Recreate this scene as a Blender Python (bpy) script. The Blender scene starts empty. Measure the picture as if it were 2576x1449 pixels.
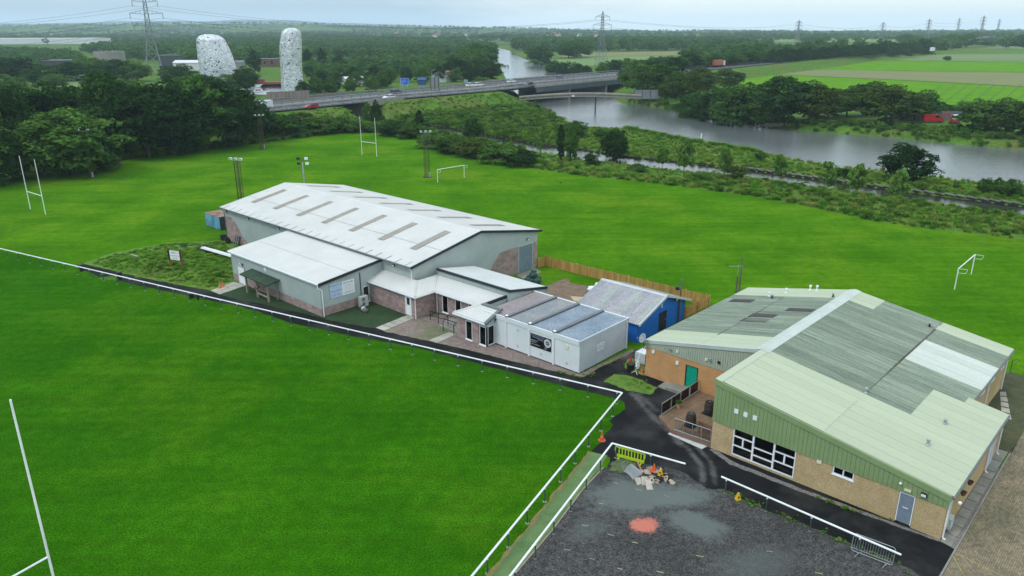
import bpy, math, random
import numpy as np
from mathutils import Matrix, Vector

# ------------------------------------------------------------------ camera, sky, sun, exposure
FPX, THETA, CAMH, ROLL = 1909.8, math.atan((724.5 - 64.28) / 1909.8), 28.0, -0.00272
scene = bpy.context.scene
col = scene.collection
cd = bpy.data.cameras.new('camera')
cd.sensor_width = 36.0
cd.lens = 36.0 * FPX / 2576.0
cd.clip_start, cd.clip_end = 0.5, 40000.0
cam = bpy.data.objects.new('camera', cd)
cam.matrix_world = (Matrix.Translation((0, 0, CAMH)) @ Matrix.Rotation(math.pi / 2 - THETA, 4, 'X')
                    @ Matrix.Rotation(ROLL, 4, 'Z'))
col.objects.link(cam)
scene.camera = cam

SUN_EL, SUN_AZ = math.radians(52), math.radians(238)      # azimuth clockwise from +Y: behind the camera, to its left
world = bpy.data.worlds.new('World'); scene.world = world; world.use_nodes = True
wn, wl = world.node_tree.nodes, world.node_tree.links
wn.clear()
w_out = wn.new('ShaderNodeOutputWorld'); w_bg = wn.new('ShaderNodeBackground')
w_sky = wn.new('ShaderNodeTexSky'); w_sky.sky_type = 'NISHITA'; w_sky.sun_disc = False
w_sky.sun_elevation = SUN_EL; w_sky.sun_rotation = SUN_AZ
w_tc = wn.new('ShaderNodeTexCoord'); w_map = wn.new('ShaderNodeMapping')
w_map.inputs['Scale'].default_value = (1.1, 1.1, 7.0); w_map.inputs['Location'].default_value = (3.6, 0.4, 0.2)
w_n = wn.new('ShaderNodeTexNoise'); w_n.inputs['Scale'].default_value = 1.5; w_n.inputs['Detail'].default_value = 5
w_n.inputs['Roughness'].default_value = 0.55
w_r = wn.new('ShaderNodeValToRGB')
w_r.color_ramp.elements[0].position = 0.36; w_r.color_ramp.elements[0].color = (3.9, 5.3, 6.6, 1)
w_r.color_ramp.elements[1].position = 0.60; w_r.color_ramp.elements[1].color = (7.5, 8.4, 8.7, 1)
w_mix = wn.new('ShaderNodeMix'); w_mix.data_type = 'RGBA'; w_mix.inputs['Factor'].default_value = 0.9
wl.new(w_tc.outputs['Generated'], w_map.inputs['Vector']); wl.new(w_map.outputs['Vector'], w_n.inputs['Vector'])
w_sx = wn.new('ShaderNodeSeparateXYZ'); wl.new(w_tc.outputs['Generated'], w_sx.inputs[0])
w_ma = wn.new('ShaderNodeMath'); w_ma.operation = 'MULTIPLY_ADD'; wl.new(w_sx.outputs['X'], w_ma.inputs[0]); w_ma.inputs[1].default_value = .20     # the cloud is thinner and bluer to the west
wl.new(w_n.outputs['Fac'], w_ma.inputs[2]); wl.new(w_ma.outputs[0], w_r.inputs['Fac'])
w_zm = wn.new('ShaderNodeMath'); w_zm.operation = 'MULTIPLY_ADD'; w_zm.use_clamp = False; wl.new(w_sx.outputs['Z'], w_zm.inputs[0]); w_zm.inputs[1].default_value = .7; w_zm.inputs[2].default_value = 1.0   # overcast: brighter overhead
w_zx = wn.new('ShaderNodeMath'); w_zx.operation = 'MAXIMUM'; wl.new(w_zm.outputs[0], w_zx.inputs[0]); w_zx.inputs[1].default_value = 1.0
w_vs = wn.new('ShaderNodeVectorMath'); w_vs.operation = 'SCALE'; wl.new(w_r.outputs['Color'], w_vs.inputs[0]); wl.new(w_zx.outputs[0], w_vs.inputs['Scale'])
wl.new(w_sky.outputs['Color'], w_mix.inputs['A']); wl.new(w_vs.outputs['Vector'], w_mix.inputs['B'])
wl.new(w_mix.outputs['Result'], w_bg.inputs['Color']); w_bg.inputs['Strength'].default_value = 0.1
wl.new(w_bg.outputs['Background'], w_out.inputs['Surface'])

sd = bpy.data.lights.new('sun', 'SUN'); sd.energy = 1.1; sd.angle = math.radians(16); sd.color = (1, .965, .91)
sun = bpy.data.objects.new('sun', sd); col.objects.link(sun)
_d = Vector((math.sin(SUN_AZ) * math.cos(SUN_EL), math.cos(SUN_AZ) * math.cos(SUN_EL), math.sin(SUN_EL)))
sun.rotation_euler = _d.to_track_quat('Z', 'Y').to_euler()

vs = scene.view_settings
vs.view_transform = 'Standard'; vs.look = 'None'; vs.gamma = 1.0; vs.exposure = 0.42; vs.use_curve_mapping = False
scene.cycles.volume_bounces = 2
scene.cycles.max_bounces = 8

# ------------------------------------------------------------------ helpers
RNG = random.Random(7); NR = np.random.default_rng(11)
def at(u, v, z=0.0):
    """surveyed picture point -> the point of the level plane at height z"""
    a0, b0 = (u - 1288) / FPX, (v - 724.5) / FPX
    c, s = math.cos(ROLL), math.sin(ROLL)
    a, b = a0 * c + b0 * s, -a0 * s + b0 * c
    dy = math.cos(THETA) - b * math.sin(THETA); dz = -math.sin(THETA) - b * math.cos(THETA)
    t = (z - CAMH) / dz
    return Vector((a * t, dy * t, z))
def rise(p, v):
    """height at which the vertical over p reaches picture row v"""
    lo, hi = -5.0, 60.0
    for _ in range(45):
        m = (lo + hi) / 2
        zc = p[1] * math.cos(THETA) - (m - CAMH) * math.sin(THETA)
        yc = p[1] * math.sin(THETA) + (m - CAMH) * math.cos(THETA)
        row = 724.5 + FPX * (p[0] / zc * math.sin(ROLL) - yc / zc * math.cos(ROLL))
        if row > v: lo = m
        else: hi = m
    return lo
def poly(pts, z=0.0): return [at(u, v, z) for u, v in pts]
def inside(px, py, pg):
    r = np.zeros(px.shape, bool); n = len(pg)
    for i in range(n):
        x0, y0 = pg[i][0], pg[i][1]; x1, y1 = pg[(i + 1) % n][0], pg[(i + 1) % n][1]
        if y0 == y1: continue
        c = ((y0 > py) != (y1 > py)) & (px < (x1 - x0) * (py - y0) / (y1 - y0) + x0)
        r ^= c
    return r
def seg_dist(px, py, line):
    d = np.full(px.shape, 1e9)
    for i in range(len(line) - 1):
        ax, ay = line[i][0], line[i][1]; bx, by = line[i + 1][0], line[i + 1][1]
        L = (bx - ax) ** 2 + (by - ay) ** 2
        t = np.clip(((px - ax) * (bx - ax) + (py - ay) * (by - ay)) / max(L, 1e-9), 0, 1)
        d = np.minimum(d, np.hypot(px - ax - t * (bx - ax), py - ay - t * (by - ay)))
    return d

def tag(o, label=None, cat=None, group=None, kind=None):
    if label: o['label'] = label
    if cat: o['category'] = cat
    if group: o['group'] = group
    if kind: o['kind'] = kind
    return o
def link(o, parent=None):
    col.objects.link(o)
    if parent is not None: o.parent = parent
    return o
def thing(name, label, cat, loc=(0, 0, 0), rz=0.0, group=None):
    o = bpy.data.objects.new(name, None); o.empty_display_size = .3
    o.location = loc; o.rotation_euler = (0, 0, rz)
    return tag(link(o), label, cat, group)
def mesh_obj(name, me, parent=None, loc=(0, 0, 0), rot=(0, 0, 0), sc=(1, 1, 1)):
    o = bpy.data.objects.new(name, me); o.location = loc; o.rotation_euler = rot; o.scale = sc
    return link(o, parent)
def copy_tree(o, parent=None):
    c = o.copy(); col.objects.link(c)
    if parent is not None: c.parent = parent
    for ch in list(o.children): copy_tree(ch, c)
    return c

class MB:
    def __init__(s): s.v = []; s.f = []
    def add(s, vs, fs):
        n = len(s.v); s.v += [tuple(p) for p in vs]; s.f += [tuple(i + n for i in f) for f in fs]; return s
    def hexa(s, b, t):      # bottom 4, top 4 (counter-clockwise from above)
        return s.add(list(b) + list(t), [(3, 2, 1, 0), (4, 5, 6, 7), (0, 1, 5, 4), (1, 2, 6, 5), (2, 3, 7, 6), (3, 0, 4, 7)])
    def box(s, x0, x1, y0, y1, z0, z1):
        return s.hexa([(x0, y0, z0), (x1, y0, z0), (x1, y1, z0), (x0, y1, z0)], [(x0, y0, z1), (x1, y0, z1), (x1, y1, z1), (x0, y1, z1)])
    def cbox(s, c, d, rz=0.0):
        ca, sa = math.cos(rz), math.sin(rz); b = []; t = []
        for i, j in ((-1, -1), (1, -1), (1, 1), (-1, 1)):
            x, y = i * d[0] / 2, j * d[1] / 2
            p = (c[0] + x * ca - y * sa, c[1] + x * sa + y * ca)
            b.append((p[0], p[1], c[2] - d[2] / 2)); t.append((p[0], p[1], c[2] + d[2] / 2))
        return s.hexa(b, t)
    def quad(s, a, b, c, d): return s.add([a, b, c, d], [(0, 1, 2, 3)])
    def tube(s, p0, p1, r0, r1=None, n=8, caps=True):
        p0, p1 = Vector(p0), Vector(p1); r1 = r0 if r1 is None else r1
        d = (p1 - p0)
        if d.length < 1e-6: return s
        d.normalize(); up = Vector((0, 0, 1)) if abs(d.z) < .95 else Vector((1, 0, 0))
        a = d.cross(up).normalized(); b = d.cross(a)
        vs = []
        for p, r in ((p0, r0), (p1, r1)):
            for i in range(n):
                t = 2 * math.pi * i / n; vs.append(p + a * (r * math.cos(t)) + b * (r * math.sin(t)))
        fs = [(i, i + n, (i + 1) % n + n, (i + 1) % n) for i in range(n)]
        if caps: fs += [tuple(range(n)), tuple(range(2 * n - 1, n - 1, -1))]
        return s.add(vs, fs)
    def path(s, pts, r, n=6):
        for a, b in zip(pts[:-1], pts[1:]): s.tube(a, b, r, n=n)
        return s
    def beam(s, p0, p1, w, h):    # rectangular bar, w across (level), h vertical-ish
        p0, p1 = Vector(p0), Vector(p1); d = (p1 - p0).normalized()
        up = Vector((0, 0, 1)) if abs(d.z) < .95 else Vector((0, 1, 0))
        a = d.cross(up).normalized() * (w / 2); b = a.cross(d).normalized() * (h / 2)
        return s.hexa([p0 - a - b, p0 + a - b, p1 + a - b, p1 - a - b], [p0 - a + b, p0 + a + b, p1 + a + b, p1 - a + b])
    def lathe(s, prof, n=16, c=(0, 0, 0)):
        k = len(prof); vs = []
        for i in range(n):
            t = 2 * math.pi * i / n
            for r, z in prof: vs.append((c[0] + r * math.cos(t), c[1] + r * math.sin(t), c[2] + z))
        fs = []
        for i in range(n):
            for j in range(k - 1):
                a = i * k + j; b = ((i + 1) % n) * k + j; fs.append((a, b, b + 1, a + 1))
        fs.append(tuple(((n - 1 - i) * k) for i in range(n))); fs.append(tuple(i * k + k - 1 for i in range(n)))
        return s.add(vs, fs)
    def prism(s, pts, z0, z1):    # plan polygon extruded
        n = len(pts); vs = [(p[0], p[1], z0) for p in pts] + [(p[0], p[1], z1) for p in pts]
        return s.add(vs, [tuple(range(n - 1, -1, -1)), tuple(range(n, 2 * n))] + [(i, (i + 1) % n, (i + 1) % n + n, i + n) for i in range(n)])
    def prof_x(s, pts, x0, x1):   # (y,z) outline extruded along x
        n = len(pts); vs = [(x0, p[0], p[1]) for p in pts] + [(x1, p[0], p[1]) for p in pts]
        return s.add(vs, [tuple(range(n)), tuple(range(2 * n - 1, n - 1, -1))] + [(i, i + n, (i + 1) % n + n, (i + 1) % n) for i in range(n)])
    def mesh(s, name, m, smooth=False):
        me = bpy.data.meshes.new(name); me.from_pydata(s.v, [], s.f); me.validate()
        if m is not None: me.materials.append(m)
        if smooth:
            me.polygons.foreach_set('use_smooth', [True] * len(me.polygons))
        me.update(); return me
    def build(s, name, m, parent=None, smooth=False, loc=(0, 0, 0), rot=(0, 0, 0)):
        return mesh_obj(name, s.mesh(name, m, smooth), parent, loc, rot)

def ribs(a, b, c, d, pitch=.3, depth=.035, top=.35, out=1.0):
    """trapezoidal profiled sheet on the plane a-b (across) / a-d (along); ribs run along a->d"""
    a, b, c, d = map(Vector, (a, b, c, d)); m = MB()
    n = ((b - a).cross(d - a)).normalized() * out
    L = ((b - a).length + (c - d).length) / 2; k = max(1, round(L / pitch)); lo = []; hi = []
    prof = [(0, 0), (.25 - top / 4, 0), (.25 + .02, 1), (.25 + top, 1), (.25 + top + .08, 0)]
    for i in range(k):
        for t, h in prof:
            f = (i + t) / k
            lo.append(a.lerp(b, f) + n * (h * depth)); hi.append(d.lerp(c, f) + n * (h * depth))
    lo.append(b); hi.append(c); q = len(lo)
    return m.add(lo + hi, [(i, i + 1, i + 1 + q, i + q) for i in range(q - 1)])

# ------------------------------------------------------------------ materials
MATS = {}
def nd(t, kind, **kw):
    n = t.nodes.new(kind)
    for k, v in kw.items():
        if k in n.inputs: n.inputs[k].default_value = v
        else: setattr(n, k, v)
    return n
def c4(c): return (c[0], c[1], c[2], 1)
def M(name, c1, c2=None, scale=3.0, rough=.75, bump=0.0, bscale=None, metal=0.0, spec=.3, coord='pos', stretch=(1, 1, 1),
      detail=5, lo=.35, hi=.65, c3=None, s3=.4, rnd=0.0, fine=0.0, fscale=40.0, island=False):
    if name in MATS: return MATS[name]
    m = bpy.data.materials.new(name); m.use_nodes = True; t = m.node_tree; bs = t.nodes['Principled BSDF']; L = t.links
    bs.inputs['Roughness'].default_value = rough; bs.inputs['Metallic'].default_value = metal
    bs.inputs['Specular IOR Level'].default_value = spec
    if coord == 'pos':
        vec = nd(t, 'ShaderNodeNewGeometry').outputs['Position']
    else:
        vec = nd(t, 'ShaderNodeTexCoord').outputs['Object']
    mp = nd(t, 'ShaderNodeMapping'); mp.inputs['Scale'].default_value = stretch; L.new(vec, mp.inputs['Vector']); vec = mp.outputs['Vector']
    out = None
    if c2 is not None:
        n = nd(t, 'ShaderNodeTexNoise', Scale=scale, Detail=detail, Roughness=.6); L.new(vec, n.inputs['Vector'])
        r = nd(t, 'ShaderNodeValToRGB'); r.color_ramp.elements[0].position = lo; r.color_ramp.elements[1].position = hi
        r.color_ramp.elements[0].color = c4(c1); r.color_ramp.elements[1].color = c4(c2)
        L.new(n.outputs['Fac'], r.inputs['Fac']); out = r.outputs['Color']
        if c3 is not None:
            n3 = nd(t, 'ShaderNodeTexNoise', Scale=s3, Detail=4.0, Roughness=.6); L.new(vec, n3.inputs['Vector'])
            r3 = nd(t, 'ShaderNodeValToRGB'); r3.color_ramp.elements[0].position = .48; r3.color_ramp.elements[1].position = .68
            L.new(n3.outputs['Fac'], r3.inputs['Fac'])
            mx = nd(t, 'ShaderNodeMix', data_type='RGBA'); L.new(r3.outputs['Color'], mx.inputs['Factor'])
            L.new(out, mx.inputs['A']); mx.inputs['B'].default_value = c4(c3); out = mx.outputs['Result']
    else:
        rgb = nd(t, 'ShaderNodeRGB'); rgb.outputs[0].default_value = c4(c1); out = rgb.outputs[0]
    if fine > 0:
        nf = nd(t, 'ShaderNodeTexNoise', Scale=fscale, Detail=3.0, Roughness=.7); L.new(vec, nf.inputs['Vector'])
        mr = nd(t, 'ShaderNodeMapRange'); mr.inputs['From Min'].default_value = .3; mr.inputs['From Max'].default_value = .7
        mr.inputs['To Min'].default_value = 1 - fine; mr.inputs['To Max'].default_value = 1 + fine
        L.new(nf.outputs['Fac'], mr.inputs['Value'])
        mx = nd(t, 'ShaderNodeVectorMath', operation='SCALE'); L.new(out, mx.inputs[0]); L.new(mr.outputs['Result'], mx.inputs['Scale'])
        out = mx.outputs['Vector']
    if rnd > 0:
        oi = nd(t, 'ShaderNodeObjectInfo') if not island else None; mr = nd(t, 'ShaderNodeMapRange')
        mr.inputs['To Min'].default_value = 1 - rnd; mr.inputs['To Max'].default_value = 1 + rnd
        L.new(oi.outputs['Random'] if oi else nd(t, 'ShaderNodeNewGeometry').outputs['Random Per Island'], mr.inputs['Value'])
        mx = nd(t, 'ShaderNodeVectorMath', operation='SCALE'); L.new(out, mx.inputs[0]); L.new(mr.outputs['Result'], mx.inputs['Scale'])
        out = mx.outputs['Vector']
    L.new(out, bs.inputs['Base Color'])
    if bump > 0:
        nb = nd(t, 'ShaderNodeTexNoise', Scale=bscale or scale * 6, Detail=4.0); L.new(vec, nb.inputs['Vector'])
        b = nd(t, 'ShaderNodeBump', Strength=min(1.0, bump), Distance=.05); L.new(nb.outputs['Fac'], b.inputs['Height'])
        L.new(b.outputs['Normal'], bs.inputs['Normal'])
    MATS[name] = m; return m
def leaf_mat(name, cols, noise=1.6, trans=.25):
    """foliage: hue by plant (instance) and by clump"""
    m = bpy.data.materials.new(name); m.use_nodes = True; t = m.node_tree; L = t.links; t.nodes.clear()
    out = nd(t, 'ShaderNodeOutputMaterial'); df = nd(t, 'ShaderNodeBsdfDiffuse'); tr = nd(t, 'ShaderNodeBsdfTranslucent'); mx = nd(t, 'ShaderNodeMixShader')
    mx.inputs[0].default_value = trans
    oi = nd(t, 'ShaderNodeObjectInfo'); r = nd(t, 'ShaderNodeValToRGB'); r.color_ramp.interpolation = 'LINEAR'
    els = r.color_ramp.elements
    for i in range(len(cols) - 2): els.new(.5)
    for i, c in enumerate(cols): els[i].position = i / (len(cols) - 1); els[i].color = c4(c)
    L.new(oi.outputs['Random'], r.inputs['Fac'])
    g = nd(t, 'ShaderNodeNewGeometry'); n = nd(t, 'ShaderNodeTexNoise', Scale=noise, Detail=3.0, Roughness=.7); L.new(g.outputs['Position'], n.inputs['Vector'])
    mr = nd(t, 'ShaderNodeMapRange'); mr.inputs['From Min'].default_value = .3; mr.inputs['From Max'].default_value = .7
    mr.inputs['To Min'].default_value = .6; mr.inputs['To Max'].default_value = 1.5; L.new(n.outputs['Fac'], mr.inputs['Value'])
    vm = nd(t, 'ShaderNodeVectorMath', operation='SCALE'); L.new(r.outputs['Color'], vm.inputs[0]); L.new(mr.outputs['Result'], vm.inputs['Scale'])
    L.new(vm.outputs['Vector'], df.inputs['Color']); L.new(vm.outputs['Vector'], tr.inputs['Color'])
    L.new(df.outputs[0], mx.inputs[1]); L.new(tr.outputs[0], mx.inputs[2]); L.new(mx.outputs[0], out.inputs['Surface'])
    MATS[name] = m; return m
def glass_mat(name, tr_=(.8, .84, .84, 1), rough=.03):
    m = bpy.data.materials.new(name); m.use_nodes = True; t = m.node_tree; L = t.links; t.nodes.clear()
    out = nd(t, 'ShaderNodeOutputMaterial'); gl = nd(t, 'ShaderNodeBsdfGlossy', Roughness=rough); tp = nd(t, 'ShaderNodeBsdfTransparent')
    tp.inputs['Color'].default_value = tr_
    fr = nd(t, 'ShaderNodeFresnel', IOR=1.45); mx = nd(t, 'ShaderNodeMixShader')
    L.new(fr.outputs[0], mx.inputs[0]); L.new(tp.outputs[0], mx.inputs[1]); L.new(gl.outputs[0], mx.inputs[2]); L.new(mx.outputs[0], out.inputs['Surface'])
    MATS[name] = m; return m

white_clad = M('white_roof_paint', (.52, .515, .495), (.575, .565, .54), scale=.35, rough=.5, coord='pos', fine=.03, fscale=6)
grey_clad = M('grey_green_cladding', (.36, .41, .395), (.42, .465, .445), scale=.5, rough=.5, fine=.04, fscale=5)
dark_trim = M('charcoal_trim', (.022, .028, .036), rough=.45)
white_pvc = M('white_upvc', (.78, .79, .80), (.70, .71, .72), scale=1.5, rough=.35)
rail_white = M('white_rail_plastic', (.76, .77, .77), (.64, .65, .64), scale=.8, rough=.35)
mortar = M('pale_mortar', (.40, .34, .32), (.48, .42, .40), scale=2, rough=.95)
block_m = M('mauve_concrete_block', (.27, .19, .175), (.36, .265, .245), scale=1.3, rough=.95, rnd=.16, fine=.12, fscale=25, bump=.3)
glass = glass_mat('window_glass')
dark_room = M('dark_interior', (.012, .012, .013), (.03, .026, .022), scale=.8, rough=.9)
steel = M('galvanised_steel', (.32, .34, .35), (.42, .44, .45), scale=2, rough=.45, metal=.6)
dark_steel = M('rusty_dark_steel', (.045, .036, .026), (.09, .07, .05), scale=1.2, rough=.8)
green_steel = M('green_painted_steel', (.02, .055, .035), (.05, .10, .07), scale=3, rough=.5)
black_paint = M('black_paint', (.008, .008, .009), rough=.5)
black_plastic = M('black_plastic', (.012, .012, .013), (.022, .022, .023), scale=6, rough=.5)
concrete = M('weathered_concrete', (.19, .18, .155), (.27, .255, .22), scale=.9, rough=.95, fine=.12, fscale=14, bump=.25)
pale_concrete = M('pale_concrete', (.46, .46, .43), (.55, .55, .52), scale=.9, rough=.95, fine=.08, fscale=14)
# ------------------------------------------------------------------ terrain, water, road
ROADZ = 5.0
MW = [at(u, v, ROADZ) for u, v in [(350, 292), (500, 281), (671, 267), (939, 242), (1089, 230), (1239, 217), (1288, 211), (1538, 189), (1700, 175), (1807, 166)]]
MW = [Vector((-330, 10, 5)), Vector((-190, 130, 5))] + MW + [Vector((205, 572, 5)), Vector((330, 735, 5)), Vector((520, 1000, 5)), Vector((1100, 1800, 5))]
def smooth_line(pts, n=8):
    out = []
    for i in range(len(pts) - 1):
        p0 = pts[max(0, i - 1)]; p1 = pts[i]; p2 = pts[i + 1]; p3 = pts[min(len(pts) - 1, i + 2)]
        for k in range(n):
            t = k / n
            out.append(.5 * ((2 * p1) + (p2 - p0) * t + (2 * p0 - 5 * p1 + 4 * p2 - p3) * t * t + (3 * p1 - p0 - 3 * p2 + p3) * t ** 3))
    return out + [pts[-1]]
MWS = smooth_line(MW)
CANAL = [Vector((-49, 249, 0)), Vector((-62, 268, 0)), Vector((-100, 310, 0))][::-1] + [at(u, v) for u, v in
         [(900, 297), (969, 307), (1069, 320), (1164, 335), (1219, 347), (1330, 367), (1440, 381), (1540, 398), (1660, 410), (1830, 428), (1935, 443), (2100, 466), (2330, 497), (2562, 527)]]
CANAL += [CANAL[-1] + (CANAL[-1] - CANAL[-2]) * 3]
WL = -2.0
RIVER = ([at(u, v, WL) for u, v in [(1338, 265), (1400, 295), (1473, 335), (1593, 338), (1698, 362), (1932, 403), (2107, 441), (2219, 447), (2332, 458), (2447, 478), (2576, 490)]]
         + [Vector((140, 112, WL)), Vector((190, 150, WL))] +
         [at(u, v, WL) for u, v in [(2576, 380), (2432, 368), (2307, 356), (2182, 343), (2057, 335), (1932, 323), (1808, 305), (1713, 285), (1650, 272), (1553, 257)]]
         + [Vector((46, 364, WL)), Vector((44, 430, WL)), Vector((37, 490, WL)), Vector((28, 590, WL)), Vector((10, 764, WL)), Vector((-2, 1000, WL)), Vector((-60, 1400, WL)), Vector((-90, 1400, WL)),
            Vector((-22, 1000, WL)), Vector((-14, 764, WL)), Vector((-8, 590, WL)), Vector((-2, 430, WL)), Vector((2, 364, WL))])
LAWN_BACK = [(-400, 560), (-200, 512), (0, 472), (15, 462), (100, 448), (212, 443), (300, 428), (312, 402), (425, 390), (644, 362), (720, 348), (800, 337), (870, 330), (960, 334), (1040, 345),
             (1080, 358), (1130, 385), (1170, 395), (1288, 418), (1350, 425), (1480, 445), (1600, 455), (1740, 472), (1880, 492), (2040, 520), (2200, 556), (2330, 575), (2576, 603), (2760, 632)]
MOUND = at(415, 668)
def ss(x, a, b):
    t = np.clip((x - a) / (b - a), 0, 1); return t * t * (3 - 2 * t)
def vnoise(x, y, s, seed=0):
    r = 0
    for k, (fx, fy, ph) in enumerate(((1, .6, .3), (-.7, 1.1, 1.9), (1.9, 1.3, 4.1), (-2.3, 1.7, 2.2))):
        r = r + np.sin((x * fx + y * fy) / s + ph + seed) / (1 + k * .5)
    return r / 2.6
RIVX = [(p.x, p.y) for p in RIVER]
PATH_EDGE = [at(u, v) for u, v in [(100, 640), (207, 663), (275, 679), (350, 697), (465, 720), (552, 741)]]
ANNEX_FACE = [at(u, v) for u, v in [(530, 731), (588, 709), (580, 640), (640, 600)]]
def height(x, y):
    h = np.full(x.shape, -.03)
    dm = seg_dist(x, y, MWS[::3])
    dr = seg_dist(x, y, RIVX + [RIVX[0]]); inr = inside(x, y, RIVX)
    sd_ = np.where(inr, -dr, dr)
    dc = seg_dist(x, y, CANAL)
    emb = (ROADZ - .35) * (1 - ss(dm, 16.5, 30.0))
    emb *= ss(dc, 5.0, 9.0) * np.where(y > 250, ss(sd_, 2, 16), 1)
    lawn_gap = ss(dc, 4.8, 6) * (1 - ss(dc, 9, 17)) * ss(x, 34, 48) * (sd_ > 0)
    h = h + emb + .55 * lawn_gap * (dm > 34)
    h = h - 1.3 * (1 - ss(dc, 4.0, 4.9))
    h = np.where(sd_ < 6, h * ss(sd_, -1, 6) + (-4.2) * (1 - ss(sd_, -4.0, 3.0)), h)
    pm = ss(seg_dist(x, y, PATH_EDGE), .3, 3.0) * ss(seg_dist(x, y, ANNEX_FACE), .3, 2.0)
    h = h + pm * 1.15 * np.exp(-(((x - MOUND.x) / 5.5) ** 2 + ((y - MOUND.y) / 4.5) ** 2) ** 1.5) + pm * .8 * np.exp(-(((x - MOUND.x - 7) / 4.5) ** 2 + ((y - MOUND.y + 4.5) / 3.2) ** 2) ** 1.5)
    far = ss(y, 2500, 3900)
    left = ss(-x / np.maximum(y, 1), -.32, .45)
    h = h + far * (-1 + 44 * left * (.75 + .35 * vnoise(x, y, 900)) + 5 * vnoise(x, y, 420, 2))
    right = ss(y, 1300, 2100) * ss(x / np.maximum(y, 1), .38, .62)
    return h + ss(y, 1200, 2600) * 1.2 * vnoise(x, y, 420, 5)
xs = np.concatenate([np.linspace(-7000, -420, 26)[:-1], np.arange(-420, -112, 5.0), np.arange(-112, 130, 1.4), np.arange(130, 420, 5.0), np.linspace(420, 7000, 26)])
ys = np.concatenate([np.arange(8, 230, 1.4), np.arange(230, 640, 4.0), np.arange(640, 2000, 45), np.arange(2000, 4201, 110)])
X, Y = np.meshgrid(xs, ys); Z = height(X.ravel(), Y.ravel())
tv = np.stack([X.ravel(), Y.ravel(), Z], 1)
nx, ny = len(xs), len(ys)
idx = np.arange(nx * ny).reshape(ny, nx)
tf = np.stack([idx[:-1, :-1].ravel(), idx[:-1, 1:].ravel(), idx[1:, 1:].ravel(), idx[1:, :-1].ravel()], 1)
def np_mesh(name, v, f, m, smooth=False):
    me = bpy.data.meshes.new(name); k = f.shape[1]
    me.vertices.add(len(v)); me.vertices.foreach_set('co', np.asarray(v, np.float32).ravel())
    me.loops.add(f.size); me.loops.foreach_set('vertex_index', f.astype(np.int32).ravel())
    me.polygons.add(len(f)); me.polygons.foreach_set('loop_start', np.arange(0, f.size, k, dtype=np.int32)); me.polygons.foreach_set('loop_total', np.full(len(f), k, np.int32))
    if smooth: me.polygons.foreach_set('use_smooth', np.ones(len(f), bool))
    me.materials.append(m); me.update(calc_edges=True); me.validate(); return me
rough_grass = M('rough_meadow_grass', (.045, .115, .012), (.090, .170, .022), scale=.35, rough=.95, spec=.05, c3=(.11, .12, .035), s3=.05, fine=.45, fscale=2.2, bump=.6, bscale=3)
def wooded_distance(m):
    """beyond about two kilometres the land is mostly wood and hedge"""
    t = m.node_tree; L = t.links; bs = t.nodes['Principled BSDF']; o = bs.inputs['Base Color'].links[0].from_socket; g = nd(t, 'ShaderNodeNewGeometry'); sp = nd(t, 'ShaderNodeSeparateXYZ'); L.new(g.outputs['Position'], sp.inputs[0])
    mr = nd(t, 'ShaderNodeMapRange'); mr.inputs['From Min'].default_value = 900; mr.inputs['From Max'].default_value = 2200; L.new(sp.outputs['Y'], mr.inputs['Value'])
    n = nd(t, 'ShaderNodeTexNoise', Scale=.0035, Detail=6.0, Roughness=.7); L.new(g.outputs['Position'], n.inputs['Vector']); r = nd(t, 'ShaderNodeMapRange'); r.inputs['From Min'].default_value = .38; r.inputs['From Max'].default_value = .56; r.inputs['To Min'].default_value = 1.0; r.inputs['To Max'].default_value = .0; L.new(n.outputs['Fac'], r.inputs['Value'])
    mu = nd(t, 'ShaderNodeMath', operation='MULTIPLY'); L.new(mr.outputs[0], mu.inputs[0]); L.new(r.outputs[0], mu.inputs[1]); mx = nd(t, 'ShaderNodeMix', data_type='RGBA'); L.new(mu.outputs[0], mx.inputs['Factor']); L.new(o, mx.inputs['A']); mx.inputs['B'].default_value = (.014, .032, .016, 1); L.new(mx.outputs['Result'], bs.inputs['Base Color'])
wooded_distance(rough_grass)
tag(mesh_obj('ground', np_mesh('ground', tv, tf, rough_grass, True)), 'rough green ground reaching from the club to the hazy hills', None, None, 'structure')

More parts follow.
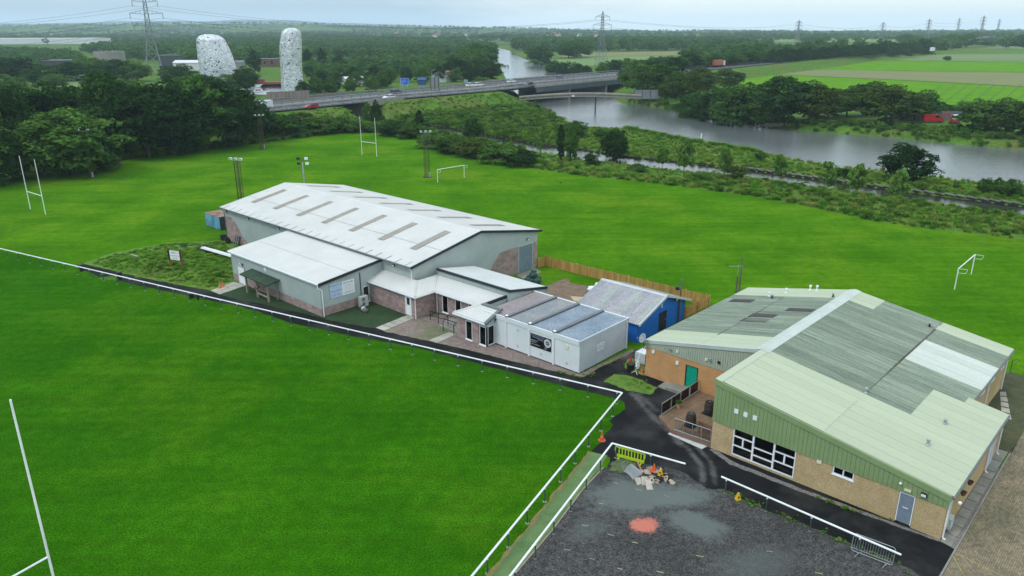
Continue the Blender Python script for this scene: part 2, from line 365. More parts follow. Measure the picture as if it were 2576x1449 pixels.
hm_ = M('far_wooded_hill', (.012, .03, .016), (.04, .075, .03), scale=.003, rough=1, spec=0)
hx = np.linspace(-5600, -120, 90); hv = []; 
for k_, x_ in enumerate(hx):
    f_ = k_ / 89; top_ = 26 + (58 * math.exp(-((f_ - .52) / .27) ** 2) + 26 * math.exp(-((f_ - .12) / .2) ** 2)) * (1 + .12 * math.sin(f_ * 23) + .07 * math.sin(f_ * 61)) - 26 * max(0, f_ - .8) / .2
    hv += [(x_, 7200, -34), (x_, 7300, top_ * .55 - 8), (x_, 7700, top_), (x_, 8600, -34)]
hf = [(4 * k_ + j_, 4 * k_ + 4 + j_, 4 * k_ + 5 + j_, 4 * k_ + 1 + j_) for k_ in range(89) for j_ in range(3)]
tag(MB().add(hv, hf).build('hills', hm_, None, True), 'low blue hazy hills on the left horizon', None, None, 'structure')
def lawn_material(name, dark, light, yellow, k=1.0):
    m = bpy.data.materials.new(name); m.use_nodes = True; t = m.node_tree; L = t.links; bs = t.nodes['Principled BSDF']
    bs.inputs['Roughness'].default_value = .9; bs.inputs['Specular IOR Level'].default_value = 0
    g = nd(t, 'ShaderNodeNewGeometry')
    def noise(scale, detail, stretch=None, rot=0.0, rough=.6):
        mp = nd(t, 'ShaderNodeMapping'); mp.inputs['Rotation'].default_value = (0, 0, rot); mp.inputs['Scale'].default_value = stretch or (1, 1, 1)
        L.new(g.outputs['Position'], mp.inputs['Vector']); n = nd(t, 'ShaderNodeTexNoise', Scale=scale, Detail=detail, Roughness=rough); L.new(mp.outputs['Vector'], n.inputs['Vector']); return n.outputs['Fac']
    def ramp(f, a, b, ca, cb):
        r = nd(t, 'ShaderNodeValToRGB'); r.color_ramp.elements[0].position = a; r.color_ramp.elements[1].position = b
        r.color_ramp.elements[0].color = c4(ca); r.color_ramp.elements[1].color = c4(cb); L.new(f, r.inputs['Fac']); return r.outputs['Color']
    base = ramp(noise(.09, 6), .36, .66, dark, light)
    ye = ramp(noise(.045, 5, rough=.7), .50, .72, (0, 0, 0), (.8, .8, .8))
    mx = nd(t, 'ShaderNodeMix', data_type='RGBA'); L.new(ye, mx.inputs['Factor']); L.new(base, mx.inputs['A']); mx.inputs['B'].default_value = c4(yellow)
    o = mx.outputs['Result']
    def mul(o, f, a, b, lo=.3, hi=.7):
        mr = nd(t, 'ShaderNodeMapRange'); mr.inputs['From Min'].default_value = lo; mr.inputs['From Max'].default_value = hi; mr.inputs['To Min'].default_value = a; mr.inputs['To Max'].default_value = b
        L.new(f, mr.inputs['Value']); v = nd(t, 'ShaderNodeVectorMath', operation='SCALE'); L.new(o, v.inputs[0]); L.new(mr.outputs['Result'], v.inputs['Scale']); return v.outputs['Vector']
    o = mul(o, noise(.8, 4, (.05, 1, 1), math.radians(27.7)), .86, 1.14)        # mowing streaks
    o = mul(o, noise(1.1, 5), .84, 1.17)
    f = noise(8.5, 4, rough=.9); o = mul(o, f, .15, 1.9)
    L.new(o, bs.inputs['Base Color'])
    b = nd(t, 'ShaderNodeBump', Strength=.7, Distance=.06); L.new(f, b.inputs['Height']); L.new(b.outputs['Normal'], bs.inputs['Normal'])
    return m
isl_m = M('patchy_verge_grass', (.06, .14, .012), (.12, .19, .03), scale=.9, rough=.95, fine=.4, fscale=9, bump=.6, bscale=12)
lawn_m = lawn_material('mown_grass', (.038, .124, .003), (.068, .178, .005), (.108, .176, .010))
pitch_m = lawn_material('darkened_pitch_grass', (.019, .088, .002), (.033, .122, .003), (.055, .126, .004))  # darker lawn copy: view-angle and vignette falloff put into the colour
crop_m = lawn_material('green_crop', (.080, .205, .010), (.105, .24, .014), (.13, .235, .02))
def sheet(name, pts, z, m, label, kind='structure', grid=None):
    b = MB(); n = len(pts); b.add([(p[0], p[1], z) for p in pts], [tuple(range(n))])
    me = b.mesh(name, m)
    import bmesh
    bm = bmesh.new(); bm.from_mesh(me); bmesh.ops.triangulate(bm, faces=bm.faces[:]); bmesh.ops.recalc_face_normals(bm, faces=bm.faces[:])
    if bm.faces and bm.faces[:][0].normal.z < 0: bmesh.ops.reverse_faces(bm, faces=bm.faces[:])
    bm.to_mesh(me); bm.free()
    return tag(mesh_obj(name, me), label, None, None, kind)
def jag(pts, amp=.12, step=.5, seed=1):
    """make a drawn edge uneven like a real verge"""
    r = random.Random(seed); out = []
    n = len(pts)
    for i in range(n):
        a, b = Vector(pts[i]), Vector(pts[(i + 1) % n]); d = b - a; k = max(1, min(60, int(d.length / step)))
        nrm = Vector((-d.y, d.x, 0)).normalized() if d.length > 0 else Vector((0, 0, 0))
        for j in range(k):
            out.append(a + d * (j / k) + nrm * (r.uniform(-amp, amp)))
    return out
lawn_pts = [at(u, v) for u, v in LAWN_BACK] + [Vector((120, 60, 0)), Vector((120, 12, 0)), Vector((-150, 12, 0))]
sheet('playing_field', lawn_pts, .004, lawn_m, 'mown green grass of the rugby pitches around the club buildings')

sheet('front_pitch', [at(u, v, 0) for u, v in [(-700, 490), (-260, 572), (0, 630), (190, 670), (250, 694), (385, 723), (577, 762), (727, 806), (1046, 868), (1362, 950), (1545, 1000), (1572, 1010), (1576, 1029), (1536, 1058), (1545, 1069), (1505, 1124), (1490, 1137), (1424, 1216), (1344, 1316), (1232, 1449), (1164, 1540)]] + [Vector((-120, 12, 0))], .008, pitch_m, 'darkened mown grass of the near rugby pitch inside the white rail')
sheet('rough_grass', jag(poly([(207, 663), (290, 634), (420, 611), (560, 604), (590, 612), (600, 640), (592, 706), (530, 729), (465, 719), (350, 696), (275, 678)]), .25, .6, 21), .0065, isl_m, 'rough weedy grass plot with the scoreboard beside the annexe')
# water
def water_material(name, deep, wave=.12, scl=(.5, 1.6)):
    m = bpy.data.materials.new(name); m.use_nodes = True; t = m.node_tree; L = t.links; t.nodes.clear()
    out = nd(t, 'ShaderNodeOutputMaterial'); df = nd(t, 'ShaderNodeBsdfDiffuse'); df.inputs['Color'].default_value = c4(deep); gl = nd(t, 'ShaderNodeBsdfGlossy', Roughness=.09); gl.inputs['Color'].default_value = (.95, .97, 1, 1)
    fr = nd(t, 'ShaderNodeFresnel', IOR=1.7); mx = nd(t, 'ShaderNodeMixShader'); g = nd(t, 'ShaderNodeNewGeometry'); hs = []
    for s, st in ((.35, scl), (1.6, (1, 1.4))):
        mp = nd(t, 'ShaderNodeMapping'); mp.inputs['Scale'].default_value = (st[0], st[1], 1); mp.inputs['Rotation'].default_value = (0, 0, .6); L.new(g.outputs['Position'], mp.inputs['Vector'])
        n = nd(t, 'ShaderNodeTexNoise', Scale=s, Detail=4.0, Roughness=.65); L.new(mp.outputs['Vector'], n.inputs['Vector']); hs.append(n.outputs['Fac'])
    ad = nd(t, 'ShaderNodeMath', operation='ADD'); L.new(hs[0], ad.inputs[0]); L.new(hs[1], ad.inputs[1])
    b = nd(t, 'ShaderNodeBump', Strength=wave, Distance=.25); L.new(ad.outputs[0], b.inputs['Height']); L.new(b.outputs['Normal'], gl.inputs['Normal'])
    L.new(fr.outputs[0], mx.inputs[0]); L.new(df.outputs[0], mx.inputs[1]); L.new(gl.outputs[0], mx.inputs[2]); L.new(mx.outputs[0], out.inputs['Surface'])
    return m
river_m = water_material('river_water', (.125, .135, .135), .28)
canal_m = water_material('canal_water', (.02, .02, .015), .12)
def grow(pg, d):
    c = []
    n = len(pg)
    for i in range(n):
        a, b, e = Vector(pg[i - 1]), Vector(pg[i]), Vector(pg[(i + 1) % n])
        t = (e - a); t.z = 0; t.normalize(); c.append(Vector((b.x - t.y * -d, b.y + t.x * -d, b.z)))
    return c
rv = MB()
def strip(a, b, m, name, label, z=None, kind='structure'):
    mb = MB(); n = len(a)
    mb.add([(p[0], p[1], p[2] if z is None else z) for p in a] + [(p[0], p[1], p[2] if z is None else z) for p in b], [(i, i + 1, i + 1 + n, i + n) for i in range(n - 1)])
    me = mb.mesh(name, m)
    if me.polygons[0].normal.z < 0: me.flip_normals()
    return tag(mesh_obj(name, me), label, None, None, kind)
def offset_line(pts, d):
    out = []
    for i, p in enumerate(pts):
        t = pts[min(i + 1, len(pts) - 1)] - pts[max(i - 1, 0)]; t.z = 0; t.normalize(); out.append(Vector((p.x - t.y * d, p.y + t.x * d, p.z)))
    return out
sheet('river', grow(RIVER, -4.0) if False else [Vector((p.x, p.y, 0)) for p in RIVER], WL + .3, river_m, 'wide grey brown river bending past the playing field')
# the water must reach under the banks: a second, larger skirt is avoided by lowering the level slightly into the channel
strip(offset_line(CANAL, 4.8), offset_line(CANAL, -4.8), canal_m, 'canal', 'narrow dark canal beside the grassy bank', z=-.38)

# fields and clearings beyond
tan_m = M('dry_pasture', (.17, .16, .06), (.12, .16, .045), scale=.05, rough=.95, fine=.15, fscale=.8)
past_m = M('pale_pasture', (.10, .19, .045), (.14, .20, .06), scale=.02, rough=.95, fine=.15, fscale=.6)
dull_m = M('grey_green_crop', (.085, .15, .04), (.13, .18, .06), scale=.02, rough=.95, stretch=(.3, 1, 1), fine=.12, fscale=.5)
def fieldD(name, pts, m, z, label): sheet(name, [at(u, v) for u, v in pts], z, m, label)
sc4 = lambda l: [(1932 + x * .25, y * .25) for x, y in l]
def field3(pts, m, label, off):
    """right-hand fields lie on gently rising ground: drape"""
    pg = [at(u, v) for u, v in pts]
    xs_ = [p.x for p in pg]; ys_ = [p.y for p in pg]
    gx = np.linspace(min(xs_), max(xs_), 60); gy = np.linspace(min(ys_), max(ys_), 60)
    sheet('field', pg, off, m, label)
field3(sc4([(-260, 770), (0, 752), (600, 778), (1500, 818), (2700, 885), (2700, 1130), (1600, 1090), (500, 1000), (-300, 860)]), crop_m, 'bright green crop field with tramlines beyond the far river bank', .10)
field3(sc4([(-100, 735), (0, 718), (400, 703), (2700, 735), (2700, 880), (1500, 815), (600, 774), (0, 750), (-150, 760)]), tan_m, 'strip of tan stubble between the two bright crop fields', .14)
field3(sc4([(200, 692), (1080, 612), (2700, 628), (2700, 732), (1300, 713), (450, 706)]), crop_m, 'upper bright green crop field below the wood', .12)
field3(sc4([(1080, 610), (1600, 545), (1900, 500), (2700, 440), (2700, 626)]), dull_m, 'dull green crop on the slope at the right', .12)
field3([(1392, 146), (1470, 133), (1720, 129), (1712, 140), (1560, 142), (1480, 143)], tan_m, 'tan meadow in front of the far tree line', .25)
field3([(1375, 152), (1480, 143.5), (1712, 140.5), (1700, 152), (1640, 160), (1450, 168)], past_m, 'green pasture between the river and the tree line', .2)
field3([(-120, 137), (0, 135), (110, 136), (172, 143), (160, 158), (80, 168), (-60, 172), (-160, 165)], crop_m, 'bright green field behind the trees at far left', .2)
field3([(885, 150), (960, 147), (1065, 148), (1055, 157), (960, 160), (890, 156)], past_m, 'green clearing in the middle of the woods', .2)
field3([(90, 196), (220, 190), (235, 200), (180, 228), (90, 215)], past_m, 'pale rough grass clearing behind the left trees', .2)
field3([(1900, 100), (2120, 97), (2340, 99), (2330, 106), (1960, 107)], past_m, 'hazy far pasture near the horizon at the right', .6)
field3([(1480, 86), (1860, 84), (1870, 90), (1500, 91)], past_m, 'hazy far pasture at the centre of the horizon', .8)

tl_m = M('crop_tramline', (.035, .10, .012), (.05, .13, .015), scale=.2, rough=.95)
tb_ = MB()
for k in range(16):
    a_, b_2 = at(2290 + k * 36, 268), at(2370 + k * 33, 214); d_ = (b_2 - a_).normalized(); n_2 = Vector((-d_.y, d_.x, 0)) * .35
    tb_.quad(*[(q_.x, q_.y, .16) for q_ in (a_ - n_2, b_2 - n_2, b_2 + n_2, a_ + n_2)])
tag(tb_.build('crop_tramlines', tl_m), 'thin dark tramlines in the lower bright crop field', None, None, 'structure')
# asphalt, gravel, slabs
asphalt = M('fresh_black_asphalt', (.009, .009, .010), (.015, .015, .016), scale=.5, rough=.85, spec=.08, fine=.25, fscale=18, c3=(.04, .038, .036), s3=.23, bump=.3, bscale=40)
asphalt2 = M('dark_new_asphalt', (.010, .010, .012), (.018, .018, .020), scale=.6, rough=.85, spec=.08, fine=.3, fscale=16, bump=.3, bscale=40)
def dusty(m, items):
    """pale dust dragged over the new surface by wheels"""
    t = m.node_tree; L = t.links; bs = t.nodes['Principled BSDF']; o = bs.inputs['Base Color'].links[0].from_socket
    g = nd(t, 'ShaderNodeNewGeometry'); n = nd(t, 'ShaderNodeTexNoise', Scale=1.6, Detail=7.0, Roughness=.75); L.new(g.outputs['Position'], n.inputs['Vector'])
    for (a, b_, w, top) in items:
        p, q = at(*a), at(*b_); c = (p + q) / 2; d = q - p
        mp = nd(t, 'ShaderNodeMapping'); mp.vector_type = 'TEXTURE'; mp.inputs['Location'].default_value = (c.x, c.y, 0); mp.inputs['Rotation'].default_value = (0, 0, math.atan2(d.y, d.x)); mp.inputs['Scale'].default_value = (d.length * .62, w, 1); L.new(g.outputs['Position'], mp.inputs['Vector'])
        ln = nd(t, 'ShaderNodeVectorMath', operation='LENGTH'); L.new(mp.outputs['Vector'], ln.inputs[0])
        a1 = nd(t, 'ShaderNodeMath', operation='MULTIPLY_ADD'); L.new(n.outputs['Fac'], a1.inputs[0]); a1.inputs[1].default_value = 2.2; L.new(ln.outputs['Value'], a1.inputs[2])
        mr = nd(t, 'ShaderNodeMapRange'); mr.interpolation_type = 'SMOOTHSTEP'; mr.inputs['From Min'].default_value = 1.1; mr.inputs['From Max'].default_value = 2.15; mr.inputs['To Min'].default_value = top; mr.inputs['To Max'].default_value = 0; L.new(a1.outputs[0], mr.inputs['Value'])
        mx = nd(t, 'ShaderNodeMix', data_type='RGBA'); L.new(mr.outputs[0], mx.inputs['Factor']); L.new(o, mx.inputs['A']); mx.inputs['B'].default_value = (.11, .105, .098, 1); o = mx.outputs['Result']
    L.new(o, bs.inputs['Base Color'])
dusty(asphalt, [((1580, 975), (1625, 1030), .5, .8), ((1620, 1025), (1680, 1085), .45, .75), ((1675, 1080), (1735, 1135), .4, .8), ((1730, 1125), (1770, 1180), .35, .85), ((1765, 1170), (1770, 1225), .35, .85), ((1600, 985), (1660, 1040), .4, .5), ((1740, 1110), (1790, 1165), .3, .7), ((1788, 1160), (1800, 1220), .3, .7), ((1540, 905), (1600, 890), .6, .6), ((1690, 1110), (1720, 1120), .3, .6)])
A = [(185, 668), (207, 663), (275, 679), (350, 697), (465, 720), (530, 731), (552, 741), (600, 754), (652, 763), (718, 778), (797, 797), (860, 812), (945, 826), (1046, 851), (1096, 862), (1186, 882), (1271, 905), (1329, 918), (1394, 934), (1446, 947), (1468, 950), (1507, 926), (1556, 903), (1600, 878), (1640, 870), (1700, 880),
     (1760, 930), (1850, 1000), (1850, 1120), (2320, 1312), (2366, 1362), (2402, 1382), (2364, 1449), (2318, 1530), (1700, 1530), (1500, 1300), (1535, 1150), (1490, 1136), (1501, 1124), (1541, 1069), (1531, 1059), (1573, 1029), (1571, 1011), (1545, 1003),
     (1362, 957), (1196, 914), (1046, 874), (900, 848), (797, 826), (727, 811), (643, 783), (577, 766), (385, 726), (250, 696)]
sheet('asphalt_path', jag(poly(A), .09, .6, 3), .010, asphalt, 'fresh black asphalt path and yard between the pitch rail and the buildings')
def gravel_material():
    """dark chippings with drifts of stone dust and one spill of brick dust"""
    m = M('dark_gravel', (.040, .039, .039), (.085, .081, .077), scale=2.6, rough=.95, spec=.08, fine=.8, fscale=10, bump=.8, bscale=12, c3=(.036, .036, .035), s3=.12)
    t = m.node_tree; L = t.links; bs = t.nodes['Principled BSDF']; o = bs.inputs['Base Color'].links[0].from_socket
    g = nd(t, 'ShaderNodeNewGeometry'); n = nd(t, 'ShaderNodeTexNoise', Scale=1.1, Detail=7.0, Roughness=.72); L.new(g.outputs['Position'], n.inputs['Vector'])
    nf = nd(t, 'ShaderNodeTexNoise', Scale=14.0, Detail=2.0); L.new(g.outputs['Position'], nf.inputs['Vector'])
    def drift(o, c, rx, ry, rot, colr, w, k=1.5, top=.9, t=t, g=g, n=n, nf=nf, ns=None):
        if ns: n = nd(t, 'ShaderNodeTexNoise', Scale=ns, Detail=6.0, Roughness=.7); t.links.new(g.outputs['Position'], n.inputs['Vector'])
        L = t.links
        mp = nd(t, 'ShaderNodeMapping'); mp.vector_type = 'TEXTURE'; mp.inputs['Location'].default_value = (c.x, c.y, 0); mp.inputs['Rotation'].default_value = (0, 0, rot); mp.inputs['Scale'].default_value = (rx, ry, 1); L.new(g.outputs['Position'], mp.inputs['Vector'])
        ln = nd(t, 'ShaderNodeVectorMath', operation='LENGTH'); L.new(mp.outputs['Vector'], ln.inputs[0])
        a1 = nd(t, 'ShaderNodeMath', operation='MULTIPLY_ADD'); L.new(n.outputs['Fac'], a1.inputs[0]); a1.inputs[1].default_value = k; L.new(ln.outputs['Value'], a1.inputs[2])
        a2 = nd(t, 'ShaderNodeMath', operation='MULTIPLY_ADD'); L.new(nf.outputs['Fac'], a2.inputs[0]); a2.inputs[1].default_value = .5; L.new(a1.outputs[0], a2.inputs[2])
        mr = nd(t, 'ShaderNodeMapRange'); mr.interpolation_type = 'SMOOTHSTEP'; e = 1 + k * .5 + .25; mr.inputs['From Min'].default_value = e - w; mr.inputs['From Max'].default_value = e + w; mr.inputs['To Min'].default_value = top; mr.inputs['To Max'].default_value = 0; L.new(a2.outputs[0], mr.inputs['Value'])
        mx = nd(t, 'ShaderNodeMix', data_type='RGBA'); L.new(mr.outputs[0], mx.inputs['Factor']); L.new(o, mx.inputs['A']); mx.inputs['B'].default_value = c4(colr); return mx.outputs['Result']
    for c, rx, ry, rot, w in ((at(1600, 1245), 3.1, 1.7, .1, .45), (at(1755, 1320), 1.7, 1.1, -.7, .4), (at(1720, 1250), 1.8, 1.0, .2, .5), (at(1480, 1330), 1.2, .8, .5, .6), (at(1900, 1420), 2.2, 1.2, .3, .7)):
        o = drift(o, c, rx, ry, rot, (.118, .134, .126), w, 2.4, .85 if w < .6 else .4)
    o = drift(o, at(1622, 1322), .80, .66, .2, (.50, .16, .115), .28, 2.0, .9, ns=2.3)
    L.new(o, bs.inputs['Base Color']); return m
gravel_m = gravel_material()
GR = [(1290, 1449), (1388, 1337), (1463, 1236), (1503, 1190), (1520, 1178), (1608, 1163), (1715, 1186), (1745, 1208), (1778, 1228), (1800, 1233), (1816, 1230), (1876, 1260), (1932, 1285), (2020, 1317), (2127, 1364), (2232, 1402), (2317, 1449), (2460, 1530), (1215, 1540)]
sheet('gravel_car_park', jag(poly(GR), .10, .5, 5), .016, gravel_m, 'dark gravel car park with dusty patches in front of the green clubhouse')
dust_m = M('pale_stone_dust', (.095, .112, .106), (.055, .060, .058), scale=.9, rough=.97, fine=.3, fscale=12)
red_m = M('red_brick_dust', (.46, .12, .075), (.36, .10, .07), scale=2.5, rough=.97, fine=.15, fscale=14)
def blot(name, c, rx, ry, rot, z, m, label, seed, amp=.22, n=90):
    r = random.Random(seed); ph = [r.uniform(0, 6.28) for _ in range(6)]; pts = []
    for i in range(n):
        t = 2 * math.pi * i / n; k = 1 + amp * sum(math.sin((j + 2) * t + ph[j]) / (j + 1.3) for j in range(6)) + r.uniform(-.05, .05)
        x, y = rx * k * math.cos(t), ry * k * math.sin(t); pts.append(Vector((c.x + x * math.cos(rot) - y * math.sin(rot), c.y + x * math.sin(rot) + y * math.cos(rot), 0)))
    return sheet(name, pts, z, m, label)
for k, (u, v) in enumerate([(1632, 1000), (1605, 1040), (1660, 1080), (1700, 1130), (1745, 1180), (1765, 1215)]):
    pass
worn_m = M('dusty_worn_asphalt', (.028, .027, .026), (.055, .053, .05), scale=1.2, rough=.95, fine=.4, fscale=10)
def ribbon(name, line, w, z, m, label, seed):
    r = random.Random(seed); L_ = smooth_line([at(u, v) for u, v in line], 10)
    a = offset_line(L_, w / 2); b = offset_line(L_, -w / 2)
    a = [p + Vector((r.uniform(-.1, .1), r.uniform(-.1, .1), 0)) for p in a]; b = [p + Vector((r.uniform(-.1, .1), r.uniform(-.1, .1), 0)) for p in b]
    return strip(a, b, m, name, label, z=z)
sheet('grass_island', jag(poly([(1543, 941), (1521, 960), (1576, 983), (1636, 994), (1655, 976), (1596, 949)]), .12, .35, 6), .03, isl_m, 'small weedy grass island in the asphalt yard')
sheet('grass_island', jag(poly([(1569, 916), (1582, 902), (1625, 905), (1624, 946), (1575, 930)]), .12, .35, 7), .03, isl_m, 'weedy grass corner with a bin beside the brick wall')
turf_dark = M('dark_artificial_turf', (.016, .040, .012), (.026, .055, .018), scale=.8, rough=.95, fine=.3, fscale=14, bump=.5, bscale=20)
turf_m = M('faded_artificial_turf', (.085, .15, .05), (.12, .185, .07), scale=.8, rough=.95, fine=.2, fscale=14, c3=(.06, .12, .04), s3=.3)
sheet('artificial_turf', poly([(553, 741), (621, 718), (680, 735), (815, 794), (935, 748), (1050, 795), (966, 832), (945, 826), (860, 812), (797, 797), (718, 778), (652, 763), (600, 754)]), .014, turf_dark, 'dark green artificial turf laid around the grey annexe')
sheet('turf_walkway', jag(poly([(1488, 1137), (1527, 1146), (1512, 1178), (1463, 1232), (1385, 1337), (1292, 1449), (1225, 1540), (1165, 1540), (1228, 1449), (1340, 1315), (1420, 1215)]), .05, .6, 8), .020, turf_m, 'faded green artificial turf walkway between the two white rails')
sand_m = M('dry_sandy_edge', (.20, .15, .06), (.13, .13, .045), scale=1.5, rough=.95, fine=.3, fscale=12)
ribbon('sandy_verge', [(1486, 1138), (1420, 1215), (1340, 1315), (1228, 1449), (1160, 1540)], .22, .026, sand_m, 'yellow sandy edge along the turf walkway', 5)
chip_m = M('mauve_stone_chippings', (.17, .125, .11), (.25, .19, .17), scale=2, rough=.97, fine=.5, fscale=9, bump=.6, bscale=12, c3=(.10, .12, .05), s3=.18)
sheet('gravel_border', jag(poly([(966, 834), (1050, 796), (1100, 783), (1160, 798), (1290, 850), (1470, 935), (1590, 878), (1597, 884), (1507, 925), (1468, 949), (1394, 934), (1329, 918), (1271, 905), (1186, 882), (1096, 862), (1046, 851)]), .07, .5, 9), .013, chip_m, 'mauve stone chippings in front of the entrance and portable cabin')
soil_m = M('bare_brown_soil', (.13, .085, .055), (.19, .14, .10), scale=1.2, rough=.97, fine=.35, fscale=8, bump=.5, bscale=9)
sheet('bare_soil', jag(poly([(1330, 742), (1364, 722), (1421, 700), (1444, 715), (1500, 720), (1500, 760), (1420, 765)]), .25, .6, 10), .012, soil_m, 'bare brown soil in the yard behind the cabin')
sheet('bare_soil', jag(poly([(1298, 692), (1345, 674), (1362, 684), (1318, 703)]), .1, .6, 12), .014, concrete, 'strip of bare concrete below the roller door')
weed_m = M('dark_weedy_soil', (.045, .05, .025), (.075, .08, .035), scale=1.2, rough=.97, fine=.4, fscale=8, bump=.5, bscale=9)
sheet('weedy_yard', jag(poly([(2450, 1050), (2440, 985), (2540, 935), (2620, 960), (2700, 1060), (2539, 1140), (2480, 1170)]), .1, .6, 13), .012, weed_m, 'dark weedy yard at the right end of the clubhouse')
stone_m = M('grey_pebble_strip', (.12, .11, .10), (.22, .20, .19), scale=5, rough=.97, fine=.5, fscale=12, bump=.7, bscale=14)
sheet('pebble_strip', jag(poly([(1795, 1128), (1840, 1160), (2030, 1235), (2366, 1358), (2366, 1364), (2022, 1241), (1834, 1168), (1785, 1131)]), .05, .5, 14), .018, stone_m, 'strip of grey pebbles along the foot of the roughcast wall')
sheet('pebble_strip', poly([(2366, 1358), (2460, 1190), (2484, 1178), (2512, 1180), (2539, 1141), (2545, 1147), (2404, 1386), (2393, 1377)]), .008, stone_m, 'pebble strips on both sides of the concrete path by the gable')

# concrete slabs, each its own piece of a path
def slab_path(name, label, q, nx_, ny_, h, m, gap=.012):
    p = [at(u, v) for u, v in q]; c = sum(p, Vector()) / 4
    t = thing(name, label, 'path', (c.x, c.y, 0)); t['kind'] = 'structure'; del t['category']
    rr = random.Random(len(label))
    for i in range(nx_):
        for j in range(ny_):
            def B(s, r_): return p[0].lerp(p[1], s).lerp(p[3].lerp(p[2], s), r_) - c
            e = gap; s0, s1, r0, r1 = i / nx_ + e / 2, (i + 1) / nx_ - e / 2, j / ny_ + e, (j + 1) / ny_ - e
            dz = rr.uniform(-.006, .008)
            b = [B(s0, r0), B(s1, r0), B(s1, r1), B(s0, r1)]
            if (b[1] - b[0]).cross(b[2] - b[0]).z < 0: b = b[::-1]
            MB().hexa([v + Vector((0, 0, -.05)) for v in b], [v + Vector((0, 0, h + dz)) for v in b]).build('slab', m, t)
    return t
slab_m = M('paving_slab', (.30, .285, .24), (.40, .375, .32), scale=1.2, rough=.95, rnd=.12, fine=.12, fscale=10)
slab_path('slab_path', 'concrete slab path to the white door of the annexe', [(530, 731), (588, 709), (621, 718), (552, 741)], 4, 2, .035, slab_m)
slab_path('slab_path', 'concrete slab path leading to the white door of the hipped lobby', [(945, 825), (1032, 790), (1050, 797), (966, 833)], 5, 1, .035, slab_m)
slab_path('slab_path', 'short concrete path to the entrance steps', [(1080, 856), (1129, 836), (1150, 841), (1099, 863)], 2, 1, .035, slab_m)
slab_path('slab_path', 'pale concrete ramp in front of the timber deck', [(1680, 1092), (1766, 1131), (1783, 1122), (1695, 1085)], 3, 1, .05, pale_concrete)
slab_path('slab_path', 'long grey concrete path along the gable of the clubhouse', [(2365, 1363), (2392, 1377), (2504, 1190), (2479, 1182)], 2, 9, .04, concrete, .004)
slab_path('slab_path', 'dark concrete landing at the side door of the clubhouse', [(2479, 1181), (2504, 1189), (2536, 1138), (2500, 1128)], 1, 2, .045, concrete, .01)
slab_path('slab_path', 'worn paving slabs in the weeds behind the clubhouse', [(2520, 1050), (2545, 1058), (2530, 985), (2515, 985)], 1, 5, .03, slab_m, .02)
# ------------------------------------------------------------------ buildings
def rad(a): return math.radians(a)
BLK = {}
def block_mesh(w, h):
    k = (round(w, 2), round(h, 2))
    if k not in BLK: BLK[k] = MB().box(-w / 2, w / 2, -.03, .012, -h / 2, h / 2).mesh('block', block_m)
    return BLK[k]
def blocks(parent, org, du, x0, x1, z0, z1, holes=(), keep=None, bw=.45, bh=.225):
    """individual masonry blocks on a wall face; org + du*x, height z; outward normal = du x up"""
    ang = math.atan2(du[1], du[0]); rows = int(round((z1 - z0) / bh)); bh_ = (z1 - z0) / rows
    for r in range(rows):
        zc = z0 + (r + .5) * bh_; x = x0 - (bw / 2 if r % 2 else 0)
        while x < x1 - .02:
            a, b = max(x, x0), min(x + bw, x1); x += bw
            segs = [(a, b)]
            for (h0, h1, hz0, hz1) in holes:
                if hz0 < zc < hz1:
                    ns = []
                    for (p, q) in segs:
                        if q <= h0 or p >= h1: ns.append((p, q))
                        else:
                            if p < h0: ns.append((p, h0))
                            if q > h1: ns.append((h1, q))
                    segs = ns
            for p, q in segs:
                if q - p < .06: continue
                if keep and not keep((p + q) / 2, zc): continue
                w = min((.45, .34, .225, .12), key=lambda t: abs(t - (q - p)))
                o = mesh_obj('block', block_mesh(w - .014, bh_ - .014), parent, (org[0] + du[0] * (p + q) / 2, org[1] + du[1] * (p + q) / 2, zc), (0, 0, ang), ((q - p - .014) / (w - .014), 1, 1))
def window_part(parent, org, du, x0, x1, z0, z1, mull=(), trans=(), fr=.06, depth=.09, m=None, sill=True, room=True, name='window'):
    """framed window set in a wall: frame, panes (each its own), sill; local +y of the piece goes into the wall"""
    ang = math.atan2(du[1], du[0]); m = m or white_pvc
    o = MB(); w, h = x1 - x0, z1 - z0
    o.box(0, w, -.03, depth, 0, fr).box(0, w, -.03, depth, h - fr, h).box(0, fr, -.03, depth, fr, h - fr).box(w - fr, w, -.03, depth, fr, h - fr)
    for x in mull: o.box(x - fr / 2, x + fr / 2, -.028, depth, fr, h - fr)
    for z, a, b in trans: o.box(a, b, -.026, depth, z - fr / 2, z + fr / 2)
    win = o.build(name, m, parent, loc=(org[0] + du[0] * x0, org[1] + du[1] * x0, z0), rot=(0, 0, ang))
    xs_ = [0] + list(mull) + [w]
    for a, b in zip(xs_[:-1], xs_[1:]):
        zs = sorted([0, h] + [z for z, p, q in trans if p <= a + .05 and q >= b - .05])
        for c, d in zip(zs[:-1], zs[1:]):
            MB().box(a + .02, b - .02, .02, .03, c + .02, d - .02).build('pane', glass, win)
    if sill: MB().box(-.05, w + .05, -.10, .02, -.06, 0).build('sill', m, win)
    return win
def room_box(parent, org, du, x0, x1, z0, z1, deep, m, name='interior'):
    """dark room behind a window (floor, walls, ceiling)"""
    ang = math.atan2(du[1], du[0]); w, h = x1 - x0, z1 - z0; b = MB()
    b.add([(0, .12, 0), (w, .12, 0), (w, deep, 0), (0, deep, 0), (0, .12, h), (w, .12, h), (w, deep, h), (0, deep, h)], [(0, 1, 2, 3), (4, 7, 6, 5), (0, 3, 7, 4), (1, 5, 6, 2), (3, 2, 6, 7)])
    return b.build(name, m, parent, loc=(org[0] + du[0] * x0, org[1] + du[1] * x0, z0), rot=(0, 0, ang))
